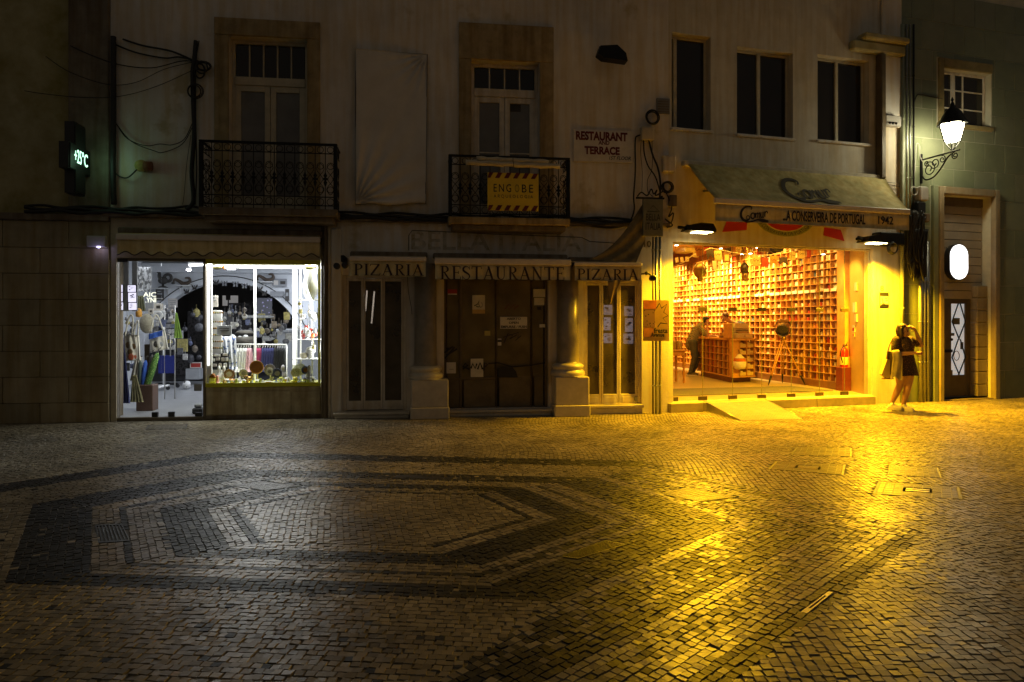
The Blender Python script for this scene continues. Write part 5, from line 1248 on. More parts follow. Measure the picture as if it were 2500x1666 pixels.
# switches on the side wall
for lab, nm, r, m in (('white switch plate highest on the yellow side wall of the shop', 'switch_plate', (2085, 690, 2098, 710), white_paint), ('tall pale notice strip on the yellow side wall', 'wall_notice', (2083, 739, 2093, 763), paper), ('white box with a switch at mid height of the yellow side wall', 'switch_box', (2086, 767, 2097, 786), white_paint), ('red and white safety label on the yellow side wall', 'safety_label', (2080, 794, 2093, 811), paper), ('yellow safety label below the red and white one', 'safety_label', (2080, 812, 2093, 822), yel_p)):
    # the side wall is the plane s = sR: find where the sight line meets it
    xm = (r[0]+r[2])/2
    def on_wall(px):
        lo_, hi_ = .2, 3.
        for _ in range(40):
            m_ = (lo_+hi_)/2
            if B.s(px, m_) > wall_s(m_): hi_ = m_
            else: lo_ = m_
        return lo_
    # sight lines run outwards to the right, so a nearer wall point lies further right in the photo
    ya, yb = on_wall(r[2]), on_wall(r[0])
    ym = (ya+yb)/2; z0, z1 = B.z(xm, r[3], ym), B.z(xm, r[1], ym); wd = max(.05, (z1-z0)*.62)
    sw_ = wall_s(ym); t = thing(nm, lab, nm.replace('_', ' '), B, (sw_-.002, ym, z0)); MB().slab([(wall_s(ym-wd/2)-.03, ym-wd/2), (wall_s(ym-wd/2)-.002, ym-wd/2), (wall_s(ym+wd/2)-.002, ym+wd/2), (wall_s(ym+wd/2)-.03, ym+wd/2)], z0, z1).build('plate', m, t)
    if 'label' in nm and 'red' in lab: MB().slab([(wall_s(ym-wd/2)-.034, ym-wd/2), (wall_s(ym-wd/2)-.0305, ym-wd/2), (wall_s(ym+wd/2)-.0305, ym+wd/2), (wall_s(ym+wd/2)-.034, ym+wd/2)], z0+(z1-z0)*.15, z0+(z1-z0)*.6).build('band', red_p, t)
# ------------------------------------------------------------------ things hanging under the shop ceiling
def at(px, py, y): s, z = B.q(px, py, y); return (s, y, z)
print_dark = mat('dark pennant cloth', (0.06, 0.04, 0.03), 0.9, var=.3, scale=10); print_red = mat('red pennant cloth', (0.45, 0.06, 0.02), 0.9, var=.3, scale=10)
print_or = mat('orange pennant cloth', (0.60, 0.22, 0.03), 0.9, var=.4, scale=7); print_cr = mat('cream pennant cloth', (0.66, 0.50, 0.20), 0.9, var=.2, scale=10); print_wh = mat('white pennant cloth', (0.75, 0.70, 0.58), 0.9, var=.1)
CL = {'dark': print_dark, 'red': print_red, 'orange': print_or, 'cream': print_cr, 'white': print_wh}
def pennant(c, px, py, w, h, y, shape, label, rot=.0):
    s, _, z = at(px, py, y); k = FPX/13.5; w /= k*1.0; h /= k
    t = thing('pennant', label, 'pennant', B, (s, y, z), 'pennants under the shop ceiling')
    pts = {'tri': [(-w/2, 0), (0, -h), (w/2, 0)], 'sq': [(-w/2, 0), (-w/2*.9, -h), (w/2*.95, -h*.95), (w/2, 0)], 'swal': [(-w/2, 0), (-w/2, -h), (0, -h*.6), (w/2, -h), (w/2, 0)]}[shape]
    ca_, sa_ = math.cos(rot), math.sin(rot)
    MB().prism([(s+p[0]*ca_-p[1]*sa_, z+p[0]*sa_+p[1]*ca_) for p in pts], y-.003, y+.003).build('flag', CL[c], t)
    if c in ('cream', 'orange') and h > .16:
        mb = MB(); strokes(mb, [([(.3, .62), (.15, .5), (.3, .38), (.45, .5), (.6, .5), (.7, .42), (.85, .52)], .05)], lambda u, v, q: (s-w/2+w*u, y-.005, z-h+h*v*1.3)); mb.build('script', print_dark, t)
    return t
for c, px, py, w, h, y, sh, lab, ro in (
    ('orange', 1706, 600, 26, 26, 1.0, 'sq', 'big orange printed pennant near the left end of the shop ceiling', .25), ('dark', 1731, 606, 20, 30, 1.2, 'swal', 'dark swallowtail pennant beside the big orange one', .2),
    ('cream', 1752, 612, 22, 26, 1.2, 'sq', 'cream square pennant left of the hanging picture frame', .1), ('white', 1744, 637, 12, 22, 1.6, 'sq', 'small white square pennant below the cream one', .05), ('white', 1756, 639, 9, 28, 1.6, 'tri', 'narrow white pointed pennant below the cream one', 0),
    ('white', 1772, 642, 18, 14, 1.6, 'tri', 'white pointed pennant below the hanging picture frame', 0), ('cream', 1846, 626, 24, 26, 1.0, 'sq', 'cream printed pennant on the string right of the copper lantern', 0),
    ('red', 1867, 630, 24, 24, 1.0, 'sq', 'red and dark square pennant in the middle of the string', 0), ('orange', 1889, 625, 22, 28, 1.0, 'swal', 'orange swallowtail pennant in the middle of the string', 0), ('dark', 1912, 628, 26, 22, 1.0, 'swal', 'dark swallowtail pennant right of the orange one', .05),
    ('cream', 1935, 616, 20, 22, 1.2, 'sq', 'cream pennant near the right end of the string', 0), ('cream', 1957, 612, 20, 22, 1.2, 'sq', 'last cream pennant near the right end of the string', 0), ('red', 1975, 611, 14, 20, 1.2, 'sq', 'small red pennant at the right end of the ceiling string', 0), ('orange', 1990, 609, 11, 18, 1.2, 'swal', 'small orange pennant at the right end of the ceiling string', 0),
    ('cream', 1652, 629, 10, 14, 2.2, 'sq', 'first small cream pennant at the left edge of the shop', .1), ('cream', 1664, 628, 10, 14, 2.2, 'sq', 'second small cream pennant from the left edge of the shop', .1), ('cream', 1677, 627, 11, 14, 2.2, 'sq', 'third small cream pennant from the left edge of the shop', .1), ('white', 1646, 655, 12, 18, 2.0, 'tri', 'white pennant lowest at the left edge of the shop', .2),
    ('white', 1955, 638, 5, 14, 1.2, 'sq', 'narrow white tag hanging below the right cream pennant', -.1)):
    pennant(c, px, py, w, h, y, sh, lab, ro)
t = solo('bunting_string', MB().tube([at(1640, 652, 1.8), at(1668, 642, 1.6), at(1690, 625, 1.3), at(1735, 606, 1.1), at(1790, 617, 1.0), at(1840, 624, 1.0), at(1880, 623, 1.0), at(1905, 617, 1.0), at(1935, 608, 1.1), at(1990, 605, 1.2)], .008, 5), white_paint, 'pale string of pennants sagging across the shop ceiling', 'string', B, at(1840, 624, 1.0))
c = at(1709, 660, 1.4); t = thing('glass_float', 'round amber glass float in a net hung from the shop ceiling', 'glass float', B, c)
MB().lathe([(.01, -.24), (.05, -.23), (.055, -.17), (.10, -.12), (.14, -.02), (.13, .06), (.09, .12), (.03, .15)], c, 18).build('globe', mat('amber glass', (0.25, 0.16, 0.03), 0.12, 0.3, var=.1, bump=0), t)
MB().tube([(c[0], c[1], c[2]+.15), (c[0], c[1], CEIL)], .006, 5).ring((c[0], c[1], c[2]+.03), .146, .006, 'z', 18, 4).build('net', wood_d, t)
c = at(1774, 629, 1.3); t = thing('picture_frame', 'small dark tilted picture frame hanging from the shop ceiling', 'picture frame', B, c)
mb = MB(); w = .085
for e in ((-w, w, w*.7, w), (-w, w, -w, -w*.7), (-w, -w*.7, -w*.7, w*.7), (w*.7, w, -w*.7, w*.7)): mb.box(c[0]+e[0], c[0]+e[1], c[1]-.02, c[1]+.02, c[2]+e[2]*1.2, c[2]+e[3]*1.2)
mb.build('frame', wood_d, t); MB().box(c[0]-w*.68, c[0]+w*.68, c[1]-.005, c[1]+.005, c[2]-w*.82, c[2]+w*.82).build('picture', print_cr, t)
MB().tube([(c[0], c[1], c[2]+.1), (c[0], c[1], CEIL)], .004, 4).build('cord', wood_d, t)
for lab, px, py, m, r in (('copper lantern hanging low in the middle of the shop', 1817, 656, dk, .085), ('small brass lantern hanging below the copper one', 1819, 676, brass, .07)):
    c = at(px, py, 2.0 if 'copper' in lab else 2.6); t = thing('hanging_lantern', lab, 'lantern', B, c)
    MB().lathe([(r*.4, -.1), (r, -.09), (r, .06), (r*.8, .09), (r*.3, .14)], c, 14).build('body', m, t); MB().tube([(c[0], c[1], c[2]+.13), (c[0], c[1], CEIL)], .005, 5).build('cord', wood_d, t); MB().ring((c[0], c[1], c[2]-.09), r*1.1, .008, 'z', 14, 5).build('rim', m, t)
c = at(1864, 606, 1.0); t = thing('ceiling_screen', 'dark monitor hung by the shop ceiling', 'screen', B, c); MB().bbox(c[0]-.13, c[0]+.13, c[1]-.03, c[1]+.03, c[2]-.08, c[2]+.08, .008).build('screen', window_dark, t); MB().tube([(c[0], c[1], c[2]+.07), (c[0], c[1], CEIL)], .012, 6).build('pole', black_iron, t)
c = at(1896, 606, 1.4); t = solo('fishing_float', MB().ball(c, (.15, .15, .12), 16, 10), black_plastic, 'dark round float under the ceiling behind the monitor', 'float', B, c)
spot_glow = glow('spot bulb', (1.0, 0.85, 0.55), 40)
spots_px = [(1652, 596, 2.0), (1832, 616, 1.6), (1850, 602, 1.6), (1812, 618, 2.4), (2010, 618, 1.0), (1760, 604, 3.0)]
for k, (px, py, y) in enumerate(spots_px):
    c = at(px, py, y); t = thing('spotlight', ('lit spotlight at the top left corner of the shop', 'tilted lit spotlight in the middle of the shop ceiling', 'lit square spotlight nearest the ceiling monitor', 'small lit spotlight left of the tilted one', 'lit spotlight at the far right of the shop ceiling', 'lit spotlight behind the hanging picture frame')[k], 'spotlight', B, c, 'spotlights on the shop ceiling')
    MB().lathe([(.03, .09), (.045, .08), (.045, -.02), (.04, -.03)], c, 12, 'z').build('can', mat('gold spot can', (0.4, 0.28, 0.1), 0.4, 0.6), t); MB().lathe([(.005, -.026), (.036, -.025), (.036, -.032), (.005, -.034)], c, 12).build('bulb', spot_glow, t); MB().tube([(c[0], c[1], c[2]+.08), (c[0], c[1], CEIL)], .01, 6).build('stem', black_iron, t)
c = at(1672, 612, 2.2); solo('ceiling_panel', MB().bbox(c[0]-.12, c[0]+.14, c[1]-.2, c[1]+.2, c[2]-.05, c[2]+.05, .01), print_cr, 'cream box lamp shade under the left ceiling of the shop', 'lamp shade', B, c)
# shop light: a row of warm ceiling spots aimed at the shelf wall
WARM = (1.0, 0.62, 0.16)
for s_, p_ in ((0.5, 250), (2.0, 900), (3.3, 2000), (4.7, 2300), (6.2, 2300), (7.8, 2200)):
    src = SW.w((s_, sy(1.45), CEIL-.15)); tgt = SW.w((s_+.1, sy(.0), 2.25))
    lamp('shelf_spot', 'SPOT', src, p_, (1.0, 0.61, 0.13), tgt, size=.06, spot=74)
cen = SW.w((3.5, sy(2.4), CEIL-.06)); lamp('shop_fill_light', 'AREA', cen, 150, (1.0, 0.52, 0.05), (cen[0], cen[1], 0), size=3.0, size_y=5.0)  # soft unseen fill, added to lift the counter and the room
p_ = B.w(((OP[0]+OP[1])/2, .9, OP[3]+.25)); lamp('shop_front_light', 'AREA', p_, 75, (1.0, 0.52, 0.05), (p_[0], p_[1]+.2, 0), size=3.2, size_y=.5)
p_ = B.w((sR-.55, .75, OP[3]-.02)); lamp('side_wall_spot', 'SPOT', p_, 120, (1.0, 0.62, 0.12), B.w((wall_s(.7), .7, 2.3)), size=.05, spot=80)
rr2 = random.Random(12)
for k, (c_, lab) in enumerate((('cream', 'cream pennant in the deep row under the left ceiling'), ('red', 'dark red pennant in the deep row under the left ceiling'), ('orange', 'orange pennant in the deep row left of the lanterns'), ('dark', 'dark pennant in the deep row left of the lanterns'), ('cream', 'cream pennant in the deep row behind the lanterns'), ('orange', 'orange pennant in the deep row behind the lanterns'), ('red', 'red pennant in the deep row behind the ceiling monitor'), ('dark', 'dark pennant in the deep row behind the ceiling monitor'), ('cream', 'cream pennant in the deep row right of the monitor'), ('orange', 'orange pennant in the deep row right of the monitor'), ('dark', 'dark pennant in the deep row at the right end'), ('red', 'small red pennant in the deep row at the right end'))):
    pennant(c_, 1700+k*26, 606+rr2.uniform(-3, 6), rr2.uniform(16, 24), rr2.uniform(20, 30), 3.2, ('sq', 'swal', 'tri')[k % 3], lab, rr2.uniform(-.15, .15))
# ------------------------------------------------------------------ shop awning with lettering
OUT = 1.0
zt_ = (B.z(1672, 396), B.z(2143, 441)); a0s, a1s = B.s(1672), B.s(2150)
f0s, f1s = B.s(1746, -OUT), B.s(2218, -OUT)
zTop = sum(zt_)/2; zBar1 = B.z(1980, 499, -OUT); zBar0 = B.z(1980, 511, -OUT); zVal = B.z(1980, 551, -OUT)
t = thing('shop_awning', 'big sloping cream awning over the fish shop, lettered on cloth and valance', 'awning', B, ((a0s+a1s)/2, 0, zTop))
def slope(u, v, lift=0.0):
    s_ = (a0s+(a1s-a0s)*u)*(1-v) + (f0s+(f1s-f0s)*u)*v; y = -.10 - (OUT-.10)*v
    z = zTop+(zBar1-zTop)*v - .03*math.sin(v*math.pi) - .022*math.sin(u*46)*math.exp(-((u-.93)/.07)**2)*v - .012*math.sin(u*19+v*4)*v - .02*math.sin(u*math.pi)*v*(1-v)*4
    return (s_, y - lift, z + lift*.8)
MB().sheet(lambda u, v: slope(u, v), 40, 12, thick=.006).build('canopy', awning_olive, t)
MB().bbox(f0s-.02, f1s+.02, -OUT-.035, -OUT+.03, zBar0, zBar1+.01, .012).build('front_bar', awning_bar, t)
MB().bbox(a0s-.08, a1s+.05, -.12, -.004, zTop-.06, zTop+.05, .02).build('roller_box', cream_paint, t)
val = lambda u, v: (f0s+(f1s-f0s)*u, -OUT-.01+.010*math.sin(u*31)*v, zBar0+(zVal-zBar0)*v)
MB().sheet(val, 60, 3, thick=.005).build('valance', awning_cloth, t)
for x in (a0s+.35, a1s-.35):
    MB().tube([(x, -.06, zTop-.48), (x+.12, -.5, zTop-.52), (x+.02, -OUT+.04, zBar0+.02)], .022, 8).build('arm', grey_metal, t)
vr = lambda u0, u1, v0, v1: (f0s+(f1s-f0s)*u0, f0s+(f1s-f0s)*u1, zBar0+(zVal-zBar0)*v1, zBar0+(zVal-zBar0)*v0)
text(t, '...A CONSERVEIRA DE PORTUGAL', B, vr(.325, .755, .16, .80), -OUT-.022, navy_ink, bold=.02); text(t, '1942', B, vr(.825, .908, .20, .72), -OUT-.022, navy_ink, bold=.015)
SCRIPT = [  # painted script: big looped C, joined small letters, swash below
 ([(.36, .80), (.40, .93), (.30, 1.0), (.14, .93), (.03, .68), (.01, .40), (.09, .16), (.20, .12), (.30, .22), (.31, .38), (.24, .42), (.20, .30), (.26, .16)], [.03, .07, .08, .10, .13, .15, .13, .10, .07, .05, .04, .04, .04]),
 ([(.44, .55), (.37, .48), (.37, .34), (.43, .29), (.49, .36), (.49, .50), (.44, .55), (.52, .52)], [.05, .08, .09, .07, .07, .08, .05, .04]),
 ([(.53, .56), (.54, .32)], .075), ([(.54, .46), (.59, .56), (.61, .50), (.61, .33)], [.05, .05, .07, .075]), ([(.61, .46), (.66, .57), (.68, .52), (.68, .35), (.71, .34)], [.05, .05, .07, .075, .04]),
 ([(.72, .60), (.72, .42), (.75, .36), (.79, .42), (.80, .62)], [.07, .075, .06, .06, .07]), ([(.80, .60), (.80, .38), (.83, .38)], [.07, .07, .04]),
 ([(.86, .64), (.86, .40)], .075), ([(.86, .52), (.90, .64), (.95, .64), (.96, .56)], [.05, .05, .06, .08]),
 ([(.10, .10), (.22, .03), (.40, .08), (.60, .20), (.80, .21), (1.0, .16)], [.06, .08, .07, .08, .09, .03]), ([(.62, .20), (.80, .12), (1.0, .10)], [.05, .11, .04])]
def script_on(fn, m):
    mb = MB(); strokes(mb, [([tuple(p)[:2] for p in smooth_path([(a*2.3, b if k_ in (0, 9, 10) else .26+(b-.29)*1.35, 0) for a, b in pts], 4)], (wd*1.3 if not isinstance(wd, list) else list(np.interp(np.linspace(0, len(wd)-1, (len(pts)-1)*4+1), range(len(wd)), [q_*1.3 for q_ in wd])))) for k_, (pts, wd) in enumerate(SCRIPT)], lambda u, v, k: fn(u/2.3, v, k)); mb.build('script_logo', m, t)
rc = vr(.118, .253, .06, 1.02); script_on(lambda u, v, k: (rc[0]+(rc[1]-rc[0])*u, -OUT-.023-.0004*k, rc[2]+(rc[3]-rc[2])*v), navy_ink)
script_on(lambda u, v, k: slope(.395+.245*u, .93-.70*v+.06*u, .012+.0004*k), mat('faded dark print', (0.06, 0.05, 0.03), 0.8, bump=0))

# emblem under the awning
t = thing('wall_emblem', 'round red emblem with lettered ring and ribbon tails on the wall under the awning', 'emblem', B, (B.s(1915), 0, B.z(1915, 545)))
cS, cZ = B.q(1917, 532); rx = B.s(1988)-cS; rz = cZ-B.z(1917, 578)
red_p2 = mat('emblem red', (0.42, 0.015, 0.01), 0.6, var=.15, bump=0); emb_g = mat('emblem ring', (0.30, 0.33, 0.16), 0.6, var=.15, bump=0)
def disc(k, y, m, name):
    MB().prism([(cS+rx*k*math.cos(R(a)), cZ+rz*k*math.sin(R(a))) for a in range(0, 360, 8)], y, -.001).build(name, m, t)
disc(1.0, -.008, emb_g, 'ring'); disc(.74, -.012, white_paint, 'inner_line'); disc(.70, -.016, red_p2, 'disc'); disc(.3, -.019, white_paint, 'inner_disc')
me_word = 'A CONSERVEIRA DE PORTUGAL'
def ringfn(u, v, w):
    a = R(198+144*u); r_ = .79+.15*v; return (cS+rx*r_*math.cos(a), -.009-.002*w, cZ+rz*r_*math.sin(a))
def ringfn2(u, v, w):
    a = R(200+140*u); r_ = .94-.16*(1-v); return (cS+rx*r_*math.cos(a), -.0085-.002*w, cZ+rz*r_*math.sin(a))
text(t, me_word, B, None, 0, navy_ink, fn=lambda u, v, w: (lambda a, r_: (cS+rx*r_*math.cos(a), -.0085-.002*w, cZ+rz*r_*math.sin(a)))(R(200+140*u), .95-.17*(1-v) if False else .78+.17*(1-v)), spacing=1.1)
for pts in (((1776, 536), (1824, 540), (1822, 562), (1763, 567)), ((2012, 556), (2052, 562), (2061, 589), (2010, 575))):
    MB().prism([B.q(*p) for p in pts[::-1]], -.010, -.001).build('ribbon_tail', red_p2, t)

# two hooded wall floodlights
LAMPCOL = (1.0, 0.52, 0.006)
lens = glow('floodlight lens', (1.0, 0.80, 0.35), 30)
for lab, px, py, pw in (('left of two black hooded floodlights over the fish shop', 1708, 566, 150), ('right of two black hooded floodlights over the fish shop', 2135, 593, 170)):
    s_, z_ = B.q(px, py, -.42); t = thing('wall_floodlight', lab, 'floodlight', B, (s_, 0, z_), 'hooded floodlights over the fish shop')
    MB().prism([(s_-.30, z_+.0), (s_-.24, z_+.10), (s_-.05, z_+.14), (s_+.19, z_+.13), (s_+.25, z_+.03), (s_+.25, z_-.01)], -.56, -.28).build('hood', black_iron, t)
    MB().bbox(s_-.12, s_+.20, -.53, -.31, z_-.022, z_-.012, .003).build('lens', lens, t)
    for yq in (-.50, -.34): MB().bbox(s_-.14, s_+.22, yq-.006, yq+.006, z_-.034, z_-.023, .002).build('guard', black_iron, t)
    MB().tube([(s_-.28, -.42, z_+.05), (s_-.42, -.42, z_+.06)], .03, 8).tube([(s_, -.29, z_+.08), (s_, -.005, z_+.16)], .022, 8).build('arm', black_iron, t)
    lamp('floodlight', 'SPOT', B.w((s_+.04, -.46, z_-.06)), pw*(14 if px < 2000 else 23), LAMPCOL, B.w((s_+.04, -1.7 if px < 2000 else -.95, 0)), size=.10, spot=150)
t = thing('lamp_ballast', 'dark electric gear with a wheel shaped coil beside the right floodlight', 'electric gear', B, (B.s(2160), 0, B.z(2160, 590)))
rc = B.rect(2145, 568, 2205, 600, -.2); MB().bbox(rc[0], rc[1], -.25, -.01, rc[2], rc[3], .02).build('case', black_iron, t); c = B.q(2180, 606, -.3)
for k in range(3): MB().ring((c[0], -.28-.02*k, c[1]), .12-.012*k, .012, 'y', 20, 6).build('loop', rubber, t)

# ramp
r0, r1, r2, r3 = G(1717, 980, FL), G(1868, 975, FL), G(1960, 1023, .008), G(1808, 1027, .008)
t = thing('ramp', 'metal ramp of studded plate leading up to the shop threshold', 'ramp', W, (r3[0], r3[1], 0))
plate = mat('studded steel plate', (0.42, 0.40, 0.34), 0.38, 0.7, var=.2, scale=8)
def rp(u, v, l=0): a = lerp2(r0, r1, u); b = lerp2(r3, r2, u); p = lerp2(a, b, v); return (p[0], p[1], FL+.006-(FL-.002)*v+l)
mb = MB(); top = [rp(0, 0), rp(1, 0), rp(1, 1), rp(0, 1)]; bot = [(p[0], p[1], .001) for p in top]
mb.add(top+bot, [(0, 3, 2, 1), (0, 1, 5, 4), (1, 2, 6, 5), (2, 3, 7, 6), (3, 0, 4, 7)]); mb.build('plate', plate, t)
mb = MB()
for i in range(44):
    for j in range(40):
        u, v = (i+.5)/44, (j+.5)/40; c = Vector(rp(u, v, 0)); d = (.011, .004) if (i+j) % 2 else (.004, .011)
        mb.add([c+Vector((-d[0], -d[1], .001)), c+Vector((d[0], -d[1], .001)), c+Vector((d[0], d[1], .001)), c+Vector((-d[0], d[1], .001)), c+Vector((0, 0, .006))], [(0, 1, 4), (1, 2, 4), (2, 3, 4), (3, 0, 4)])
mb.build('studs', plate, t, kind='stuff')
for u in (0.0, 1.0):
    a, b = rp(u, 0, .004), rp(u, 1, .004); MB().tube([a, b], .008, 6).build('edge', steel, t)

# number plate and plaque on the pier
t = thing('house_number', 'small figure 8 above the black and white plaque on the bright pier', 'number', B, (B.s(2153), 0, B.z(2153, 710))); rc = B.rect(2149, 698, 2157, 711); text(t, '8', B, rc, -.003, black_ink)
t = thing('wall_plaque', 'small black and white pictogram plaque on the bright pier beside the shop opening', 'plaque', B, (B.s(2157), 0, B.z(2157, 750)))
rc = B.rect(2146, 714, 2169, 750); w, h = rc[1]-rc[0], rc[3]-rc[2]
MB().bbox(rc[0], rc[1], -.016, -.002, rc[2], rc[3], .006).build('plate', black_plastic, t); MB().box(rc[0]+w*.08, rc[1]-w*.08, -.019, -.0165, rc[2]+h*.14, rc[2]+h*.72).build('panel', paper, t)
mb = MB(); strokes(mb, [([(.2, .62), (.32, .45), (.28, .3), (.5, .22)], .09), ([(.55, .6), (.72, .56), (.8, .66)], .08), ([(.6, .42), (.85, .46)], .07), ([(.12, .2), (.5, .17), (.88, .2)], .06)], lambda u, v, k: (rc[0]+w*u, -.0205-.0004*k, rc[2]+h*v)); mb.build('pictogram', black_ink, t)
text(t, 'LIVRO', B, (rc[0]+w*.15, rc[1]-w*.15, rc[2]+h*.80, rc[2]+h*.92), -.0165, paper) if False else None
rcs = B.rect(2160, 284, 2197, 309, -.12); t = thing('sensor_box', 'small pale box with three lenses high on the corner strip by the tiled house', 'sensor', B, (rcs[0], 0, rcs[2])); MB().bbox(rcs[0], rcs[1], -.16, -.052, rcs[2], rcs[3], .01).build('case', grey_plastic, t)
for k in range(3): MB().ball((rcs[0]+.08+k*.08, -.165, rcs[2]+.05), .025, 8, 6).build('lens', black_plastic, t)
cable('pair of thin wires from the awning end to the corner', [(2146, 444), (2170, 446), (2196, 448)], .006, -.04, B); cable('sagging wire below the pair at the awning end', [(2146, 446), (2175, 452), (2196, 456)], .006, -.04, B)

# ------------------------------------------------------------------ tiled house at the right
tiled = thing('tiled_house', 'green tiled house with grey pipes, a street lamp bracket and a slatted doorway', 'building', B, (B.s(2290), 0, 0))
TS = B.s(2197)+.012; TE = B.s(2620)+3
DO = (B.s(2296), B.s(2420), .03, B.z(2340, 478)); WI = (B.s(2303), B.s(2390)+.35, B.z(2350, 305), B.z(2350, 172))
holed(MB(), TS, TE, 0, TOP, [(*DO, .34), (*WI, .22)], y=.012).build('front_wall', grout, tiled)
# tiles as slabs with pale joints
tw, th = .56, .60; zz = 0.0; r_i = 0
tile_cols = [mat('green tile glaze %d' % k, c, .33, var=.15, scale=3, bump=.1, bscale=40) for k, c in enumerate([(0.19, 0.215, 0.13), (0.205, 0.225, 0.145), (0.175, 0.20, 0.12)])]
holes_ = [(B.s(2272)-.0, DO[1]+.135, 0, DO[3]+.175), (WI[0]-.165, WI[1]+.02, WI[2]-.095, WI[3]+.205)]
def cut_rect(rcts, h):
    out = []
    for a, b, c, d in rcts:
        if b <= h[0] or a >= h[1] or d <= h[2] or c >= h[3]: out.append((a, b, c, d)); continue
        if a < h[0]: out.append((a, h[0]-.004, c, d))
        if b > h[1]: out.append((h[1]+.004, b, c, d))
        m0, m1 = max(a, h[0]), min(b, h[1])
        if c < h[2]: out.append((m0, m1, c, h[2]-.004))
        if d > h[3]: out.append((m0, m1, h[3]+.004, d))
    return out
while zz < TOP-1.2:
    x = TS+.005 - (0 if r_i % 2 == 0 else tw/2)
    while x < TE-.7:
        rs_ = [(max(x, TS+.005), x+tw-.008, zz, zz+th-.008)]; x += tw
        for h in holes_: rs_ = cut_rect(rs_, h)
        m = random.choice(tile_cols); dp = .005+random.uniform(-.002, .002)
        for a, b, c, d in rs_:
            if b-a > .02 and d-c > .02: MB().bbox(a, b, dp, .0118, c, d, .003).build('tile', m, tiled)
    zz += th; r_i += 1
frame_m = mat('pale stone door frame', (0.27, 0.22, 0.14), 0.6, var=.2, scale=5, streak=.15)
MB().bbox(B.s(2286), DO[0]-.002, -.10, .06, 0, DO[3]+.15, .012).build('door_jamb', frame_m, tiled)
MB().bbox(DO[1]+.002, DO[1]+.13, -.10, .06, 0, DO[3]+.15, .012).build('door_jamb', frame_m, tiled)
MB().bbox(DO[0]-.001, DO[1]+.001, -.10, .06, DO[3]+.002, DO[3]+.15, .012).build('door_lintel', frame_m, tiled)
MB().bbox(B.s(2273), B.s(2285), -.07, .06, 0, DO[3]+.17, .01).build('side_strip', green_tile, tiled)
ochre2 = mat('ochre window trim', (0.26, 0.21, 0.09), 0.75, var=.3, scale=4)
MB().bbox(WI[0]-.13, WI[0]-.002, -.03, .06, WI[2], WI[3]+.2, .01).bbox(WI[0]-.001, WI[1], -.03, .06, WI[3]+.002, WI[3]+.2, .01).bbox(WI[0]-.16, WI[1], -.05, .06, WI[2]-.09, WI[2]-.002, .01).build('window_trim', ochre2, tiled)
y = .14; mb = MB(); mb.bbox(WI[0], WI[0]+.045, y, y+.05, WI[2], WI[3]); mb.bbox(WI[1]-.045, WI[1], y, y+.05, WI[2], WI[3]); mb.bbox(WI[0]+.045, WI[1]-.045, y, y+.05, WI[3]-.05, WI[3]); m_ = B.s(2327, y); mb.bbox(m_-.04, m_+.04, y-.015, y+.045, WI[2], WI[3]-.05)
o = mb.build('window', white_paint, tiled)
for k in (1, 2): zq = WI[2]+(WI[3]-WI[2])*k/3; MB().box(WI[0]+.045, WI[1]-.045, y+.012, y+.03, zq-.012, zq+.012).build('glazing_bar', white_paint, o)
xq = B.s(2352, y); MB().box(xq-.012, xq+.012, y+.010, y+.032, WI[2], WI[3]-.05).build('glazing_bar', white_paint, o)
MB().box(WI[0]+.04, WI[1]-.04, y+.034, y+.038, WI[2], WI[3]-.04).build('pane', window_dark, o)
# slatted panel over the doors
slat_m = mat('brown grey shutter board', (0.30, 0.25, 0.19), 0.6, var=.15, scale=4)
yd = .20; zs0 = B.z(2345, 731, yd); zs1 = DO[3]-.18
MB().box(DO[0], DO[1], yd+.03, yd+.05, zs0, DO[3]).build('shutter_back', dark_room, tiled)
n = 11; hs = (zs1-zs0)/n
for k in range(n): MB().bbox(DO[0]+.004, DO[1]-.004, yd-.004, yd+.028, zs0+k*hs+.008, zs0+(k+1)*hs-.004, .006).build('slat', slat_m, tiled)
MB().bbox(DO[0]+.004, DO[1]-.004, yd-.02, yd+.028, zs1+.002, DO[3]-.002, .006).build('shutter_box', brown_paint, tiled)
# double door with lit glass and lattice
door_m = mat('dark brown door', (0.085, 0.06, 0.035), 0.5, var=.25, scale=6); yd = .22
gl0, gl1 = B.rect(2322, 742, 2357, 916, yd), B.rect(2286, 742, 2302, 916, yd)
mb = MB(); mb.bbox(DO[0], gl1[1], yd, yd+.05, .05, gl0[2], .008); mb.bbox(DO[0], gl1[1], yd, yd+.05, gl0[3], zs0-.002, .008); mb.bbox(gl1[1], gl0[0], yd-.01, yd+.05, .05, zs0-.002, .008)
mb.bbox(gl0[0], gl0[1], yd, yd+.05, .05, gl0[2], .008); mb.bbox(gl0[0], gl0[1], yd, yd+.05, gl0[3], zs0-.002, .008); mb.bbox(gl0[1], gl0[1]+.14, yd, yd+.05, .05, zs0-.002, .008)
dd = mb.build('door', door_m, tiled)
milk = mat('frosted door glass', (0.6, 0.6, 0.6), .3, var=.08, bump=0)
for g in (gl0, (DO[0], gl1[1], gl1[2], gl1[3])): MB().box(g[0]-.004, g[1]+.004, yd+.03, yd+.036, g[2]-.004, g[3]+.004).build('pane', glow('frosted lit door glass', (0.80, 0.86, 0.90), .36), dd)
g = gl0; lat = MB(); gw, gh = g[1]-g[0], g[3]-g[2]
for a, b, c, d in ((.05, .92, .5, .5), (.5, 1, .98, .5), (.55, 1, .05, .5), (.98, .92, .5, .5)): pass
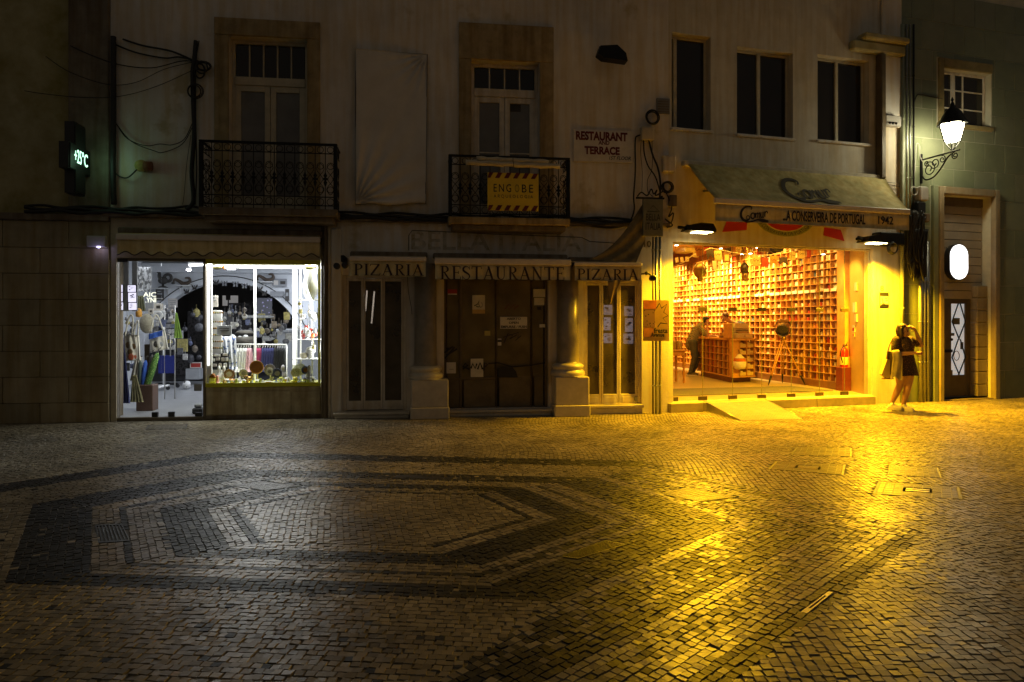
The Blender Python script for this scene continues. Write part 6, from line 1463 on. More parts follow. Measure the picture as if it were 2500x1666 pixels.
for k in range(2):
    v0, v1 = 1-k*.5, .5-k*.5
    for u0, u1, w0, w1 in ((.48, .05, v0, (v0+v1)/2), (.05, .55, (v0+v1)/2, v1), (.62, .98, v0, (v0+v1)/2), (.98, .5, (v0+v1)/2, v1)): lat.tube([(g[0]+gw*u0, yd-.006, g[2]+gh*w0), (g[0]+gw*u1, yd-.006, g[2]+gh*w1)], .013, 6)
lat.build('lattice', black_iron, dd)
lat = MB(); gx = gl1[1]; lat.tube([(gx-.14, yd-.006, g[3]), (gx-.02, yd-.006, g[2]+gh*.75), (gx-.12, yd-.006, g[2]+gh*.5), (gx-.02, yd-.006, g[2]+gh*.25), (gx-.14, yd-.006, g[2])], .013, 6); lat.build('lattice', black_iron, dd)
for u0, u1, v0, v1, nm in ((.18, .68, .71, .80, 'sticker'), (.05, .30, .55, .59, 'sticker'), (.72, .93, .36, .46, 'sticker'), (.03, .18, .0, .07, 'sticker')): MB().box(g[0]+gw*u0, g[0]+gw*u1, yd+.024, yd+.028, g[2]+gh*v0, g[2]+gh*v1).build(nm, mat('dark sticker', (0.10, 0.09, 0.07), .6), dd)
MB().ring((g[0]+gw*.45, yd+.024, g[2]+gh*.27), .075, .008, 'y', 18, 5, rz=.10).build('round_sticker', dark_stone, dd)
MB().ball((gl0[0]-.02, yd-.03, g[2]+gh*.50), .03, 10, 6).build('door_knob', black_iron, dd); MB().bbox(gl1[1]+.01, gl0[0]+.01, yd-.035, yd-.011, g[2]+gh*.32, g[2]+gh*.36, .006).build('door_handle', black_iron, dd)
# rusticated pier right of the door
zz = 0.05
for k in range(9):
    MB().bbox(gl0[1]+.15, DO[1]-.004, yd-.15, yd+.1, zz, zz+.255, .015).build('pier_block', frame_m, tiled); zz += .262
MB().bbox(DO[0]-.2, DO[1], -.06, .3, 0, .03, .008).build('door_sill', frame_m, tiled)
# oval lamp
t = thing('oval_lamp', 'glowing white oval lamp in a dark rim on the slatted panel over the door', 'lamp', B, (B.s(2341, .1), .1, B.z(2341, 682, .1)))
c = B.q(2342, 640, .05); hw, hh_ = B.s(2363, .05)-c[0], c[1]-B.z(2342, 682, .05)
def oval(k, y0, y1):
    pts = []
    for a in range(0, 360, 10):
        q = math.sin(R(a)); pts.append((c[0]+hw*k*math.cos(R(a)), c[1]+(hh_-hw)*(1 if q > 0 else -1)+hw*k*q))
    return MB().prism(pts, y0, y1)
oval(1.0, .045, .06).build('diffuser', glow('white diffuser', (1, 1, 1), 3.2), t); oval(1.06, .061, .19).build('rim', black_plastic, t)
lamp('oval_light', 'AREA', B.w((c[0], .03, c[1])), 3.0, (0.95, 0.97, 1.0), B.w((c[0], -3, c[1])), size=.3)
# street lamp on its bracket
bs = B.s(2248); zb = B.z(2248, 392)
t = thing('street_lamp', 'old fashioned lit lantern on a scrolled iron wall bracket', 'street lamp', B, (bs, 0, B.z(2248, 449)))
MB().bbox(bs-.025, bs+.025, -.03, .005, B.z(2248, 449), B.z(2248, 377), .006).build('wall_plate', black_iron, t)
L = .88; zl = zb
br = MB().tube([(bs, -.02, zl), (bs, -L, zl+.01)], .016, 8); H_ = .40
br.tube(smooth_path([(bs, -.03, zl-.32), (bs, -.12, zl-.42), (bs, -.30, zl-.40), (bs, -.46, zl-.27), (bs, -.62, zl-.08), (bs, -.74, zl-.02)], 6), .016, 6)
def spiral(cy_, cz, r0_, turns, a0, dr=1): 
    n = int(22*turns); return [(bs, cy_+r0_*(1-.75*i/n)*math.cos(R(a0)+dr*turns*2*math.pi*i/n), cz+r0_*(1-.75*i/n)*math.sin(R(a0)+dr*turns*2*math.pi*i/n)) for i in range(n+1)]
for sp in (spiral(-.20, zl-.22, .15, 1.5, 60), spiral(-.33, zl-.13, .11, 1.4, -30, -1), spiral(-.50, zl-.09, .075, 1.4, 80), spiral(-.78, zl-.08, .075, 1.6, 90, -1), spiral(-.14, zl-.09, .06, 1.3, 200)): br.tube(sp, .011, 6)
br.build('bracket', black_iron, t)
yl = -.72; z0 = zl+.03
fr = MB(); hexa = lambda r, z: [(bs+r*math.cos(R(60*k+30)), yl+r*math.sin(R(60*k+30)), z) for k in range(6)]
lo_, hi_ = hexa(.135, z0+.17), hexa(.225, z0+.52)
for k in range(6): fr.tube([lo_[k], hi_[k]], .014, 5); fr.tube([lo_[k], lo_[(k+1) % 6]], .010, 5); fr.tube([hi_[k], hi_[(k+1) % 6]], .012, 5)
for k in range(0, 6, 1): fr.tube(smooth_path([lo_[k], (bs+.09*math.cos(R(60*k+30)), yl+.09*math.sin(R(60*k+30)), z0+.10), (bs+.02*math.cos(R(60*k+30)), yl+.02*math.sin(R(60*k+30)), z0+.01)], 4), .009, 5)
fr.build('lantern_frame', black_iron, t)
pane_g = glow('lit lantern glass', (1.0, 0.90, 0.58), 80)
for k in range(6):
    a, b, c_, d = [Vector(p) for p in (lo_[k], lo_[(k+1) % 6], hi_[(k+1) % 6], hi_[k])]; ctr_ = Vector((bs, yl, z0+.35))
    sh = lambda p: ctr_ + (p-ctr_)*.93
    MB().quad(sh(a), sh(b), sh(c_), sh(d)).build('pane', pane_g, t)
rf = MB(); rf.lathe([(.27, .50), (.265, .53), (.20, .63), (.17, .70), (.12, .78), (.05, .84), (.04, .90), (.012, .95)], (bs, yl, z0), 6); rf.build('roof', black_iron, t)
MB().lathe([(.012, 0), (.03, .03), (.006, .09)], (bs, yl, z0+.95), 8).build('finial', black_iron, t)
# pipes and cables between the two houses
for k, (lab, px, r, y0, m) in enumerate((('pale downpipe at the joint of the two houses', 2203, .04, 60, mat('pale green pipe', (0.25, 0.27, 0.18), .5)), ('thin conduit left of the three pipes on the tiled house', 2214, .018, 60, grey_metal), ('second thin conduit on the tiled house', 2222, .015, 60, grey_metal), ('dark cable pipe running to the roof of the tiled house', 2231, .02, 60, rubber), ('left of three grey pipes beside the doorway', 2247, .045, 590, grey_metal), ('middle of three grey pipes beside the doorway', 2256, .04, 590, grey_metal), ('right of three grey pipes beside the doorway', 2265, .035, 590, grey_metal))):
    s_ = B.s(px, -.06); z1 = B.z(px, y0, -.06); z0 = 0 if y0 > 100 else (B.z(px, 560, -.06) if k else 0.0)
    t = thing('wall_pipe', lab, 'pipe', B, (s_, -.06, z0)); MB().tube([(s_, -.055, z0), (s_, -.055, z1)], r, 10).build('pipe', m, t)
    for q in range(1, 4): MB().lathe([(r+.001, -.012), (r+.006, -.01), (r+.006, .01), (r+.001, .012)], (s_, -.055, z0+(z1-z0)*q/4), 10).build('clip', m, t)
t = thing('cable_tangle', 'big black hanging tangle of cables between the shop awning and the doorway', 'cable coil', B, (B.s(2235), -.12, B.z(2240, 690)))
rr = random.Random(4)
for k in range(26):
    x0 = 2222+rr.uniform(0, 34); pts = [(x0+rr.uniform(-4, 8), 520+rr.uniform(-8, 10)), (x0+rr.uniform(-8, 6), 570), (x0-4+rr.uniform(-8, 8), 615), (x0-2+rr.uniform(-4, 8), 655+rr.uniform(-20, 32)), (x0+4+rr.uniform(-4, 8), 620), (x0+6+rr.uniform(-5, 5), 560)]
    yq = -.08-.16*rr.random(); P_ = [(*B.q(*p, yq), yq) for p in pts]; MB().tube(smooth_path([(a, c_, b) for a, b, c_ in P_], 5), rr.uniform(.010, .022), 5).build('loop', rubber, t)
for px0, px1, y0, y1, m, nm in ((2244, 2264, 456, 491, grey_plastic, 'box'), (2238, 2257, 493, 522, black_plastic, 'box'), (2257, 2268, 521, 543, dark_stone, 'box')):
    rc = B.rect(px0, y0, px1, y1, -.14); tt = thing('meter_box', {456: 'white cylinder shaped meter box below the lamp bracket', 493: 'black box under the white meter box', 521: 'small grey box beside the cable tangle'}[y0], 'electric box', B, (rc[0], 0, rc[2])); MB().bbox(rc[0], rc[1], -.17, -.005, rc[2], rc[3], .02).build('case', m, tt); MB().bbox(rc[0]+.01, rc[1]-.01, -.178, -.171, rc[2]+.02, rc[3]-.02, .004).build('lid', m, tt)
t = thing('wire_coil', 'pale ring of wire hung left of the white meter box', 'cable coil', B, (B.s(2231), -.1, B.z(2231, 478)))
c = B.q(2231, 466, -.12); MB().ring((c[0], -.12, c[1]), .085, .006, 'y', 24, 5).ring((c[0]+.01, -.13, c[1]-.01), .08, .005, 'y', 24, 5).build('loops', grey_plastic, t)
cable('pale cable drooping from the lamp bracket down to the wire coil', [(2252, 395), (2246, 380), (2245, 356), (2238, 352), (2236, 380), (2231, 450)], .007, -.05, B, m=grey_plastic)
cable('dark wire crossing the tiles to the upper window', [(2232, 250), (2238, 234), (2250, 232), (2300, 242)], .012, -.02, B)
# ------------------------------------------------------------------ the gift shop behind its glass
GF = .05; GD = 7.6; GC = 3.25
gs0, gs1 = GS[0]-2.4, GS[1]+.06
white_wall = mat('shop white wall', (0.76, 0.78, 0.82), 0.8, var=.06, scale=2); gfloor = mat('pale shop floor', (0.27, 0.275, 0.29), 0.4, var=.15, scale=3, bump=.03)
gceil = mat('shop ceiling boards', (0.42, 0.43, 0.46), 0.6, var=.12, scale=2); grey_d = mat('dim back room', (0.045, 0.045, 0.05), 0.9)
white_p = mat('white lacquer', (0.72, 0.72, 0.72), 0.35, var=.05, bump=0); yel_p2 = mat('acid yellow paint', (0.60, 0.58, 0.02), 0.45, var=.12, bump=0); cold_grey = mat('grey furniture', (0.30, 0.31, 0.33), .6, var=.15)
MB().quad((gs0, .13, GF), (gs1, .13, GF), (gs1, GD, GF), (gs0, GD, GF)).build('gift_floor', gfloor, house)
MB().quad((gs0, .13, GC), (gs0, GD, GC), (gs1, GD, GC), (gs1, .13, GC)).build('gift_ceiling', gceil, house)
MB().quad((gs0, .13, GF), (gs0, GD, GF), (gs0, GD, GC), (gs0, .13, GC)).quad((gs1, GD, GF), (gs1, .13, GF), (gs1, .13, GC), (gs1, GD, GC)).quad((gs0, .14, GF), (gs0, .14, GC), (GS[0], .14, GC), (GS[0], .14, GF)).quad((GS[0], .14, GS[3]), (GS[0], .14, GC), (GS[1], .14, GC), (GS[1], .14, GS[3])).build('gift_wall', white_wall, house)
ac, az, ar = A.s(551, GD), .60, 2.12
mb = MB(); n = 60
for i in range(n):
    a, b = gs0+(gs1-gs0)*i/n, gs0+(gs1-gs0)*(i+1)/n
    f_ = lambda s_: (az+math.sqrt(max(0, ar*ar-(s_-ac)**2)) if abs(s_-ac) < ar else GF)
    mb.quad((a, GD, f_(a)), (b, GD, f_(b)), (b, GD, GC), (a, GD, GC)); mb.quad((a, GD, f_(a)), (a, GD+.35, f_(a)), (b, GD+.35, f_(b)), (b, GD, f_(b)))
mb.build('arch_wall', white_wall, house)
MB().tube([(ac+(ar+.16)*math.cos(R(a)), GD-.02, az+(ar+.16)*math.sin(R(a))) for a in range(8, 173, 4)], .012, 5).build('arch_wire', black_iron, house)
MB().bbox(gs0, gs1, GD-.22, GD-.005, 2.96, 3.2, .01).build('back_beam', white_wall, house)
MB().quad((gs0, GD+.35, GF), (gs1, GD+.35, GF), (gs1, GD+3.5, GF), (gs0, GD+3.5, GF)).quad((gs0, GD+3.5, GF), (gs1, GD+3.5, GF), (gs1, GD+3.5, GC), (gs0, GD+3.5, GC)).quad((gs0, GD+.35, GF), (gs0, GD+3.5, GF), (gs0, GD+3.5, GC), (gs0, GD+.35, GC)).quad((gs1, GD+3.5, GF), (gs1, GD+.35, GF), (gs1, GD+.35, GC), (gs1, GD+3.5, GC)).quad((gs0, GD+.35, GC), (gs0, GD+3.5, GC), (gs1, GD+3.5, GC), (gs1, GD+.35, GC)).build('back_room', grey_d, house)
# shop front: glass door, vitrine, bulkhead
y = .06; dx0, dx1, vx0, vx1 = A.s(288, y), A.s(497, y), A.s(503, y), A.s(782, y); zv0, zv1 = A.z(640, 937, y), A.z(640, 646, y)
fr = MB(); fr.bbox(GS[0]+.002, dx0, y-.03, y+.06, 0.001, ZG-.002, .008); fr.bbox(dx1, vx0, y-.04, y+.06, 0.001, ZG-.002, .008); fr.bbox(dx0, dx1, y-.02, y+.05, ZG-.05, ZG-.002, .006); fr.bbox(dx0, dx1, y-.05, y+.06, 0.001, GF+.01, .006)
gd = fr.build('glass_door', mat('bronzed aluminium', (0.16, 0.13, 0.09), .4, .5, var=.15), house)
m_ = (dx0+dx1)/2
for a, b in ((dx0+.004, m_-.003), (m_+.003, dx1-.004)): MB().box(a, b, y, y+.01, GF+.03, ZG-.055).build('pane', clear_glass, gd)
for px0, px1, py0, py1 in ((370, 385, 1007, 1022), (410, 425, 1006, 1021), (476, 493, 1008, 1017), (286, 312, 632, 640), (474, 500, 632, 640)):
    r = A.rect(px0, py0, px1, py1, y-.02); MB().bbox(r[0], r[1], y-.02, y+.03, r[2], r[3], .004).build('clamp', black_plastic, gd)
r = A.rect(474, 938, 492, 955, y-.02); MB().bbox(r[0], r[1], y-.03, y-.002, r[2], r[3], .004).build('lock', cold_grey, gd)
vi = MB(); vi.bbox(vx0, vx1, y-.03, .75, zv0-.05, zv0, .006); vit = vi.build('vitrine', yel_p2, house)
MB().bbox(vx0, vx1, y-.035, y+.05, zv1, ZG-.004, .006).build('yellow_frame', yel_p2, vit); MB().bbox(vx1-.035, vx1-.002, y-.035, y+.05, zv0+.001, zv1-.001, .006).build('yellow_frame', yel_p2, vit); MB().bbox(vx0, vx1, y-.036, y-.031, zv0-.045, zv0+.02, .002).build('yellow_frame', yel_p2, vit)
MB().box(vx0+.004, vx1-.037, y, y+.008, zv0+.001, zv1-.002).build('pane', clear_glass, vit)
mb = MB(); mb.bbox(vx0, GS[1]-.002, y-.02, .3, 0, zv0-.052, .008); bk = mb.build('bulkhead', limestone, house)
for px0, px1 in ((506, 571), (575, 710), (714, 782)): r = A.rect(px0, 955, px1, 1012, y-.03); MB().bbox(r[0], r[1], y-.034, y-.021, r[2], r[3], .006).build('panel', limestone, bk)
MB().bbox(vx0-.0, GS[1], y-.05, .3, 0, .07, .006).build('panel', dark_stone, bk)
def S(px, py, yy_): s_, z_ = A.q(px, py, yy_); return (s_, yy_, z_)
# white posts and light inside the vitrine
def part(nm, mb, m): return mb.build(nm, m, house)
for px0, px1, y0, y1, yy_ in ((505, 517, 646, 936, .30), (619, 624.5, 646, 890, .72), (714, 725, 650, 936, .72)):
    r = A.rect(px0, y0, px1, y1, yy_); part('vitrine_post', MB().bbox(r[0], r[1], yy_, yy_+.05, zv0+.002, zv1+.05, .006), white_p)
part('vitrine_top', MB().bbox(vx0, vx1, .68, .76, zv1-.02, zv1+.12, .006), white_p)
part('vitrine_top', MB().bbox(vx0, vx1, y+.06, .67, zv1+.06, zv1+.10, .006), white_p)
for py, in ((733,), (779,), (828,), (874,)):
    r0_, r1_ = S(727, py, .62), S(779, py, .2); part('glass_shelf', MB().bbox(r0_[0], vx1-.04, .12, .62, r0_[2]-.008, r0_[2], .003), white_p)
for px in (734, 762): r = A.s(px, .6); part('shelf_rail', MB().box(r-.012, r+.012, .6, .62, zv0+.002, zv1), white_p)
tube_l = glow('cold fluorescent tube', (0.92, 0.96, 1.0), 9)
for k, (p0, p1, yy_, lab) in enumerate((((548, 648), (602, 649), 2.2, 'nearest fluorescent tube on the ceiling, seen through the left window bay'), ((555, 657), (575, 657), 5.2, 'small fluorescent tube far back on the ceiling'), ((470, 635), (500, 634), 2.4, 'fluorescent tube on the ceiling, seen at the top of the glass door'), ((462, 648), (498, 647), 3.6, 'second fluorescent tube farther back behind the glass door'))):
    a, b = S(*p0, yy_), S(*p1, yy_); t = thing('ceiling_tube', lab, 'lamp', A, a); MB().tube([a, b], .02, 8).build('tube', tube_l, t); MB().bbox(a[0]-.02, b[0]+.02, yy_-.03, yy_+.03, max(a[2], b[2])+.022, max(a[2], b[2])+.06, .004).build('fitting', white_p, t)
c = S(461, 658, 4.5); t = thing('ceiling_spot', 'bright round spotlight on the gift shop ceiling behind the glass door', 'spotlight', A, c); MB().lathe([(.03, .1), (.05, .08), (.06, 0)], c, 12).build('can', white_p, t); MB().ball((c[0], c[1], c[2]-.01), (.055, .055, .03), 10, 6).build('bulb', glow('cold bulb', (0.95, 0.97, 1), 25), t)
COLD = (0.86, 0.92, 1.0)
for s_, yy_, pw in ((gs0+2.0, 2.0, 30), (gs0+3.5, 4.6, 70), (gs0+4.9, 5.6, 70)): lamp('gift_ceiling_light', 'AREA', A.w((s_, yy_, GC-.08)), pw, COLD, A.w((s_, yy_, 0)), size=1.6)
pm_ = ((vx0+vx1)/2, .36, zv1+.04); lamp('vitrine_light', 'AREA', A.w(pm_), 120, (0.97, 1.0, 0.93), A.w((pm_[0], .45, 0)), size=2.0, size_y=.35)
lamp('vitrine_side_light', 'AREA', A.w((vx1-.08, .35, zv0+1.1)), 34, (0.98, 1.0, 0.9), A.w((vx0, .5, zv0+.6)), size=.3, size_y=1.2)
for px in (510, 719): r = A.s(px, .34); part('vitrine_strip_light', MB().box(r-.02, r+.02, .285, .298, zv0+.3, zv1), glow('strip light', (1, 1, .95), 2.0))

dgrey = mat('dark souvenir', (0.05, 0.045, 0.04), .6, var=.4, scale=12); cloth_w = mat('natural cotton', (0.55, 0.52, 0.45), .9, var=.2, scale=9); cloth_n = mat('navy cloth', (0.03, 0.035, 0.12), .9, var=.3, scale=8); cloth_b = mat('bright blue cloth', (0.03, 0.10, 0.45), .8, var=.2, scale=8)
# left: grey boards and glowing sheets standing in for reflections by the door
for k, (px0, px1) in enumerate(((299, 314), (322, 335))):  # pale strips mirrored in the door glass, put in as grey boards
    r = A.rect(px0, 640, px1, 760, .5); solo('reflection_board', MB().bbox(r[0], r[1], .5, .53, r[2], GC-.1, .004), cold_grey, ('left' if k == 0 else 'right') + ' of two tall grey boards standing in for reflections in the glass door', 'board', A, (r[0], .5, r[2]), 'reflections in the door glass')
reflections('left column of three glowing violet sheets standing in for reflections at the door edge', [(288, 696, 299, 713), (289, 715, 299, 736), (289, 739, 300, 757)], .42, seed=3)  # panels mirrored in the glass, put in as emission on sheets
reflections('right column of three glowing violet sheets standing in for reflections in the glass door', [(312, 697, 331, 713), (313, 715, 332, 738), (314, 740, 333, 757)], .40, seed=4)
t = thing('reflected_letters', 'glowing pale letters AIC YNI standing in for a reflection in the glass door', 'reflection', A, S(365, 740, .7))  # lettering mirrored in the glass, put in as glowing text
lit = glow('reflected letter glow', (1.0, 1.0, 0.75), 1.6); text(t, 'AIC', A, A.rect(350, 714, 381, 725, .7), .7, lit); text(t, '.YNI', A, A.rect(355, 727, 381, 739, .7), .7, lit)
# far wall shelves with figures
def shelf_on(px0, px1, py, lab):
    r0_, r1_ = S(px0, py, GD-.25), S(px1, py, GD-.25); t = thing('wall_shelf', lab, 'shelf', A, r0_); MB().bbox(r0_[0], r1_[0], GD-.28, GD-.003, r0_[2]-.03, r0_[2], .006).build('board', white_p, t)
    for q in (.15, .85): x = r0_[0]+(r1_[0]-r0_[0])*q; MB().prism([(x-.01, r0_[2]-.031), (x-.01, r0_[2]-.16), (x+.01, r0_[2]-.16), (x+.01, r0_[2]-.031)], GD-.05, GD-.004).build('bracket', white_p, t)
    return r0_[2]
z1 = shelf_on(367, 408, 703, 'white shelf under the dark rooster'); z2 = shelf_on(427, 462, 696, 'white shelf under the left serpent figure'); z3 = shelf_on(636, 664, 687, 'white shelf under the right serpent figure')
c = S(398, 703, GD-.15); t = thing('rooster_figure', 'dark rooster figure with a curled tail on a high shelf', 'figurine', A, (c[0], c[1], z1)); k = .011
MB().lathe([(.13, 0), (.11, .03), (.03, .06), (.03, .12)], (c[0], c[1], z1), 12).build('foot', dgrey, t)
mb = MB().ball((c[0], c[1], z1+.2), (.13, .07, .10), 12, 8).ball((c[0]-.09, c[1], z1+.33), (.05, .045, .11), 10, 8).ball((c[0]-.11, c[1], z1+.44), (.06, .05, .05), 10, 8); mb.build('body', dgrey, t)
MB().ring((c[0]+.12, c[1], z1+.27), .09, .04, 'y', 16, 6).build('tail', dgrey, t); MB().prism([(c[0]-.17, z1+.46), (c[0]-.13, z1+.52), (c[0]-.1, z1+.49), (c[0]-.07, z1+.53), (c[0]-.05, z1+.46)], c[1]-.015, c[1]+.015).build('comb', red_ink, t)
for lab, px, zz, fl in (('left brown serpent figure on a shelf over the arch', 444, z2, 1), ('right brown serpent figure on a shelf over the arch', 648, z3, 1)):
    c = S(px, 690, GD-.15); t = thing('serpent_figure', lab, 'figurine', A, (c[0], c[1], zz)); pts = [(c[0]-.22, c[1], zz+.05), (c[0]-.18, c[1], zz+.15), (c[0]-.08, c[1], zz+.11), (c[0]+.02, c[1], zz+.045), (c[0]+.12, c[1], zz+.05), (c[0]+.20, c[1], zz+.10), (c[0]+.18, c[1], zz+.19), (c[0]+.08, c[1], zz+.19)]
    MB().tube(smooth_path(pts, 5), [.02+.03*math.sin(i/35*math.pi) for i in range(36)], 8).build('body', mat('brown carved wood', (0.10, 0.07, 0.05), .6, var=.3, scale=14), t); MB().ball((c[0]-.22, c[1], zz+.05), (.05, .03, .03), 8, 6).build('head', dgrey, t)
for k, (px, py) in enumerate(((456, 712), (475, 702), (527, 690), (548, 692), (575, 694), (597, 698), (616, 703), (634, 706), (645, 716))):
    c = S(px, py, GD-.03); t = thing('butterfly', 'dark butterfly ornament number %s along the arch counted from the left' % ['one', 'two', 'three', 'four', 'five', 'six', 'seven', 'eight', 'nine'][k], 'ornament', A, c, 'butterflies along the arch')
    t['label'] = ('first', 'second', 'third', 'fourth', 'fifth', 'sixth', 'seventh', 'eighth', 'last')[k] + ' dark butterfly from the left along the white arch'
    for sg in (-1, 1): MB().prism([(c[0], c[2]-.02), (c[0]+sg*.07, c[2]+.085), (c[0]+sg*.085, c[2]+.03), (c[0]+sg*.05, c[2]-.01), (c[0]+sg*.06, c[2]-.07), (c[0]+sg*.02, c[2]-.07)], c[1]-.008, c[1]).build('wing', cold_grey if k in (3, 4, 5) else dgrey, t)
    MB().tube([(c[0], c[1]-.01, c[2]-.06), (c[0], c[1]-.01, c[2]+.06)], .009, 5).build('body', dgrey, t)
def plate_sign(nm, lab, cat, r, yy_, m, th=.015, extra=None):
    q = A.rect(*r, yy_); t = thing(nm, lab, cat, A, (q[0], yy_, q[2])); MB().bbox(q[0], q[1], yy_, yy_+th, q[2], q[3], .003).build('board', m, t)
    for u0, u1, v0, v1, mm in (extra or []): MB().box(q[0]+(q[1]-q[0])*u0, q[0]+(q[1]-q[0])*u1, yy_-.004, yy_-.001, q[2]+(q[3]-q[2])*v0, q[2]+(q[3]-q[2])*v1).build('print', mm, t)
    return t, q
lines4 = [(.15, .85, .72, .78, cold_grey), (.15, .8, .5, .56, cold_grey), (.2, .8, .3, .36, cold_grey)]
plate_sign('wall_sign', 'white sheet at the left spring of the arch', 'sign', (410, 729, 433, 751), GD-.4, white_board, extra=lines4)
plate_sign('framed_board', 'dark framed chalk board under the rooster shelf', 'board', (380, 705, 400, 734), GD-.2, dgrey, extra=[(.1, .9, .12, .2, white_board), (.2, .8, .5, .62, cold_grey), (.2, .6, .72, .8, cold_grey)])
plate_sign('framed_board', 'dark framed picture on the far wall right of the arch', 'board', (696, 706, 706, 735), GD-.2, dgrey, extra=[(.2, .8, .4, .7, cold_grey)])
plate_sign('wall_picture', 'grey picture on the far wall beside the right serpent', 'picture', (665, 681, 700, 700), GD-.1, cold_grey, extra=[(.1, .4, .2, .8, white_board), (.55, .9, .3, .7, dgrey)])
plate_sign('wall_panel', 'plain grey panel on the far wall under the grey picture', 'panel', (660, 712, 694, 724), GD-.1, cold_grey)
plate_sign('lit_picture', 'pale double picture in the dark room behind the arch', 'picture', (543, 722, 581, 747), GD+3.0, glow('dim lit panel', (0.75, 0.72, 0.70), .22), extra=[(.22, .52, .55, 1.0, dgrey), (.34, .42, .0, .55, dgrey)])
plate_sign('hat_board', 'patterned violet and grey board behind the right window bay', 'board', (624, 728, 664, 770), GD-1.0, pattern('violet patterned board', (0.05, 0.05, 0.06), (0.22, 0.20, 0.35), 12))
for k, (r, lab) in enumerate((((600, 770, 670, 777), 'long upper pale pointed sign behind the window'), ((640, 821, 671, 833), 'pale arrow sign behind the window, just over the hanging dresses'))):
    q = A.rect(*r, 3.2); t = thing('pointer_sign', lab, 'sign', A, (q[0], 3.2, q[2])); zc = (q[2]+q[3])/2; MB().prism([(q[0], q[2]), (q[1]-.1, q[2]), (q[1], zc), (q[1]-.1, q[3]), (q[0], q[3])], 3.2, 3.22).build('board', cold_grey, t); text(t, 'PRAIA DA ROCHA' if k == 0 else 'PORTUGAL', A, (q[0]+.05, q[1]-.12, q[2]+(q[3]-q[2])*.3, q[3]-(q[3]-q[2])*.3), 3.199, white_p)
# left goods
def tote(lab, quad_px, yy_, m, straps, extra=None):
    P_ = [S(p[0], p[1], yy_) for p in quad_px]; c = [sum(p[i] for p in P_)/4 for i in range(3)]
    t = thing('tote_bag', lab, 'bag', A, (c[0], yy_, min(p[2] for p in P_)))
    def fn(u, v):
        a = [P_[0][i]+(P_[1][i]-P_[0][i])*u for i in range(3)]; b = [P_[3][i]+(P_[2][i]-P_[3][i])*u for i in range(3)]
        return (a[0]+(b[0]-a[0])*v, yy_-.05*math.sin(u*math.pi)*(1-.6*v)+.012*math.sin(u*17+v*4), a[2]+(b[2]-a[2])*v)
    MB().sheet(fn, 12, 10, thick=.05).build('bag', m, t)
    for st in straps: MB().tube(smooth_path([S(p[0], p[1], yy_-.01) for p in st], 5), .014, 6).build('strap', cloth_w, t)
    for (u, v, r, mm) in (extra or []): p = fn(u, v); MB().ball((p[0], p[1]-.005, p[2]), (r, .006, r*1.2), 10, 6).build('print', mm, t)
    return t
pr_b = mat('brown print', (0.10, 0.06, 0.05), .9, var=.4, scale=20); pr_r = mat('red brown print', (0.38, 0.09, 0.04), .9)
tote('cream bag with a dark animal print, nearest the left of the glass door', [(300, 882), (342, 880), (336, 818), (303, 820)], .9, cloth_w, [[(305, 822), (314, 780), (322, 770), (325, 790), (322, 820)], [(326, 820), (334, 785), (338, 790), (336, 820)]], [(.35, .62, .05, pr_b), (.68, .55, .045, pr_b), (.5, .35, .045, pr_b), (.55, .15, .05, pr_r), (.75, .14, .03, pr_r)])
tote('cream bag with a bright blue flap hanging by the postcard rack', [(366, 862), (410, 852), (400, 806), (364, 812)], 1.6, cloth_w, [[(368, 812), (374, 780), (384, 770), (398, 806)]], [(.45, .35, .05, dgrey), (.7, .3, .04, cold_grey)])
q = [S(365, 816, 1.54), S(398, 807, 1.54)]; 
solo('blue_scarf', MB().sheet(lambda u, v: (q[0][0]+(q[1][0]-q[0][0])*u, 1.50+.01*math.sin(u*12), q[0][2]+(q[1][2]-q[0][2])*u-.10*v), 8, 4, thick=.02), cloth_b, 'bright blue cloth draped over the cream bag', 'cloth', A, (q[0][0], 1.5, q[0][2]-.1))
c = S(358, 790, 1.9); solo('round_bag', MB().ball(c, (.13, .09, .19), 14, 10), mat('beige straw', (0.36, 0.33, 0.25), .9, var=.3, scale=25), 'round beige straw bag hanging above the blue one', 'bag', A, (c[0], c[1], c[2]-.19))
c = S(339, 764, 1.2); solo('orange_lantern', MB().lathe([(.01, -.08), (.05, -.07), (.055, .0), (.04, .06), (.012, .08)], c, 12), mat('orange paper', (0.55, 0.27, 0.05), .8, var=.2), 'small orange paper lantern among the hanging bags', 'lantern', A, c)
def drape(nm, lab, cat, top, bot, w0, w1, yy_, m, folds=5):
    a, b = S(*top, yy_), S(*bot, yy_)
    return solo(nm, MB().sheet(lambda u, v: (a[0]+(b[0]-a[0])*v+(u-.5)*(w0+(w1-w0)*v), yy_+.03*math.sin(u*folds*6.28)*(.3+.7*v), a[2]+(b[2]-a[2])*v), folds*6, 8, thick=.012), m, lab, cat, A, (b[0], yy_, b[2]))
drape('navy_cloth', 'long dark navy cloth hanging at the left edge of the glass door', 'cloth', (294, 826), (302, 985), .10, .20, .6, cloth_n)
drape('grey_scarf', 'striped grey scarf between the bags and the planter', 'scarf', (338, 872), (333, 930), .10, .22, 1.1, cloth_w, 3)
drape('green_towel', 'bright green cloth hanging from the postcard rack', 'cloth', (430, 764), (435, 826), .03, .16, 2.4, mat('lime cloth', (0.22, 0.36, 0.06), .9, var=.3, scale=8), 3)
drape('scarf_group', 'patterned light scarves hung high on the left wall', 'scarf', (348, 652), (350, 712), .34, .30, 2.8, pattern('patterned scarf cloth', (0.12, 0.12, 0.12), (0.45, 0.45, 0.45), 14, .9, 'NOISE', .5), 6)
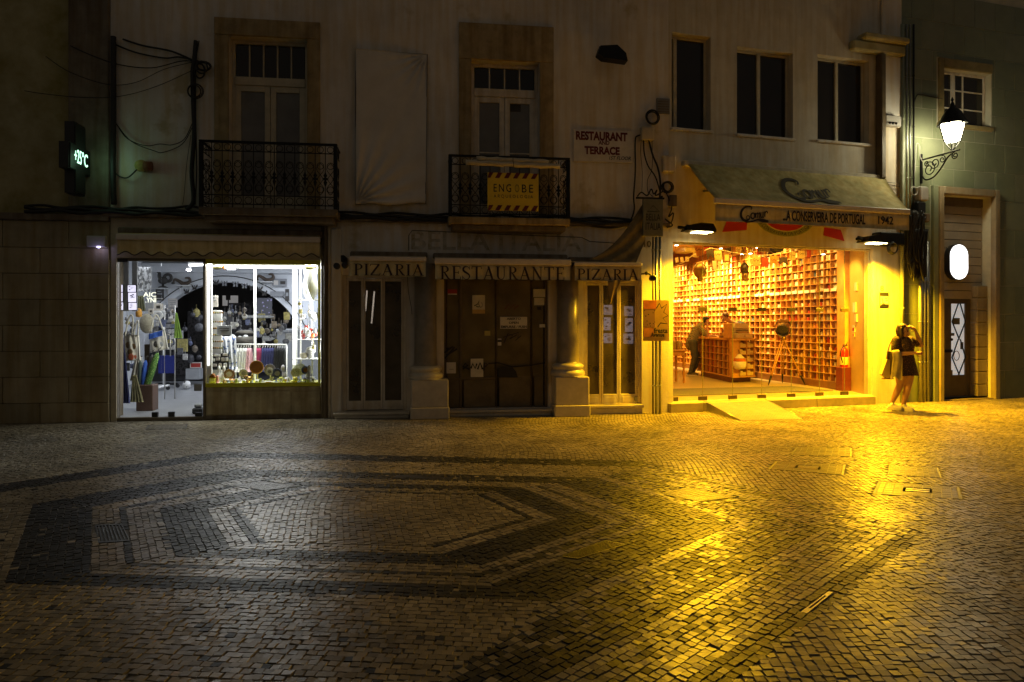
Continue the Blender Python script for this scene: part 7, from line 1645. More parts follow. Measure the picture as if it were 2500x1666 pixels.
drape('khaki_scarf', 'khaki scarf hung on the left wall under the patterned ones', 'scarf', (343, 722), (346, 760), .10, .14, 2.2, mat('khaki cloth', (0.14, 0.14, 0.07), .9, var=.3, scale=9), 3)
drape('beige_umbrella', 'folded beige and olive umbrella standing left of the planter', 'umbrella', (328, 916), (334, 982), .06, .22, .8, mat('beige olive cloth', (0.30, 0.27, 0.14), .9, var=.4, scale=6), 4)
# planter with umbrellas
c0, c1 = S(333, 996, 1.0), S(374, 996, 1.0); zt_p = S(350, 940, 1.0)[2]; t = thing('umbrella_stand', 'dark brown box stand holding folded umbrellas', 'umbrella stand', A, ((c0[0]+c1[0])/2, 1.1, GF))
MB().bbox(c0[0], c1[0], .98, 1.25, GF, zt_p, .01).build('box', mat('brown box', (0.085, 0.045, 0.03), .6, var=.2), t)
gr_p = pattern('green leaf print', (0.05, 0.13, 0.02), (0.20, 0.32, 0.08), 40, .8, 'VORONOI', .35)
for lab, b_, tp, r, m in (('green leaf printed folded umbrella leaning right', (354, 955), (385, 862), .062, gr_p), ('dark blue folded umbrella standing upright', (348, 955), (356, 880), .045, cloth_b), ('grey green folded umbrella at the left of the stand', (342, 955), (343, 880), .04, mat('grey green cloth', (0.08, 0.11, 0.10), .8, var=.2)), ('black folded umbrella behind the green one', (360, 955), (372, 866), .04, dgrey)):
    a, b = Vector(S(*b_, 1.1)), Vector(S(*tp, 1.1)); tt = thing('folded_umbrella', lab, 'umbrella', A, tuple(a), 'umbrellas in the stand')
    MB().tube([a, a+(b-a)*.2, a+(b-a)*.55, a+(b-a)*.9, b], [r*.5, r*.9, r, r*.8, r*.3], 10).build('canopy', m, tt); MB().tube([b, b+(b-a)*.10, b+(b-a)*.14+Vector((.03, 0, 0))], .008, 6).build('handle', dgrey, tt)
# postcard rack
t = thing('postcard_rack', 'white wire rack full of postcards with a blue foot panel', 'card rack', A, S(412, 912, 3.0)); cards = [mat('card print %d' % k, c_, .6, var=.5, scale=30, bump=0) for k, c_ in enumerate([(0.45, 0.45, 0.46), (0.22, 0.22, 0.24), (0.60, 0.58, 0.55), (0.12, 0.14, 0.20)])]
for i in range(3):
    for j in range(8):
        px, py = 403+i*8, 752+j*13; r = A.rect(px, py, px+7, py+11, 3.0); MB().box(r[0], r[1], 3.0-.01*(j % 2), 3.012, r[2], r[3]).build('card', random.choice(cards), t)
for px in (402, 427): a, b = S(px, 745, 3.03), S(px, 912, 3.03); MB().tube([a, (b[0], 3.03, GF)], .012, 6).build('upright', steel, t)
r = A.rect(386, 868, 427, 912, 3.02); MB().bbox(r[0], r[1], 3.02, 3.04, r[2], r[3], .004).build('foot_panel', mat('deep blue panel', (0.015, 0.025, 0.20), .5, var=.2), t)
for nm, r, m in (('hat_box', (355, 740, 374, 760), cold_grey), ('ring_print', (375, 741, 398, 759), white_board), ('white_notice', (362, 754, 375, 767), white_board)):
    plate_sign(nm, {'hat_box': 'grey square box high among the left goods', 'ring_print': 'white print with a dark crescent high among the left goods', 'white_notice': 'small white notice pinned over the straw bag'}[nm], nm.replace('_', ' '), r, 1.9 if nm != 'white_notice' else 1.7, m, extra=([(.3, .7, .3, .7, dgrey)] if nm != 'hat_box' else None))
for lab, px, py, yy_, r in (('left blue rimmed plate on the rack behind the bags', 386, 770, 2.4, .10), ('right small white plate on the rack behind the bags', 395, 766, 2.5, .08)):
    c = S(px, py, yy_); t = thing('wall_plate', lab, 'plate', A, c); MB().lathe([(.01, .0), (r*.6, -.004), (r, -.02), (r*1.0, -.012), (r*.6, .01), (.01, .012)], c, 18, 'y').build('rim', white_p, t); MB().lathe([(.005, -.008), (r*.5, -.01)], c, 14, 'y').build('centre', cold_grey, t)
# rails and racks on the floor
for lab, px0, px1, py, m, yy_ in (('low black rolling rack base on the shop floor', 378, 434, 922, black_iron, 5.6), ('white T shaped rack foot nearer the door', 377, 410, 931, white_p, 5.0)):
    a, b = S(px0, py, yy_), S(px1, py, yy_); t = thing('rack_base', lab, 'rack', A, ((a[0]+b[0])/2, yy_, GF)); MB().tube([(a[0], yy_, GF+.10), (b[0], yy_, GF+.10)], .028, 8).tube([(a[0]+.2, yy_-.35, GF+.09), (a[0]+.2, yy_+.35, GF+.09)], .024, 8).build('bar', m, t); MB().tube([(a[0]+.2, yy_, GF+.12), (a[0]+.2, yy_, GF+1.5)], .02, 8).build('pole', m, t)
    for x in (a[0], b[0]): MB().lathe([(.045, -.015), (.045, .015)], (x, yy_, GF+.048), 10, 'y').build('wheel', black_plastic, t)
for px in (386, 416): a, b = S(px, 820, 1.9), S(px, 870, 1.9); solo('chrome_hook', MB().tube([(a[0], 1.9, a[2]), (b[0], 1.9, b[2])], .012, 6).tube([(a[0], 1.9, a[2]), (a[0], 1.75, a[2]+.03)], .012, 6), steel, ('left' if px == 386 else 'right') + ' upright chrome bar in front of the blue bag', 'bar', A, b, 'chrome bars')
plate_sign('floor_box', 'grey square box on the pale floor under the red sign', 'box', (453, 901, 487, 927), 6.4, cold_grey, .35)
plate_sign('red_sign', 'small red sign on top of the grey floor box', 'sign', (464, 885, 492, 899), 6.5, white_board, .03, extra=[(.08, .92, .15, .85, red_p)])
c = S(456, 942, 5.2); solo('football', MB().ball((c[0], c[1], GF+.10), .10, 14, 10), pattern('football leather', (0.6, 0.6, 0.6), (0.03, 0.03, 0.03), 8, .6, 'VORONOI', .32), 'small black and white football on the gift shop floor', 'ball', A, (c[0], c[1], GF))
c = S(485, 1000, .5); t = thing('door_stop', 'black door weight on the floor inside the glass door', 'door stop', A, (c[0], .5, GF)); MB().bbox(c[0]-.09, c[0]+.08, .42, .6, GF, GF+.10, .02).build('block', black_plastic, t); MB().bbox(c[0]-.06, c[0]+.05, .45, .56, GF+.101, GF+.17, .02).build('grip', cold_grey, t)
r = A.rect(676, 812, 714, 862, 5.0); solo('grey_cabinet', MB().bbox(r[0], r[1]+.6, 5.0, 5.6, GF, r[3], .01).bbox(r[0]-.02, r[1]+.62, 4.97, 5.62, r[3]+.002, r[3]+.08, .01), cold_grey, 'grey cabinet standing in the right part of the gift shop', 'cabinet', A, (r[0], 5.0, GF))
# goods in the dark arch room
for k, (px, py, w, h) in enumerate(((500, 760, .5, .5), (585, 740, .35, .9), (520, 800, .7, .5), (470, 830, .9, .8))):
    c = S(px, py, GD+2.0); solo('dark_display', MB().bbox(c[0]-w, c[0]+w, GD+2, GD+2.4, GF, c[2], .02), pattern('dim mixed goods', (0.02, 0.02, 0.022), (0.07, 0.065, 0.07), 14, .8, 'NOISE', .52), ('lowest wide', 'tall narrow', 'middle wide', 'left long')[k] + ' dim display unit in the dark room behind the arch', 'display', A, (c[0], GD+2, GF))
# ------------------------------------------------------------------ window display
dk_z = zv0
# sunglasses board
r = A.rect(513, 758, 549, 862, .5); t = thing('glasses_stand', 'white display stand of brown sunglasses in the left of the window', 'display stand', A, (r[0], .5, r[2])); MB().bbox(r[0], r[1]-.05, .5, .53, zv0+.02, r[3], .004).build('panel', white_p, t)
r2 = A.rect(508, 722, 532, 750, .45); MB().bbox(r2[0], r2[1], .45, .46, r2[2], r2[3], .003).build('price_sign', white_board, t)
mb = MB(); 
for u0, u1, v0, v1 in ((.1, .7, .78, .9), (.15, .85, .55, .62), (.2, .5, .2, .5)): mb.box(r2[0]+(r2[1]-r2[0])*u0, r2[0]+(r2[1]-r2[0])*u1, .446, .449, r2[2]+(r2[3]-r2[2])*v0, r2[2]+(r2[3]-r2[2])*v1)
mb.build('print', cold_grey, t)
gl_cols = [mat('amber lens', (0.30, 0.17, 0.03), .2, var=.3), mat('olive lens', (0.16, 0.15, 0.04), .2, var=.3), mat('tortoise lens', (0.14, 0.07, 0.02), .2, var=.4)]
for j, py in enumerate((764, 786, 802, 818, 834, 850)):
    for i in range(3):
        c = S(519+i*10.5, py, .47); m = gl_cols[(i+j) % 3]; tt = thing('sunglasses', f"pair of tinted sunglasses, {('left', 'middle', 'right')[i]} in row {j+1} from the top of the white stand", 'sunglasses', A, c, 'sunglasses on the stand')
        tt['label'] = f"{('amber', 'olive', 'tortoise')[(i+j)%3]} sunglasses, {('left', 'middle', 'right')[i]} pair in the {('top', 'second', 'third', 'fourth', 'fifth', 'bottom')[j]} row of the stand"
        MB().ball((c[0]-.018, c[1], c[2]), (.017, .008, .017), 8, 6).ball((c[0]+.018, c[1], c[2]), (.017, .008, .017), 8, 6).build('lenses', m, tt)
plate_sign('notice_card', 'grey card notice hung before the sunglasses', 'notice', (529, 795, 565, 819), .40, cold_grey, extra=[(.15, .85, .68, .76, dgrey), (.25, .85, .42, .5, dgrey)])
t, q = plate_sign('magnet_board', 'black board of white magnets low in the left of the window', 'board', (512, 863, 559, 903), .42, black_plastic)
mags = [(.08, .82, .22, .14), (.30, .80, .26, .16), (.68, .84, .24, .15), (.10, .50, .18, .18), (.32, .56, .22, .18), (.60, .52, .18, .22), (.82, .52, .14, .22), (.14, .20, .24, .16), (.46, .14, .18, .24), (.72, .16, .18, .24)]
for u, v, w, h in mags: MB().bbox(q[0]+(q[1]-q[0])*u, q[0]+(q[1]-q[0])*(u+w), .405, .419, q[2]+(q[3]-q[2])*v, q[2]+(q[3]-q[2])*(v+h), .004).build('magnet', random.choice([white_board, white_p, paper]), t)
drape('printed_towel', 'white and blue printed towel hanging beside the sunglasses', 'towel', (558, 822), (566, 902), .24, .19, .66, pattern('blue printed towel', (0.60, 0.62, 0.70), (0.10, 0.14, 0.30), 14, .9, 'NOISE', .44), 3)
c = S(590, 826, 1.2); t = thing('hat_basket', 'dark basket of balls and a grey cap behind the window', 'basket', A, c); MB().lathe([(.12, -.16), (.20, -.10), (.24, .02), (.22, .03), (.19, -.06)], c, 20).build('basket', dgrey, t)
for q_ in ((-.13, 0), (.0, -.03), (.10, -.01)): MB().ball((c[0]+q_[0], c[1]-.12, c[2]+.02+q_[1]), .055, 10, 8).build('ball', cold_grey, t)
MB().ball((c[0]+.06, c[1], c[2]+.10), (.17, .12, .05), 14, 8).build('cap', dgrey, t)
# dresses on a rail
a, b = S(576, 841, .95), S(700, 842, .95); t = thing('clothes_rail', 'white clothes rail behind the window plates', 'rail', A, a); MB().tube([a, b], .014, 8).build('bar', white_p, t)
for e in (a, b): MB().tube([e, (e[0], .95, GF)], .012, 8).build('leg', white_p, t)
dcol = {'white': mat('white dress cloth', (0.68, 0.68, 0.66), .9, var=.1), 'pale pink': mat('pink dress cloth', (0.60, 0.36, 0.42), .9, var=.15), 'magenta': mat('magenta dress cloth', (0.42, 0.05, 0.14), .9, var=.2), 'navy': mat('navy dress cloth', (0.04, 0.045, 0.16), .9, var=.3), 'black': mat('black dress cloth', (0.02, 0.02, 0.022), .9, var=.3)}
order = [('white', 582), ('white', 589), ('white', 596), ('white', 602), ('pale pink', 607), ('pale pink', 612), ('magenta', 627), ('magenta', 631), ('magenta', 635), ('navy', 642), ('navy', 648), ('navy', 654), ('navy', 660), ('navy', 666), ('black', 672), ('black', 678), ('black', 684), ('black', 690), ('black', 696)]
seen = {}
for cn, px in order:
    seen[cn] = seen.get(cn, 0)+1; nm_ = ('first', 'second', 'third', 'fourth', 'fifth')[seen[cn]-1]
    tp, bt = S(px, 845, .95), S(px, 903, .95); tt = thing('dress', f"{nm_} {cn} dress from the left on the clothes rail", 'dress', A, (tp[0], .95, bt[2]), cn + ' dresses on the rail')
    wd = .075 if cn in ('white', 'pale pink') else .05
    MB().sheet(lambda u, v: (tp[0]+(u-.5)*(wd*.3+wd*1.1*v), .95+.05*math.sin((u-.5)*3)+.012*math.sin(u*25)*v, tp[2]-.04+(bt[2]-tp[2])*v), 14, 6, thick=.02).build('cloth', dcol[cn], tt)
    MB().tube([(tp[0]-wd*.25, .95, tp[2]-.05), (tp[0], .95, tp[2]-.01), (tp[0], .95, tp[2]+.03)], .006, 5).build('hanger', white_p, tt)
# plates, mugs and figures on the deck
def plate(lab, px, py, rpx, m1, m2, yy_=.33, tilt=True, m3=None):
    c = S(px, py, yy_); k = rpx/FPX*11.0; t = thing('plate', lab, 'plate', A, (c[0], c[1], c[2]-k), 'painted plates in the window')
    MB().lathe([(.004, .0), (k*.55, .0), (k, -.02), (k*1.01, -.014), (k*.55, .012), (.004, .012)], c, 26, 'y').build('rim', m1, t); MB().lathe([(.003, -.0035), (k*.52, -.004)], c, 18, 'y').build('centre', m2, t)
    if m3: MB().lathe([(k*.62, -.010), (k*.80, -.018)], c, 22, 'y').build('band', m3, t)
    MB().tube([(c[0], c[1]+.015, c[2]+k*.3), (c[0], c[1]+.09, zv0+.002)], .006, 5).build('prop', steel, t)
gz = lambda n_, c_: mat(n_, c_, .25, var=.25, scale=18, bump=0)
amb, brn, wht, drk, gry = gz('amber glaze', (0.55, 0.26, 0.03)), gz('brown glaze', (0.22, 0.08, 0.02)), gz('white glaze', (0.70, 0.70, 0.68)), gz('dark blue glaze', (0.06, 0.07, 0.13)), gz('grey glaze', (0.25, 0.24, 0.25)); gpat = pattern('green sprigged glaze', (0.62, 0.62, 0.50), (0.12, 0.22, 0.05), 60, .3, 'VORONOI', .3); bpat = pattern('brown lace glaze', (0.35, 0.20, 0.08), (0.62, 0.55, 0.42), 60, .3, 'VORONOI', .35)
plate('big amber plate with a yellow flower, largest in the middle of the window', 627, 897, 18, amb, gz('yellow glaze', (0.65, 0.48, 0.05)), m3=brn)
plate('grey lace plate right of the amber one', 659, 903, 15, gry, wht, .42); plate('small white plate with a grey centre before the grey lace one', 658, 908, 9, wht, gry, .26); plate('dark blue plate in the right half of the window', 677, 912, 13, drk, gry, .30); plate('brown lace plate low on the left of the window', 560, 914, 14, bpat, wht, .30); plate('green sprigged plate, biggest at the right end of the window', 733, 902, 16, gpat, gpat, .46); plate('green sprigged plate before the biggest one at the right end', 722, 910, 13, gpat, gpat, .32); plate('dark oval plate edge on beside the sprigged plates', 746, 904, 11, drk, brn, .40); plate('white lace tray plate leaning left of the amber plate', 595, 912, 12, pattern('grey lace glaze', (0.5, 0.5, 0.5), (0.7, 0.7, 0.7), 50, .3), gry, .44)
def mug(lab, px, py, rpx, hpx, m, m2=None, yy_=.20, cat='mug'):
    c = S(px, py, yy_); k = rpx/FPX*10.9; h = hpx/FPX*10.9; t = thing('mug', lab, cat, A, (c[0], yy_, zv0), 'mugs and cups in the window'); MB().lathe([(k*.85, .001), (k, h*.1), (k, h), (k*.88, h), (k*.85, h*.2)], (c[0], yy_, zv0), 16).build('cup', m, t); MB().ring((c[0]+k*1.15, yy_, zv0+h*.5), k*.45, .006, 'y', 12, 5).build('handle', m, t)
    if m2: MB().lathe([(k*1.005, h*.3), (k*1.01, h*.35), (k*1.01, h*.65), (k*1.005, h*.7)], (c[0], yy_, zv0), 16).build('band', m2, t)
yg_ = gz('yellow green glaze', (0.40, 0.42, 0.06))
for lab, px, rp_, hp, m, m2 in (('white mug with a yellow band, first from the left on the deck', 554, 6, 12, wht, yg_), ('amber mug beside the first white one', 566, 7, 11, amb, wht), ('white mug with a grey band below the amber plate', 578, 5, 12, wht, gry), ('small green banded cup left of the brass bird', 595, 4, 10, wht, yg_), ('white cup right of the brass bird', 628, 6, 9, wht, None), ('olive mug below the dark blue plate', 686, 5, 15, yg_, wht), ('white banded mug right of the olive mug', 701, 6, 14, wht, amb), ('yellow mug with a green band under the sprigged plates', 721, 6, 15, gz('golden glaze', (0.5, 0.4, 0.03)), yg_), ('grey green mug at the right end of the deck', 745, 6, 13, gry, yg_), ('last pale mug in the right corner of the window', 762, 6, 15, wht, gry)):
    mug(lab, px, 925, rp_, hp, m, m2)
for lab, px, yy_, m, rr_ in (('white bottle shaped doll left of its twin', 535, .36, wht, .034), ('white bottle shaped doll right of its twin', 547, .36, wht, .034), ('grey jug behind the dark blue plate', 691, .48, gry, .05), ('grey lidded jar near the right end', 755, .34, gry, .045), ('pink figurine beside the yellow house lantern', 531, .22, gz('pink glaze', (0.55, 0.25, 0.2)), .026)):
    c = S(px, 930, yy_); solo('figurine' if 'doll' in lab or 'figurine' in lab else 'jar', MB().lathe([(rr_, 0), (rr_*1.25, .06), (rr_*1.1, .14), (rr_*.45, .18), (rr_*.7, .22), (rr_*.6, .27), (rr_*.1, .29)] if rr_ > .03 else [(rr_, 0), (rr_, .05), (rr_*.6, .09), (rr_*.8, .12), (.004, .14)], (c[0], yy_, zv0), 16), m, lab, 'figurine' if 'jar' not in lab and 'jug' not in lab else 'jar', A, (c[0], yy_, zv0))
r = A.rect(513, 912, 527, 932, .22); t = thing('house_lantern', 'little yellow house shaped lantern in the left corner of the window', 'lantern', A, (r[0], .22, zv0)); w = r[1]-r[0]
MB().bbox(r[0], r[1], .17, .27, zv0, zv0+.10, .004).build('body', yel_p2, t); MB().prism([(r[0]-.01, zv0+.101), (r[1]+.01, zv0+.101), ((r[0]+r[1])/2, zv0+.17)], .165, .275).build('roof', brn, t)
for k in range(3): MB().box(r[0]+.01+k*w*.32, r[0]+.02+k*w*.32+.012, .166, .169, zv0+.02, zv0+.085).build('window', white_p, t)
c = S(609, 926, .24); t = thing('brass_bird', 'gold brown rooster figurine standing between the mugs', 'figurine', A, (c[0], .24, zv0)); MB().ball((c[0], .24, zv0+.07), (.05, .03, .04), 10, 8).ball((c[0]+.045, .24, zv0+.12), (.02, .02, .045), 8, 6).build('body', brass, t); MB().ring((c[0]-.05, .24, zv0+.09), .03, .014, 'y', 12, 6).build('tail', brn, t)
for q_ in (-.012, .015): MB().tube([(c[0]+q_, .24, zv0), (c[0]+q_, .24, zv0+.05)], .005, 5).build('leg', brass, t)
r = A.rect(640, 921, 672, 931, .22); t = thing('boat_model', 'small white boat shaped model on a brown base in the middle of the deck', 'model', A, (r[0], .22, zv0)); MB().bbox(r[0], r[1], .18, .26, zv0, zv0+.03, .006).build('base', wht, t); MB().prism([(r[0]+.03, zv0+.031), (r[1]-.05, zv0+.031), (r[1]-.02, zv0+.11)], .20, .24).build('sail', wht, t); MB().bbox(r[0]+.06, r[1]-.06, .175, .179, zv0+.005, zv0+.022, .001).build('stripe', brn, t)
# shelf goods
def shelf_z(py): return S(727, py, .62)[2]
for lab, nm, px, py, yy_, m, mk in (
    ('big white owl vase on the top glass shelf', 'owl_vase', 758, 733, .35, white_p, [(.06, 0), (.12, .1), (.13, .25), (.10, .40), (.12, .50), (.09, .62), (.02, .66)]),
    ('white patterned bowl on the second glass shelf', 'bowl', 765, 779, .35, pattern('blue speckled glaze', (0.65, 0.65, 0.65), (0.12, 0.15, 0.3), 40, .3), [(.03, 0), (.08, .03), (.10, .09), (.095, .11)]),
    ('small white cup left on the second glass shelf', 'cup', 742, 779, .35, wht, [(.025, 0), (.035, .05), (.035, .08)]),
    ('round white cake stand on the lowest glass shelf', 'cake_stand', 758, 874, .35, pattern('grey sprigged glaze', (0.6, 0.6, 0.58), (0.2, 0.2, 0.2), 50, .3), [(.03, 0), (.06, .02), (.055, .09), (.09, .12), (.06, .19), (.01, .21)]),
    ('low cream bowl left on the lowest glass shelf', 'bowl', 742, 874, .35, gz('cream glaze', (0.6, 0.55, 0.4)), [(.03, 0), (.06, .02), (.065, .08), (.05, .10)])):
    c = S(px, py, yy_); z_ = shelf_z(py); solo(nm, MB().lathe(mk, (c[0], yy_, z_), 18), m, lab, nm.replace('_', ' '), A, (c[0], yy_, z_))
for lab, px, m, sc_ in (('tall red and white rooster on the third glass shelf', 752, white_p, 1.4), ('orange rooster right of the tall one on the third shelf', 763, gz('orange glaze', (0.45, 0.12, 0.03)), 1.0), ('small dark red rooster left on the third glass shelf', 741, gz('dark red glaze', (0.25, 0.03, 0.03)), .9)):
    z_ = shelf_z(828); c = S(px, 828, .35); t = thing('rooster', lab, 'figurine', A, (c[0], .35, z_)); k = .06*sc_
    MB().lathe([(k*.5, 0), (k*.4, k*.2), (k*.2, k*.4)], (c[0], .35, z_), 10).ball((c[0], .35, z_+k*1.1), (k*.75, k*.45, k*.7), 10, 8).ball((c[0]-k*.45, .35, z_+k*2.0), (k*.35, k*.3, k*.55), 10, 8).build('body', m, t); MB().ring((c[0]+k*.7, .35, z_+k*1.6), k*.5, k*.22, 'y', 12, 6).build('tail', red_p, t); MB().prism([(c[0]-k*.8, z_+k*2.4), (c[0]-k*.5, z_+k*3.0), (c[0]-k*.2, z_+k*2.7), (c[0], z_+k*2.9), (c[0]-k*.1, z_+k*2.2)], .34, .36).build('comb', red_p, t)
for lab, px in (('left hanging carved fish mask at the top of the window', 530), ('right hanging carved fish at the top of the window', 755)):
    c = S(px, 653, .25); t = thing('hanging_fish', lab, 'ornament', A, c); MB().ball(c, (.085, .03, .04), 12, 8).build('body', mat('carved olive wood', (0.24, 0.22, 0.10), .6, var=.4, scale=18), t); MB().prism([(c[0]+.07, c[2]), (c[0]+.12, c[2]+.04), (c[0]+.12, c[2]-.04)], .24, .26).build('tail', brn, t); MB().tube([(c[0], .25, c[2]+.03), (c[0], .25, zv1+.05)], .003, 4).build('cord', white_p, t)
# small crockery crowding the deck
bits = [gz('lime speckled glaze', (0.45, 0.50, 0.12)), wht, gz('straw glaze', (0.55, 0.48, 0.20)), bpat, gz('pale blue glaze', (0.35, 0.42, 0.55)), gpat]
rr = random.Random(9)
for k in range(26):
    px = 518+k*9.7+rr.uniform(-2, 2); yy_ = rr.choice((.15, .27, .38)); c = S(px, 930, yy_); h = rr.uniform(.035, .085); r_ = rr.uniform(.022, .038); m = bits[k % 6]
    pf = [[(r_*.8, 0), (r_, h*.4), (r_*.7, h*.8), (r_*.85, h)], [(r_, 0), (r_*1.1, h*.5), (r_*.4, h), (r_*.5, h*1.2), (.003, h*1.35)], [(r_*.5, 0), (r_*1.2, h*.4), (r_*1.15, h*.5), (r_*.4, h*.15)]][k % 3]
    solo(('cup', 'pot', 'bowl')[k % 3], MB().lathe(pf, (c[0], yy_, zv0), 14), m, f"tiny {('lime', 'white', 'straw', 'brown lace', 'pale blue', 'green sprigged')[k % 6]} {('cup', 'lidded pot', 'open bowl')[k % 3]}, {ORD[k]} small piece from the left on the deck", ('cup', 'pot', 'bowl')[k % 3], A, (c[0], yy_, zv0), 'small crockery in the window')
# small stock crowding the dim middle of the shop and the left racks
stock = [mat('dim stock %d' % k, c_, .6, var=.5, scale=25, bump=0) for k, c_ in enumerate([(0.30, 0.30, 0.32), (0.10, 0.10, 0.11), (0.45, 0.44, 0.42), (0.16, 0.13, 0.10), (0.05, 0.05, 0.06), (0.35, 0.30, 0.10), (0.12, 0.14, 0.25)])]
SN = {'dim stock %d' % k: v for k, v in enumerate(('grey', 'black', 'cream', 'brown', 'jet black', 'olive', 'slate blue'))}
def clutter(n, x0, x1, y0, y1, t0, t1, smin, smax, lab, cat, group, hang=True):
    for k in range(n):
        px, py, yy_ = rr.uniform(x0, x1), rr.uniform(y0, y1), rr.uniform(t0, t1); c = S(px, py, yy_); r_ = rr.uniform(smin, smax); m = rr.choice(stock); mb = MB()
        q_ = k % 4
        if q_ == 0: mb.bbox(c[0]-r_, c[0]+r_, yy_-r_*.3, yy_+r_*.3, c[2]-r_*1.3, c[2]+r_*1.3, .006)
        elif q_ == 1: mb.lathe([(r_*.3, -r_*1.4), (r_, -r_*.6), (r_*.8, r_*.5), (r_*.2, r_)], c, 10)
        elif q_ == 2: mb.ball(c, (r_, r_*.5, r_*.9), 10, 7)
        else: mb.lathe([(.004, -.01), (r_, -.012), (r_, .012), (.004, .012)], c, 14, 'y')
        if hang: mb.tube([(c[0], yy_, c[2]+r_*.8), (c[0], yy_, c[2]+r_*.8+.12)], .004, 4)
        sn = ('flat card', 'bell', 'round', 'disc')[q_]; l_ = lab.replace('#', SN[m.name] + ' ' + sn); solo(cat, mb, m, l_, cat, A, c, l_.split(' hanging')[0].split(' pinned')[0] + ' of ' + group)
clutter(34, 545, 612, 755, 815, 2.4, 3.4, .025, .06, '# shaped souvenir hanging on the dark racks in the left window bay', 'souvenir', 'souvenirs in the left window bay')
clutter(30, 626, 706, 770, 838, 2.6, 3.6, .03, .07, '# shaped souvenir hanging behind the pointed signs of the right bay', 'souvenir', 'souvenirs in the right window bay')
clutter(26, 377, 425, 755, 850, 2.2, 2.9, .025, .055, '# shaped souvenir pinned beside the postcard rack', 'souvenir', 'souvenirs by the postcard rack')
clutter(22, 296, 345, 765, 900, 1.4, 2.2, .03, .06, '# shaped souvenir hanging among the bags on the left', 'souvenir', 'goods among the bags')
clutter(14, 430, 492, 760, 880, 5.5, 7.0, .05, .12, '# shaped piece hanging in the shadow of the arch behind the glass door', 'souvenir', 'goods in the arch shadow')
clutter(20, 730, 778, 735, 870, .25, .5, .018, .035, '# shaped trinket hanging beside the glass shelves at the right end', 'trinket', 'trinkets by the glass shelves')
# ------------------------------------------------------------------ people
def fuse(name, caps, m, parent, voxel=.011, smooth=6, extra=None):
    """one continuous skin from overlapping tapered limbs and ellipsoids"""
    mb = MB()
    for c in caps:
        if c[0] == 'b': mb.ball(c[1], c[2], 16, 12)
        else:
            pts, rs = c[1], c[2]; mb.tube(pts, rs, 14)
            mb.ball(pts[0], rs[0], 14, 10); mb.ball(pts[-1], rs[-1], 14, 10)
    me = mb.mesh(name, None); o = bpy.data.objects.new(name, me); COL.objects.link(o)
    r = o.modifiers.new('r', 'REMESH'); r.mode = 'VOXEL'; r.voxel_size = voxel; r.use_smooth_shade = True
    s_ = o.modifiers.new('s', 'SMOOTH'); s_.factor = .5; s_.iterations = smooth
    dg = bpy.context.evaluated_depsgraph_get(); m2 = bpy.data.meshes.new_from_object(o.evaluated_get(dg)); bpy.data.objects.remove(o); bpy.data.meshes.remove(me)
    m2.name = name; m2.materials.clear(); m2.materials.append(m); o = bpy.data.objects.new(name, m2); COL.objects.link(o); o.parent = parent
    m2.polygons.foreach_set('use_smooth', [True]*len(m2.polygons))
    b = BASE[parent.name]; m2.transform(Matrix.Translation((-b[0], -b[1], -b[2]))); BASE[o.name] = b
    return o
skin = mat('warm skin', (0.36, 0.19, 0.12), .55, var=.10, scale=6, bump=.05); hair_b = mat('brown hair', (0.035, 0.016, 0.008), .55, var=.4, scale=30, bump=.4, bscale=90); hair_k = mat('dark hair', (0.02, 0.015, 0.012), .5, var=.4, scale=30, bump=.4, bscale=90)
def limb(*p): return ('c', [q[:3] for q in p], [q[3] for q in p])
def hand(palm, d, n, side, r=.0085):
    """palm plus five fingers: palm centre, direction of the fingers, palm normal, thumb side"""
    palm, d, n = Vector(palm), Vector(d).normalized(), Vector(n).normalized(); x = d.cross(n).normalized()*side; out = []
    for k, L in enumerate((.068, .078, .072, .056)):
        b0 = palm + x*(.030-.020*k) + d*.035; a = b0 + d*L*.5 + n*.004; e = b0 + d*L*.86 + n*(.022); out.append(limb((*(palm+x*(.02-.013*k)), .012), (*b0, r), (*a, r*.95), (*e, r*.8)))
    b0 = palm + x*.030 - d*.02; out.append(limb((*palm, .014), (*(b0+x*.012), .010), (*(b0+x*.034+d*.03), .0095), (*(b0+x*.038+d*.055+n*.01), .008)))
    out.append(limb((*(palm-d*.035), .024), (*palm, .027), (*(palm+d*.03), .024)))
    return out
def head(c, f, r=.105, tilt=0):
    """skull, face, nose, chin, ears; f is the facing direction"""
    c, f = Vector(c), Vector(f).normalized(); rt = f.cross(Vector((0, 0, 1))).normalized(); u = Vector((0, 0, 1))
    L = [('b', c+u*.02, (.074, .080, .098)), ('b', c+f*.022-u*.035, (.060, .062, .075)), limb((*(c-u*.02+f*.03), .045), (*(c-u*.10+f*.050), .028)), limb((*(c+f*.088+u*.01), .010), (*(c+f*.108-u*.030), .015))]
    for s_ in (-1, 1): L.append(('b', c+rt*s_*.078-u*.01, (.016, .016, .028)))
    L.append(limb((*(c+f*.088-u*.066-rt*.02), .010), (*(c+f*.094-u*.066), .012), (*(c+f*.088-u*.066+rt*.02), .010)))
    return L
def face_marks(parent, c, f):
    c, f = Vector(c), Vector(f).normalized(); rt = f.cross(Vector((0, 0, 1))).normalized(); u = Vector((0, 0, 1))
    for s_ in (-1, 1):
        MB().ball(c+f*.082+rt*s_*.032+u*.004, (.012, .012, .008), 8, 6).build('eye', mat('eye', (0.08, 0.05, 0.03), .2, bump=0), parent)
        MB().tube([c+f*.084+rt*s_*.018+u*.026, c+f*.080+rt*s_*.048+u*.026], .004, 5).build('eyebrow', hair_b, parent)
    MB().tube([c+f*.097-u*.064-rt*.02, c+f*.102-u*.066, c+f*.097-u*.064+rt*.02], .005, 5).build('mouth', mat('lips', (0.35, 0.10, 0.08), .5, bump=0), parent)

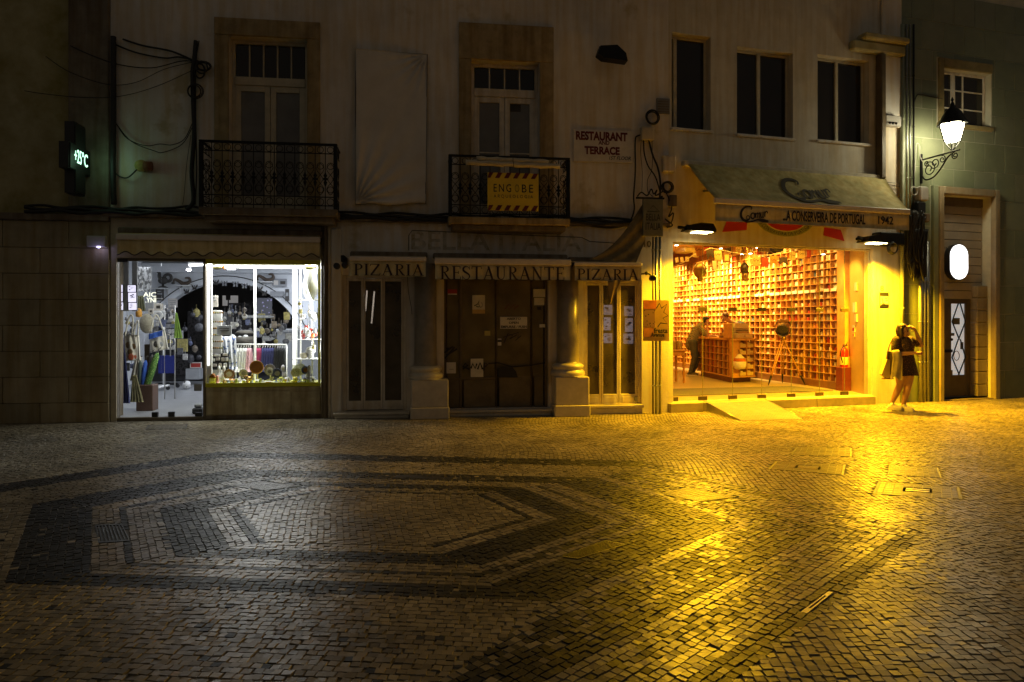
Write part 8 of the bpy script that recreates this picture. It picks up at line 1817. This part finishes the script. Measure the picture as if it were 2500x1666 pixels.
# woman on the pavement: walking stance, right hand shading her face, jacket over the left arm
wp = G(2206, 1004); Fw = Frame(wp[0], wp[1], R(14)); 
t = thing('person', 'woman in a short dark dotted dress and white trainers holding a hand to her forehead', 'person', Fw, (0, 0, 0))
fc = Vector((.50, -.82, -.25)); hc = Vector((-.035, -.03, 1.475))
# arms: her raised arm is on the photo's right
RS, LS_ = Vector((.155, .0, 1.30)), Vector((-.165, .0, 1.29))
REl, RW = Vector((.295, -.09, 1.20)), Vector((.140, -.135, 1.450))
LEl, LW = Vector((-.235, -.06, 1.04)), Vector((.03, -.225, 1.07))
caps = head(hc, fc) + [limb((*(hc-Vector((0, -.01, .06))), .052), (-.01, .01, 1.34, .058)), limb((-.13, 0, 1.28, .075), (.0, .01, 1.29, .095), (.13, 0, 1.28, .075)), limb((0, 0, 1.24, .13), (0, 0, 1.10, .15), (0, .01, .95, .16), (0, .01, .82, .165)),
 limb((*RS, .056), (*((RS+REl)/2), .052), (*REl, .042)), limb((*REl, .042), (*(REl*.6+RW*.4), .040), (*RW, .026)), limb((*LS_, .056), (*((LS_+LEl)/2), .052), (*LEl, .043)), limb((*LEl, .043), (*(LEl*.6+LW*.4), .040), (*LW, .027)),
 limb((.085, .0, .80, .105), (.095, -.02, .62, .088), (.075, -.03, .47, .060), (.065, .0, .34, .062), (.045, .03, .18, .044), (.035, .04, .09, .036), (.03, .03, .05, .04)),
 limb((-.075, .0, .80, .105), (-.05, .02, .62, .088), (-.035, .05, .47, .060), (-.05, .10, .34, .060), (-.085, .16, .18, .043), (-.10, .19, .10, .036), (-.10, .18, .07, .038))]
caps += hand(RW+Vector((-.04, .005, .055)), (-.80, .1, .45), (-.3, .9, -.1), 1) + hand(LW+Vector((.055, -.02, -.005)), (.9, -.2, .02), (.1, .9, -.2), -1)
body = fuse('body', caps, skin, t, .0085, 5)
face_marks(t, hc, fc)
rt = fc.cross(Vector((0, 0, 1))).normalized()
fuse('hair', [('b', hc+Vector((-.008, .02, .045)), (.090, .092, .088)), ('b', hc-fc*.045+Vector((0, 0, -.03)), (.085, .085, .11)), limb((*(hc-rt*.078+Vector((0, .01, .03))), .030), (*(hc-rt*.090+Vector((-.01, .0, -.07))), .034), (*(hc-rt*.082-fc*.02+Vector((0, 0, -.15))), .024)), limb((*(hc+rt*.078+Vector((0, .01, .03))), .028), (*(hc+rt*.088+Vector((0, .0, -.07))), .032), (*(hc+rt*.080-fc*.02+Vector((0, 0, -.14))), .022)), limb((*(hc-fc*.07), .06), (*(hc-fc*.06-Vector((0, 0, .15))), .05))], hair_b, t, .009, 4)
dress_m = pattern('dark dotted dress cloth', (0.022, 0.009, 0.010), (0.40, 0.21, 0.14), 62, .9, 'VORONOI', .21)
fuse('dress', [limb((-.135, .0, 1.295, .074), (0, .01, 1.27, .10), (.135, .0, 1.295, .074)), limb((0, -.015, 1.22, .150), (0, -.02, 1.13, .163), (0, .005, 1.02, .155), (0, .01, .95, .160), (0, .01, .86, .150)), limb((-.06, -.06, 1.17, .095), (.06, -.06, 1.17, .095)),
  limb((*LS_, .074), (*(LS_*.5+LEl*.5), .078), (*(LS_*.35+LEl*.65), .074)), limb((*RS, .074), (*(RS*.5+REl*.5), .078), (*(RS*.4+REl*.6), .072))], dress_m, t, .011, 5)
def skirt(u, v):
    a = 2*math.pi*u; r = .176+.078*v+.010*math.sin(a*7)*v; return (r*math.cos(a)*1.02, .005+r*.86*math.sin(a), 1.03-.375*v+.008*math.sin(a*3)*v)
MB().sheet(skirt, 56, 10, thick=.006).build('skirt', dress_m, t)
shoe_m = mat('white trainer', (0.62, 0.58, 0.48), .6, var=.12, scale=12); sole_m = mat('white sole', (0.55, 0.52, 0.44), .6)
for sx, sy_, ang_, lift in ((.035, .02, -70, .0), (-.105, .15, -62, .012)):
    d = Vector((math.cos(R(ang_)), math.sin(R(ang_)), 0)); c = Vector((sx, sy_, .05+lift))
    sh = fuse('shoe', [limb((*(c-d*.04), .042), (*(c+d*.05-Vector((0, 0, .006))), .044), (*(c+d*.14-Vector((0, 0, .012))), .036)), limb((*c, .042), (*(c+Vector((0, 0, .04))), .043))], shoe_m, t, .009, 3)
    nrm = Vector((-d.y, d.x, 0)); pl = [c-d*.085-nrm*.03, c-d*.02-nrm*.04, c+d*.08-nrm*.046, c+d*.165-nrm*.03, c+d*.185, c+d*.165+nrm*.03, c+d*.08+nrm*.046, c-d*.02+nrm*.04, c-d*.085+nrm*.03]
    MB().slab([(p.x, p.y) for p in pl], lift+.002, lift+.028).build('sole', sole_m, sh)
# jacket over her arm, and her bag
o = thing('jacket', 'yellowish jacket draped over the forearm of the woman', 'jacket', Fw, (-.2, -.12, .6))
def jk(u, v):
    a = Vector((-.315+.125*u, -.085-.06*u, 1.095+.03*math.sin(u*3.1))); sp = (u-.5)*.05*v
    return (a.x-.045*v+sp*.6, a.y-.05*math.sin(min(1, v*3)*1.57)+.010*math.sin(u*8+v*2), a.z-.50*v+.03*math.sin(u*6)*v)
MB().sheet(jk, 20, 14, thick=.03).build('cloth', mat('straw jacket cloth', (0.30, 0.25, 0.14), .9, var=.35, scale=7), o)
def jk2(u, v): a = Vector((-.315+.17*u, .0-.03*u, 1.09)); return (a.x-.02*v, a.y+.035+.015*math.sin(u*11), a.z-.42*v)
MB().sheet(jk2, 12, 10, thick=.02).build('lining', mat('dark jacket lining', (0.10, 0.07, 0.04), .9, var=.3, scale=5), o)
o = thing('shoulder_bag', 'pale yellow flat bag hanging behind the jacket at the hip of the woman', 'bag', Fw, (-.30, .06, .62))
MB().prism([(-.455, .68), (-.33, .60), (-.20, .63), (-.23, .93), (-.34, .95)], .02, .09).build('bag', mat('pale yellow canvas', (0.58, 0.46, 0.16), .8, var=.12, scale=5), o)
MB().bbox(-.40, -.19, .015, .095, .585, .605, .006).build('base', wood_d, o); MB().tube(smooth_path([(-.32, .06, .94), (-.26, .05, 1.2), (-.185, .0, 1.37), (-.15, .03, 1.3)], 5), .010, 6).build('strap', wood_d, o)

# man leaning on the counter
mp = G(1688, 917, FL); aM = math.atan2(K1[1]-mp[1], K1[0]-mp[0])
Fm = Frame(mp[0], mp[1], R(-8)); b0 = FL
t = thing('person', 'man in checked shirt and jeans leaning on the shop counter, face in hand', 'person', Fm, (0, 0, b0))
V = lambda x, y_, z_: Vector((x, y_, b0+z_))
hc = V(.40, -.02, 1.50); fc = Vector((.85, -.1, -.52))
caps = head(hc, fc) + [limb((*V(.36, 0, 1.43), .055), (*V(.27, .0, 1.36), .06)), limb((*V(.02, .0, .94), .14), (*V(.10, .0, 1.10), .14), (*V(.20, .0, 1.26), .15), (*V(.25, .0, 1.33), .11)),
 limb((*V(.25, -.17, 1.32), .06), (*V(.33, -.25, 1.16), .05), (*V(.40, -.26, 1.08), .042)), limb((*V(.40, -.26, 1.08), .042), (*V(.40, -.20, 1.25), .036), (*V(.41, -.12, 1.40), .028)),
 limb((*V(.25, .17, 1.32), .06), (*V(.36, .24, 1.14), .05), (*V(.44, .20, 1.08), .042)), limb((*V(.44, .20, 1.08), .04), (*V(.55, .05, 1.085), .036), (*V(.60, -.02, 1.09), .028)),
 limb((*V(.02, -.09, .92), .11), (*V(.05, -.10, .68), .085), (*V(.08, -.09, .50), .064), (*V(.03, -.06, .30), .056), (*V(-.02, -.05, .10), .042)),
 limb((*V(.0, .09, .92), .11), (*V(.13, .09, .70), .085), (*V(.20, .08, .50), .064), (*V(.13, .05, .30), .056), (*V(.04, .06, .10), .042))]
caps += hand(V(.42, -.10, 1.44), (.1, .3, .9), (.3, .8, -.2), 1) + hand(V(.64, -.05, 1.09), (.9, -.4, 0), (0, 0, -1), 1)
fuse('body', caps, skin, t, .010, 5); face_marks(t, hc, fc)
fuse('hair', [('b', hc+Vector((-.015, .01, .045)), (.092, .092, .085)), ('b', hc-fc*.05, (.08, .085, .09))], mat('dark cap hair', (0.012, 0.014, 0.03), .7, var=.3), t, .010, 3)
chk = pattern('small checked shirt cloth', (0.34, 0.29, 0.17), (0.05, 0.05, 0.04), 60, .9, 'CHECK', .5)
fuse('shirt', [limb((*V(.0, .0, .84), .165), (*V(.02, .0, .94), .165), (*V(.10, .0, 1.10), .160), (*V(.19, .0, 1.25), .165), (*V(.25, .0, 1.34), .115)), limb((*V(.22, -.14, 1.32), .08), (*V(.30, -.22, 1.20), .075), (*V(.34, -.245, 1.14), .068)), limb((*V(.22, .14, 1.32), .08), (*V(.32, .21, 1.20), .075), (*V(.36, .235, 1.14), .068)), limb((*V(.22, -.13, 1.31), .09), (*V(.22, .13, 1.31), .09))], chk, t, .012, 5)
jean = mat('blue grey denim', (0.09, 0.09, 0.10), .9, var=.3, scale=9)
fuse('jeans', [limb((*V(.01, -.06, .90), .135), (*V(.01, .06, .90), .135)), limb((*V(.02, -.09, .90), .125), (*V(.05, -.10, .68), .100), (*V(.08, -.09, .50), .082), (*V(.03, -.06, .30), .074), (*V(-.02, -.05, .10), .066)), limb((*V(.0, .09, .90), .125), (*V(.13, .09, .70), .100), (*V(.20, .08, .50), .082), (*V(.13, .05, .30), .074), (*V(.04, .06, .11), .066))], jean, t, .012, 5)
for px_, py_, a_ in ((-.03, -.05, -20), (.05, .05, -55)):
    d = Vector((math.cos(R(a_)), math.sin(R(a_)), 0)); c = V(px_, py_, .045); sh = fuse('shoe', [limb((*(c-d*.05), .045), (*(c+d*.06), .046), (*(c+d*.17-Vector((0, 0, .008))), .036)), limb((*c, .045), (*(c+Vector((0, 0, .05))), .047))], mat('grey trainer', (0.10, 0.085, 0.06), .7), t, .010, 3)
    MB().slab([((c+d*k_*1.0+Vector((-d.y, d.x, 0))*w_).x, (c+d*k_+Vector((-d.y, d.x, 0))*w_).y) for k_, w_ in ((-.1, -.03), (.05, -.05), (.17, -.035), (.205, 0), (.17, .035), (.05, .05), (-.1, .03))], b0+.002, b0+.026).build('sole', white_p, sh)
# shop assistant behind the counter, head bent
ay = 18.3; cz = EYE+(HORIZON-774)/FPX*ay; hx_ = (1763-CX)/FPX*ay
Fa = Frame(hx_+.36, ay+.05, R(-70)); b0 = FL      # frame turned so that the figure leans to the left over the counter
t = thing('person', 'dark haired assistant in a dark top bending over behind the counter', 'person', Fa, (0, 0, b0))
hc = Vector((.03, -.36, cz)); fc = Vector((.10, -.8, -.65)); k0 = cz-b0+.02
V = lambda x, y_, z_: Vector((x, y_, b0+z_*k0/1.42))
caps = head(hc, fc) + [limb((*(hc-Vector((0, -.05, .06))), .055), (*V(.02, .08, 1.20), .07)), limb((*V(.02, .22, .85), .15), (*V(.02, .2, 1.0), .15), (*V(.02, .12, 1.18), .15)), limb((*V(.02, .22, .85), .13), (*V(.10, .24, .5), .075), (*V(.10, .25, .05), .05)), limb((*V(.02, .22, .85), .13), (*V(-.08, .24, .5), .075), (*V(-.08, .25, .05), .05)),
 limb((*V(.18, .1, 1.20), .06), (*V(.24, .0, 1.0), .05), (*V(.12, -.16, .99), .034)), limb((*V(-.15, .1, 1.20), .06), (*V(-.24, .0, 1.0), .05), (*V(-.14, -.16, .99), .034))]
caps += hand(V(.08, -.19, 1.0), (-.6, -.7, 0), (0, 0, -1), 1) + hand(V(-.13, -.20, 1.0), (.1, -.9, 0), (0, 0, -1), -1)
fuse('body', caps, skin, t, .010, 5); face_marks(t, hc, fc)
fuse('hair', [('b', hc+Vector((.01, .02, .05)), (.095, .095, .082)), ('b', hc-fc*.05, (.085, .085, .08))], mat('chestnut hair', (0.07, 0.03, 0.012), .5, var=.3, bump=.3), t, .010, 3)
fuse('top', [limb((*V(.02, .22, .84), .17), (*V(.02, .2, 1.0), .165), (*V(.02, .12, 1.17), .165)), limb((*V(.16, .1, 1.20), .085), (*V(.22, .02, 1.06), .07)), limb((*V(-.13, .1, 1.20), .085), (*V(-.22, .02, 1.06), .07)), limb((*V(-.12, .1, 1.2), .10), (*V(.15, .1, 1.2), .10))], mat('dark blue top', (0.012, 0.014, 0.028), .9), t, .012, 4)
fuse('trousers', [limb((*V(.02, .22, .84), .16), (*V(.10, .24, .5), .09), (*V(.10, .25, .08), .07)), limb((*V(.02, .22, .84), .16), (*V(-.08, .24, .5), .09), (*V(-.08, .25, .08), .07))], mat('black trousers', (0.015, 0.015, 0.016), .9), t, .014, 3)
for x_ in (.10, -.08): fuse('shoe', [limb((*V(x_, .27, .035), .04), (*V(x_, .10, .03), .036))], black_plastic, t, .012, 2)
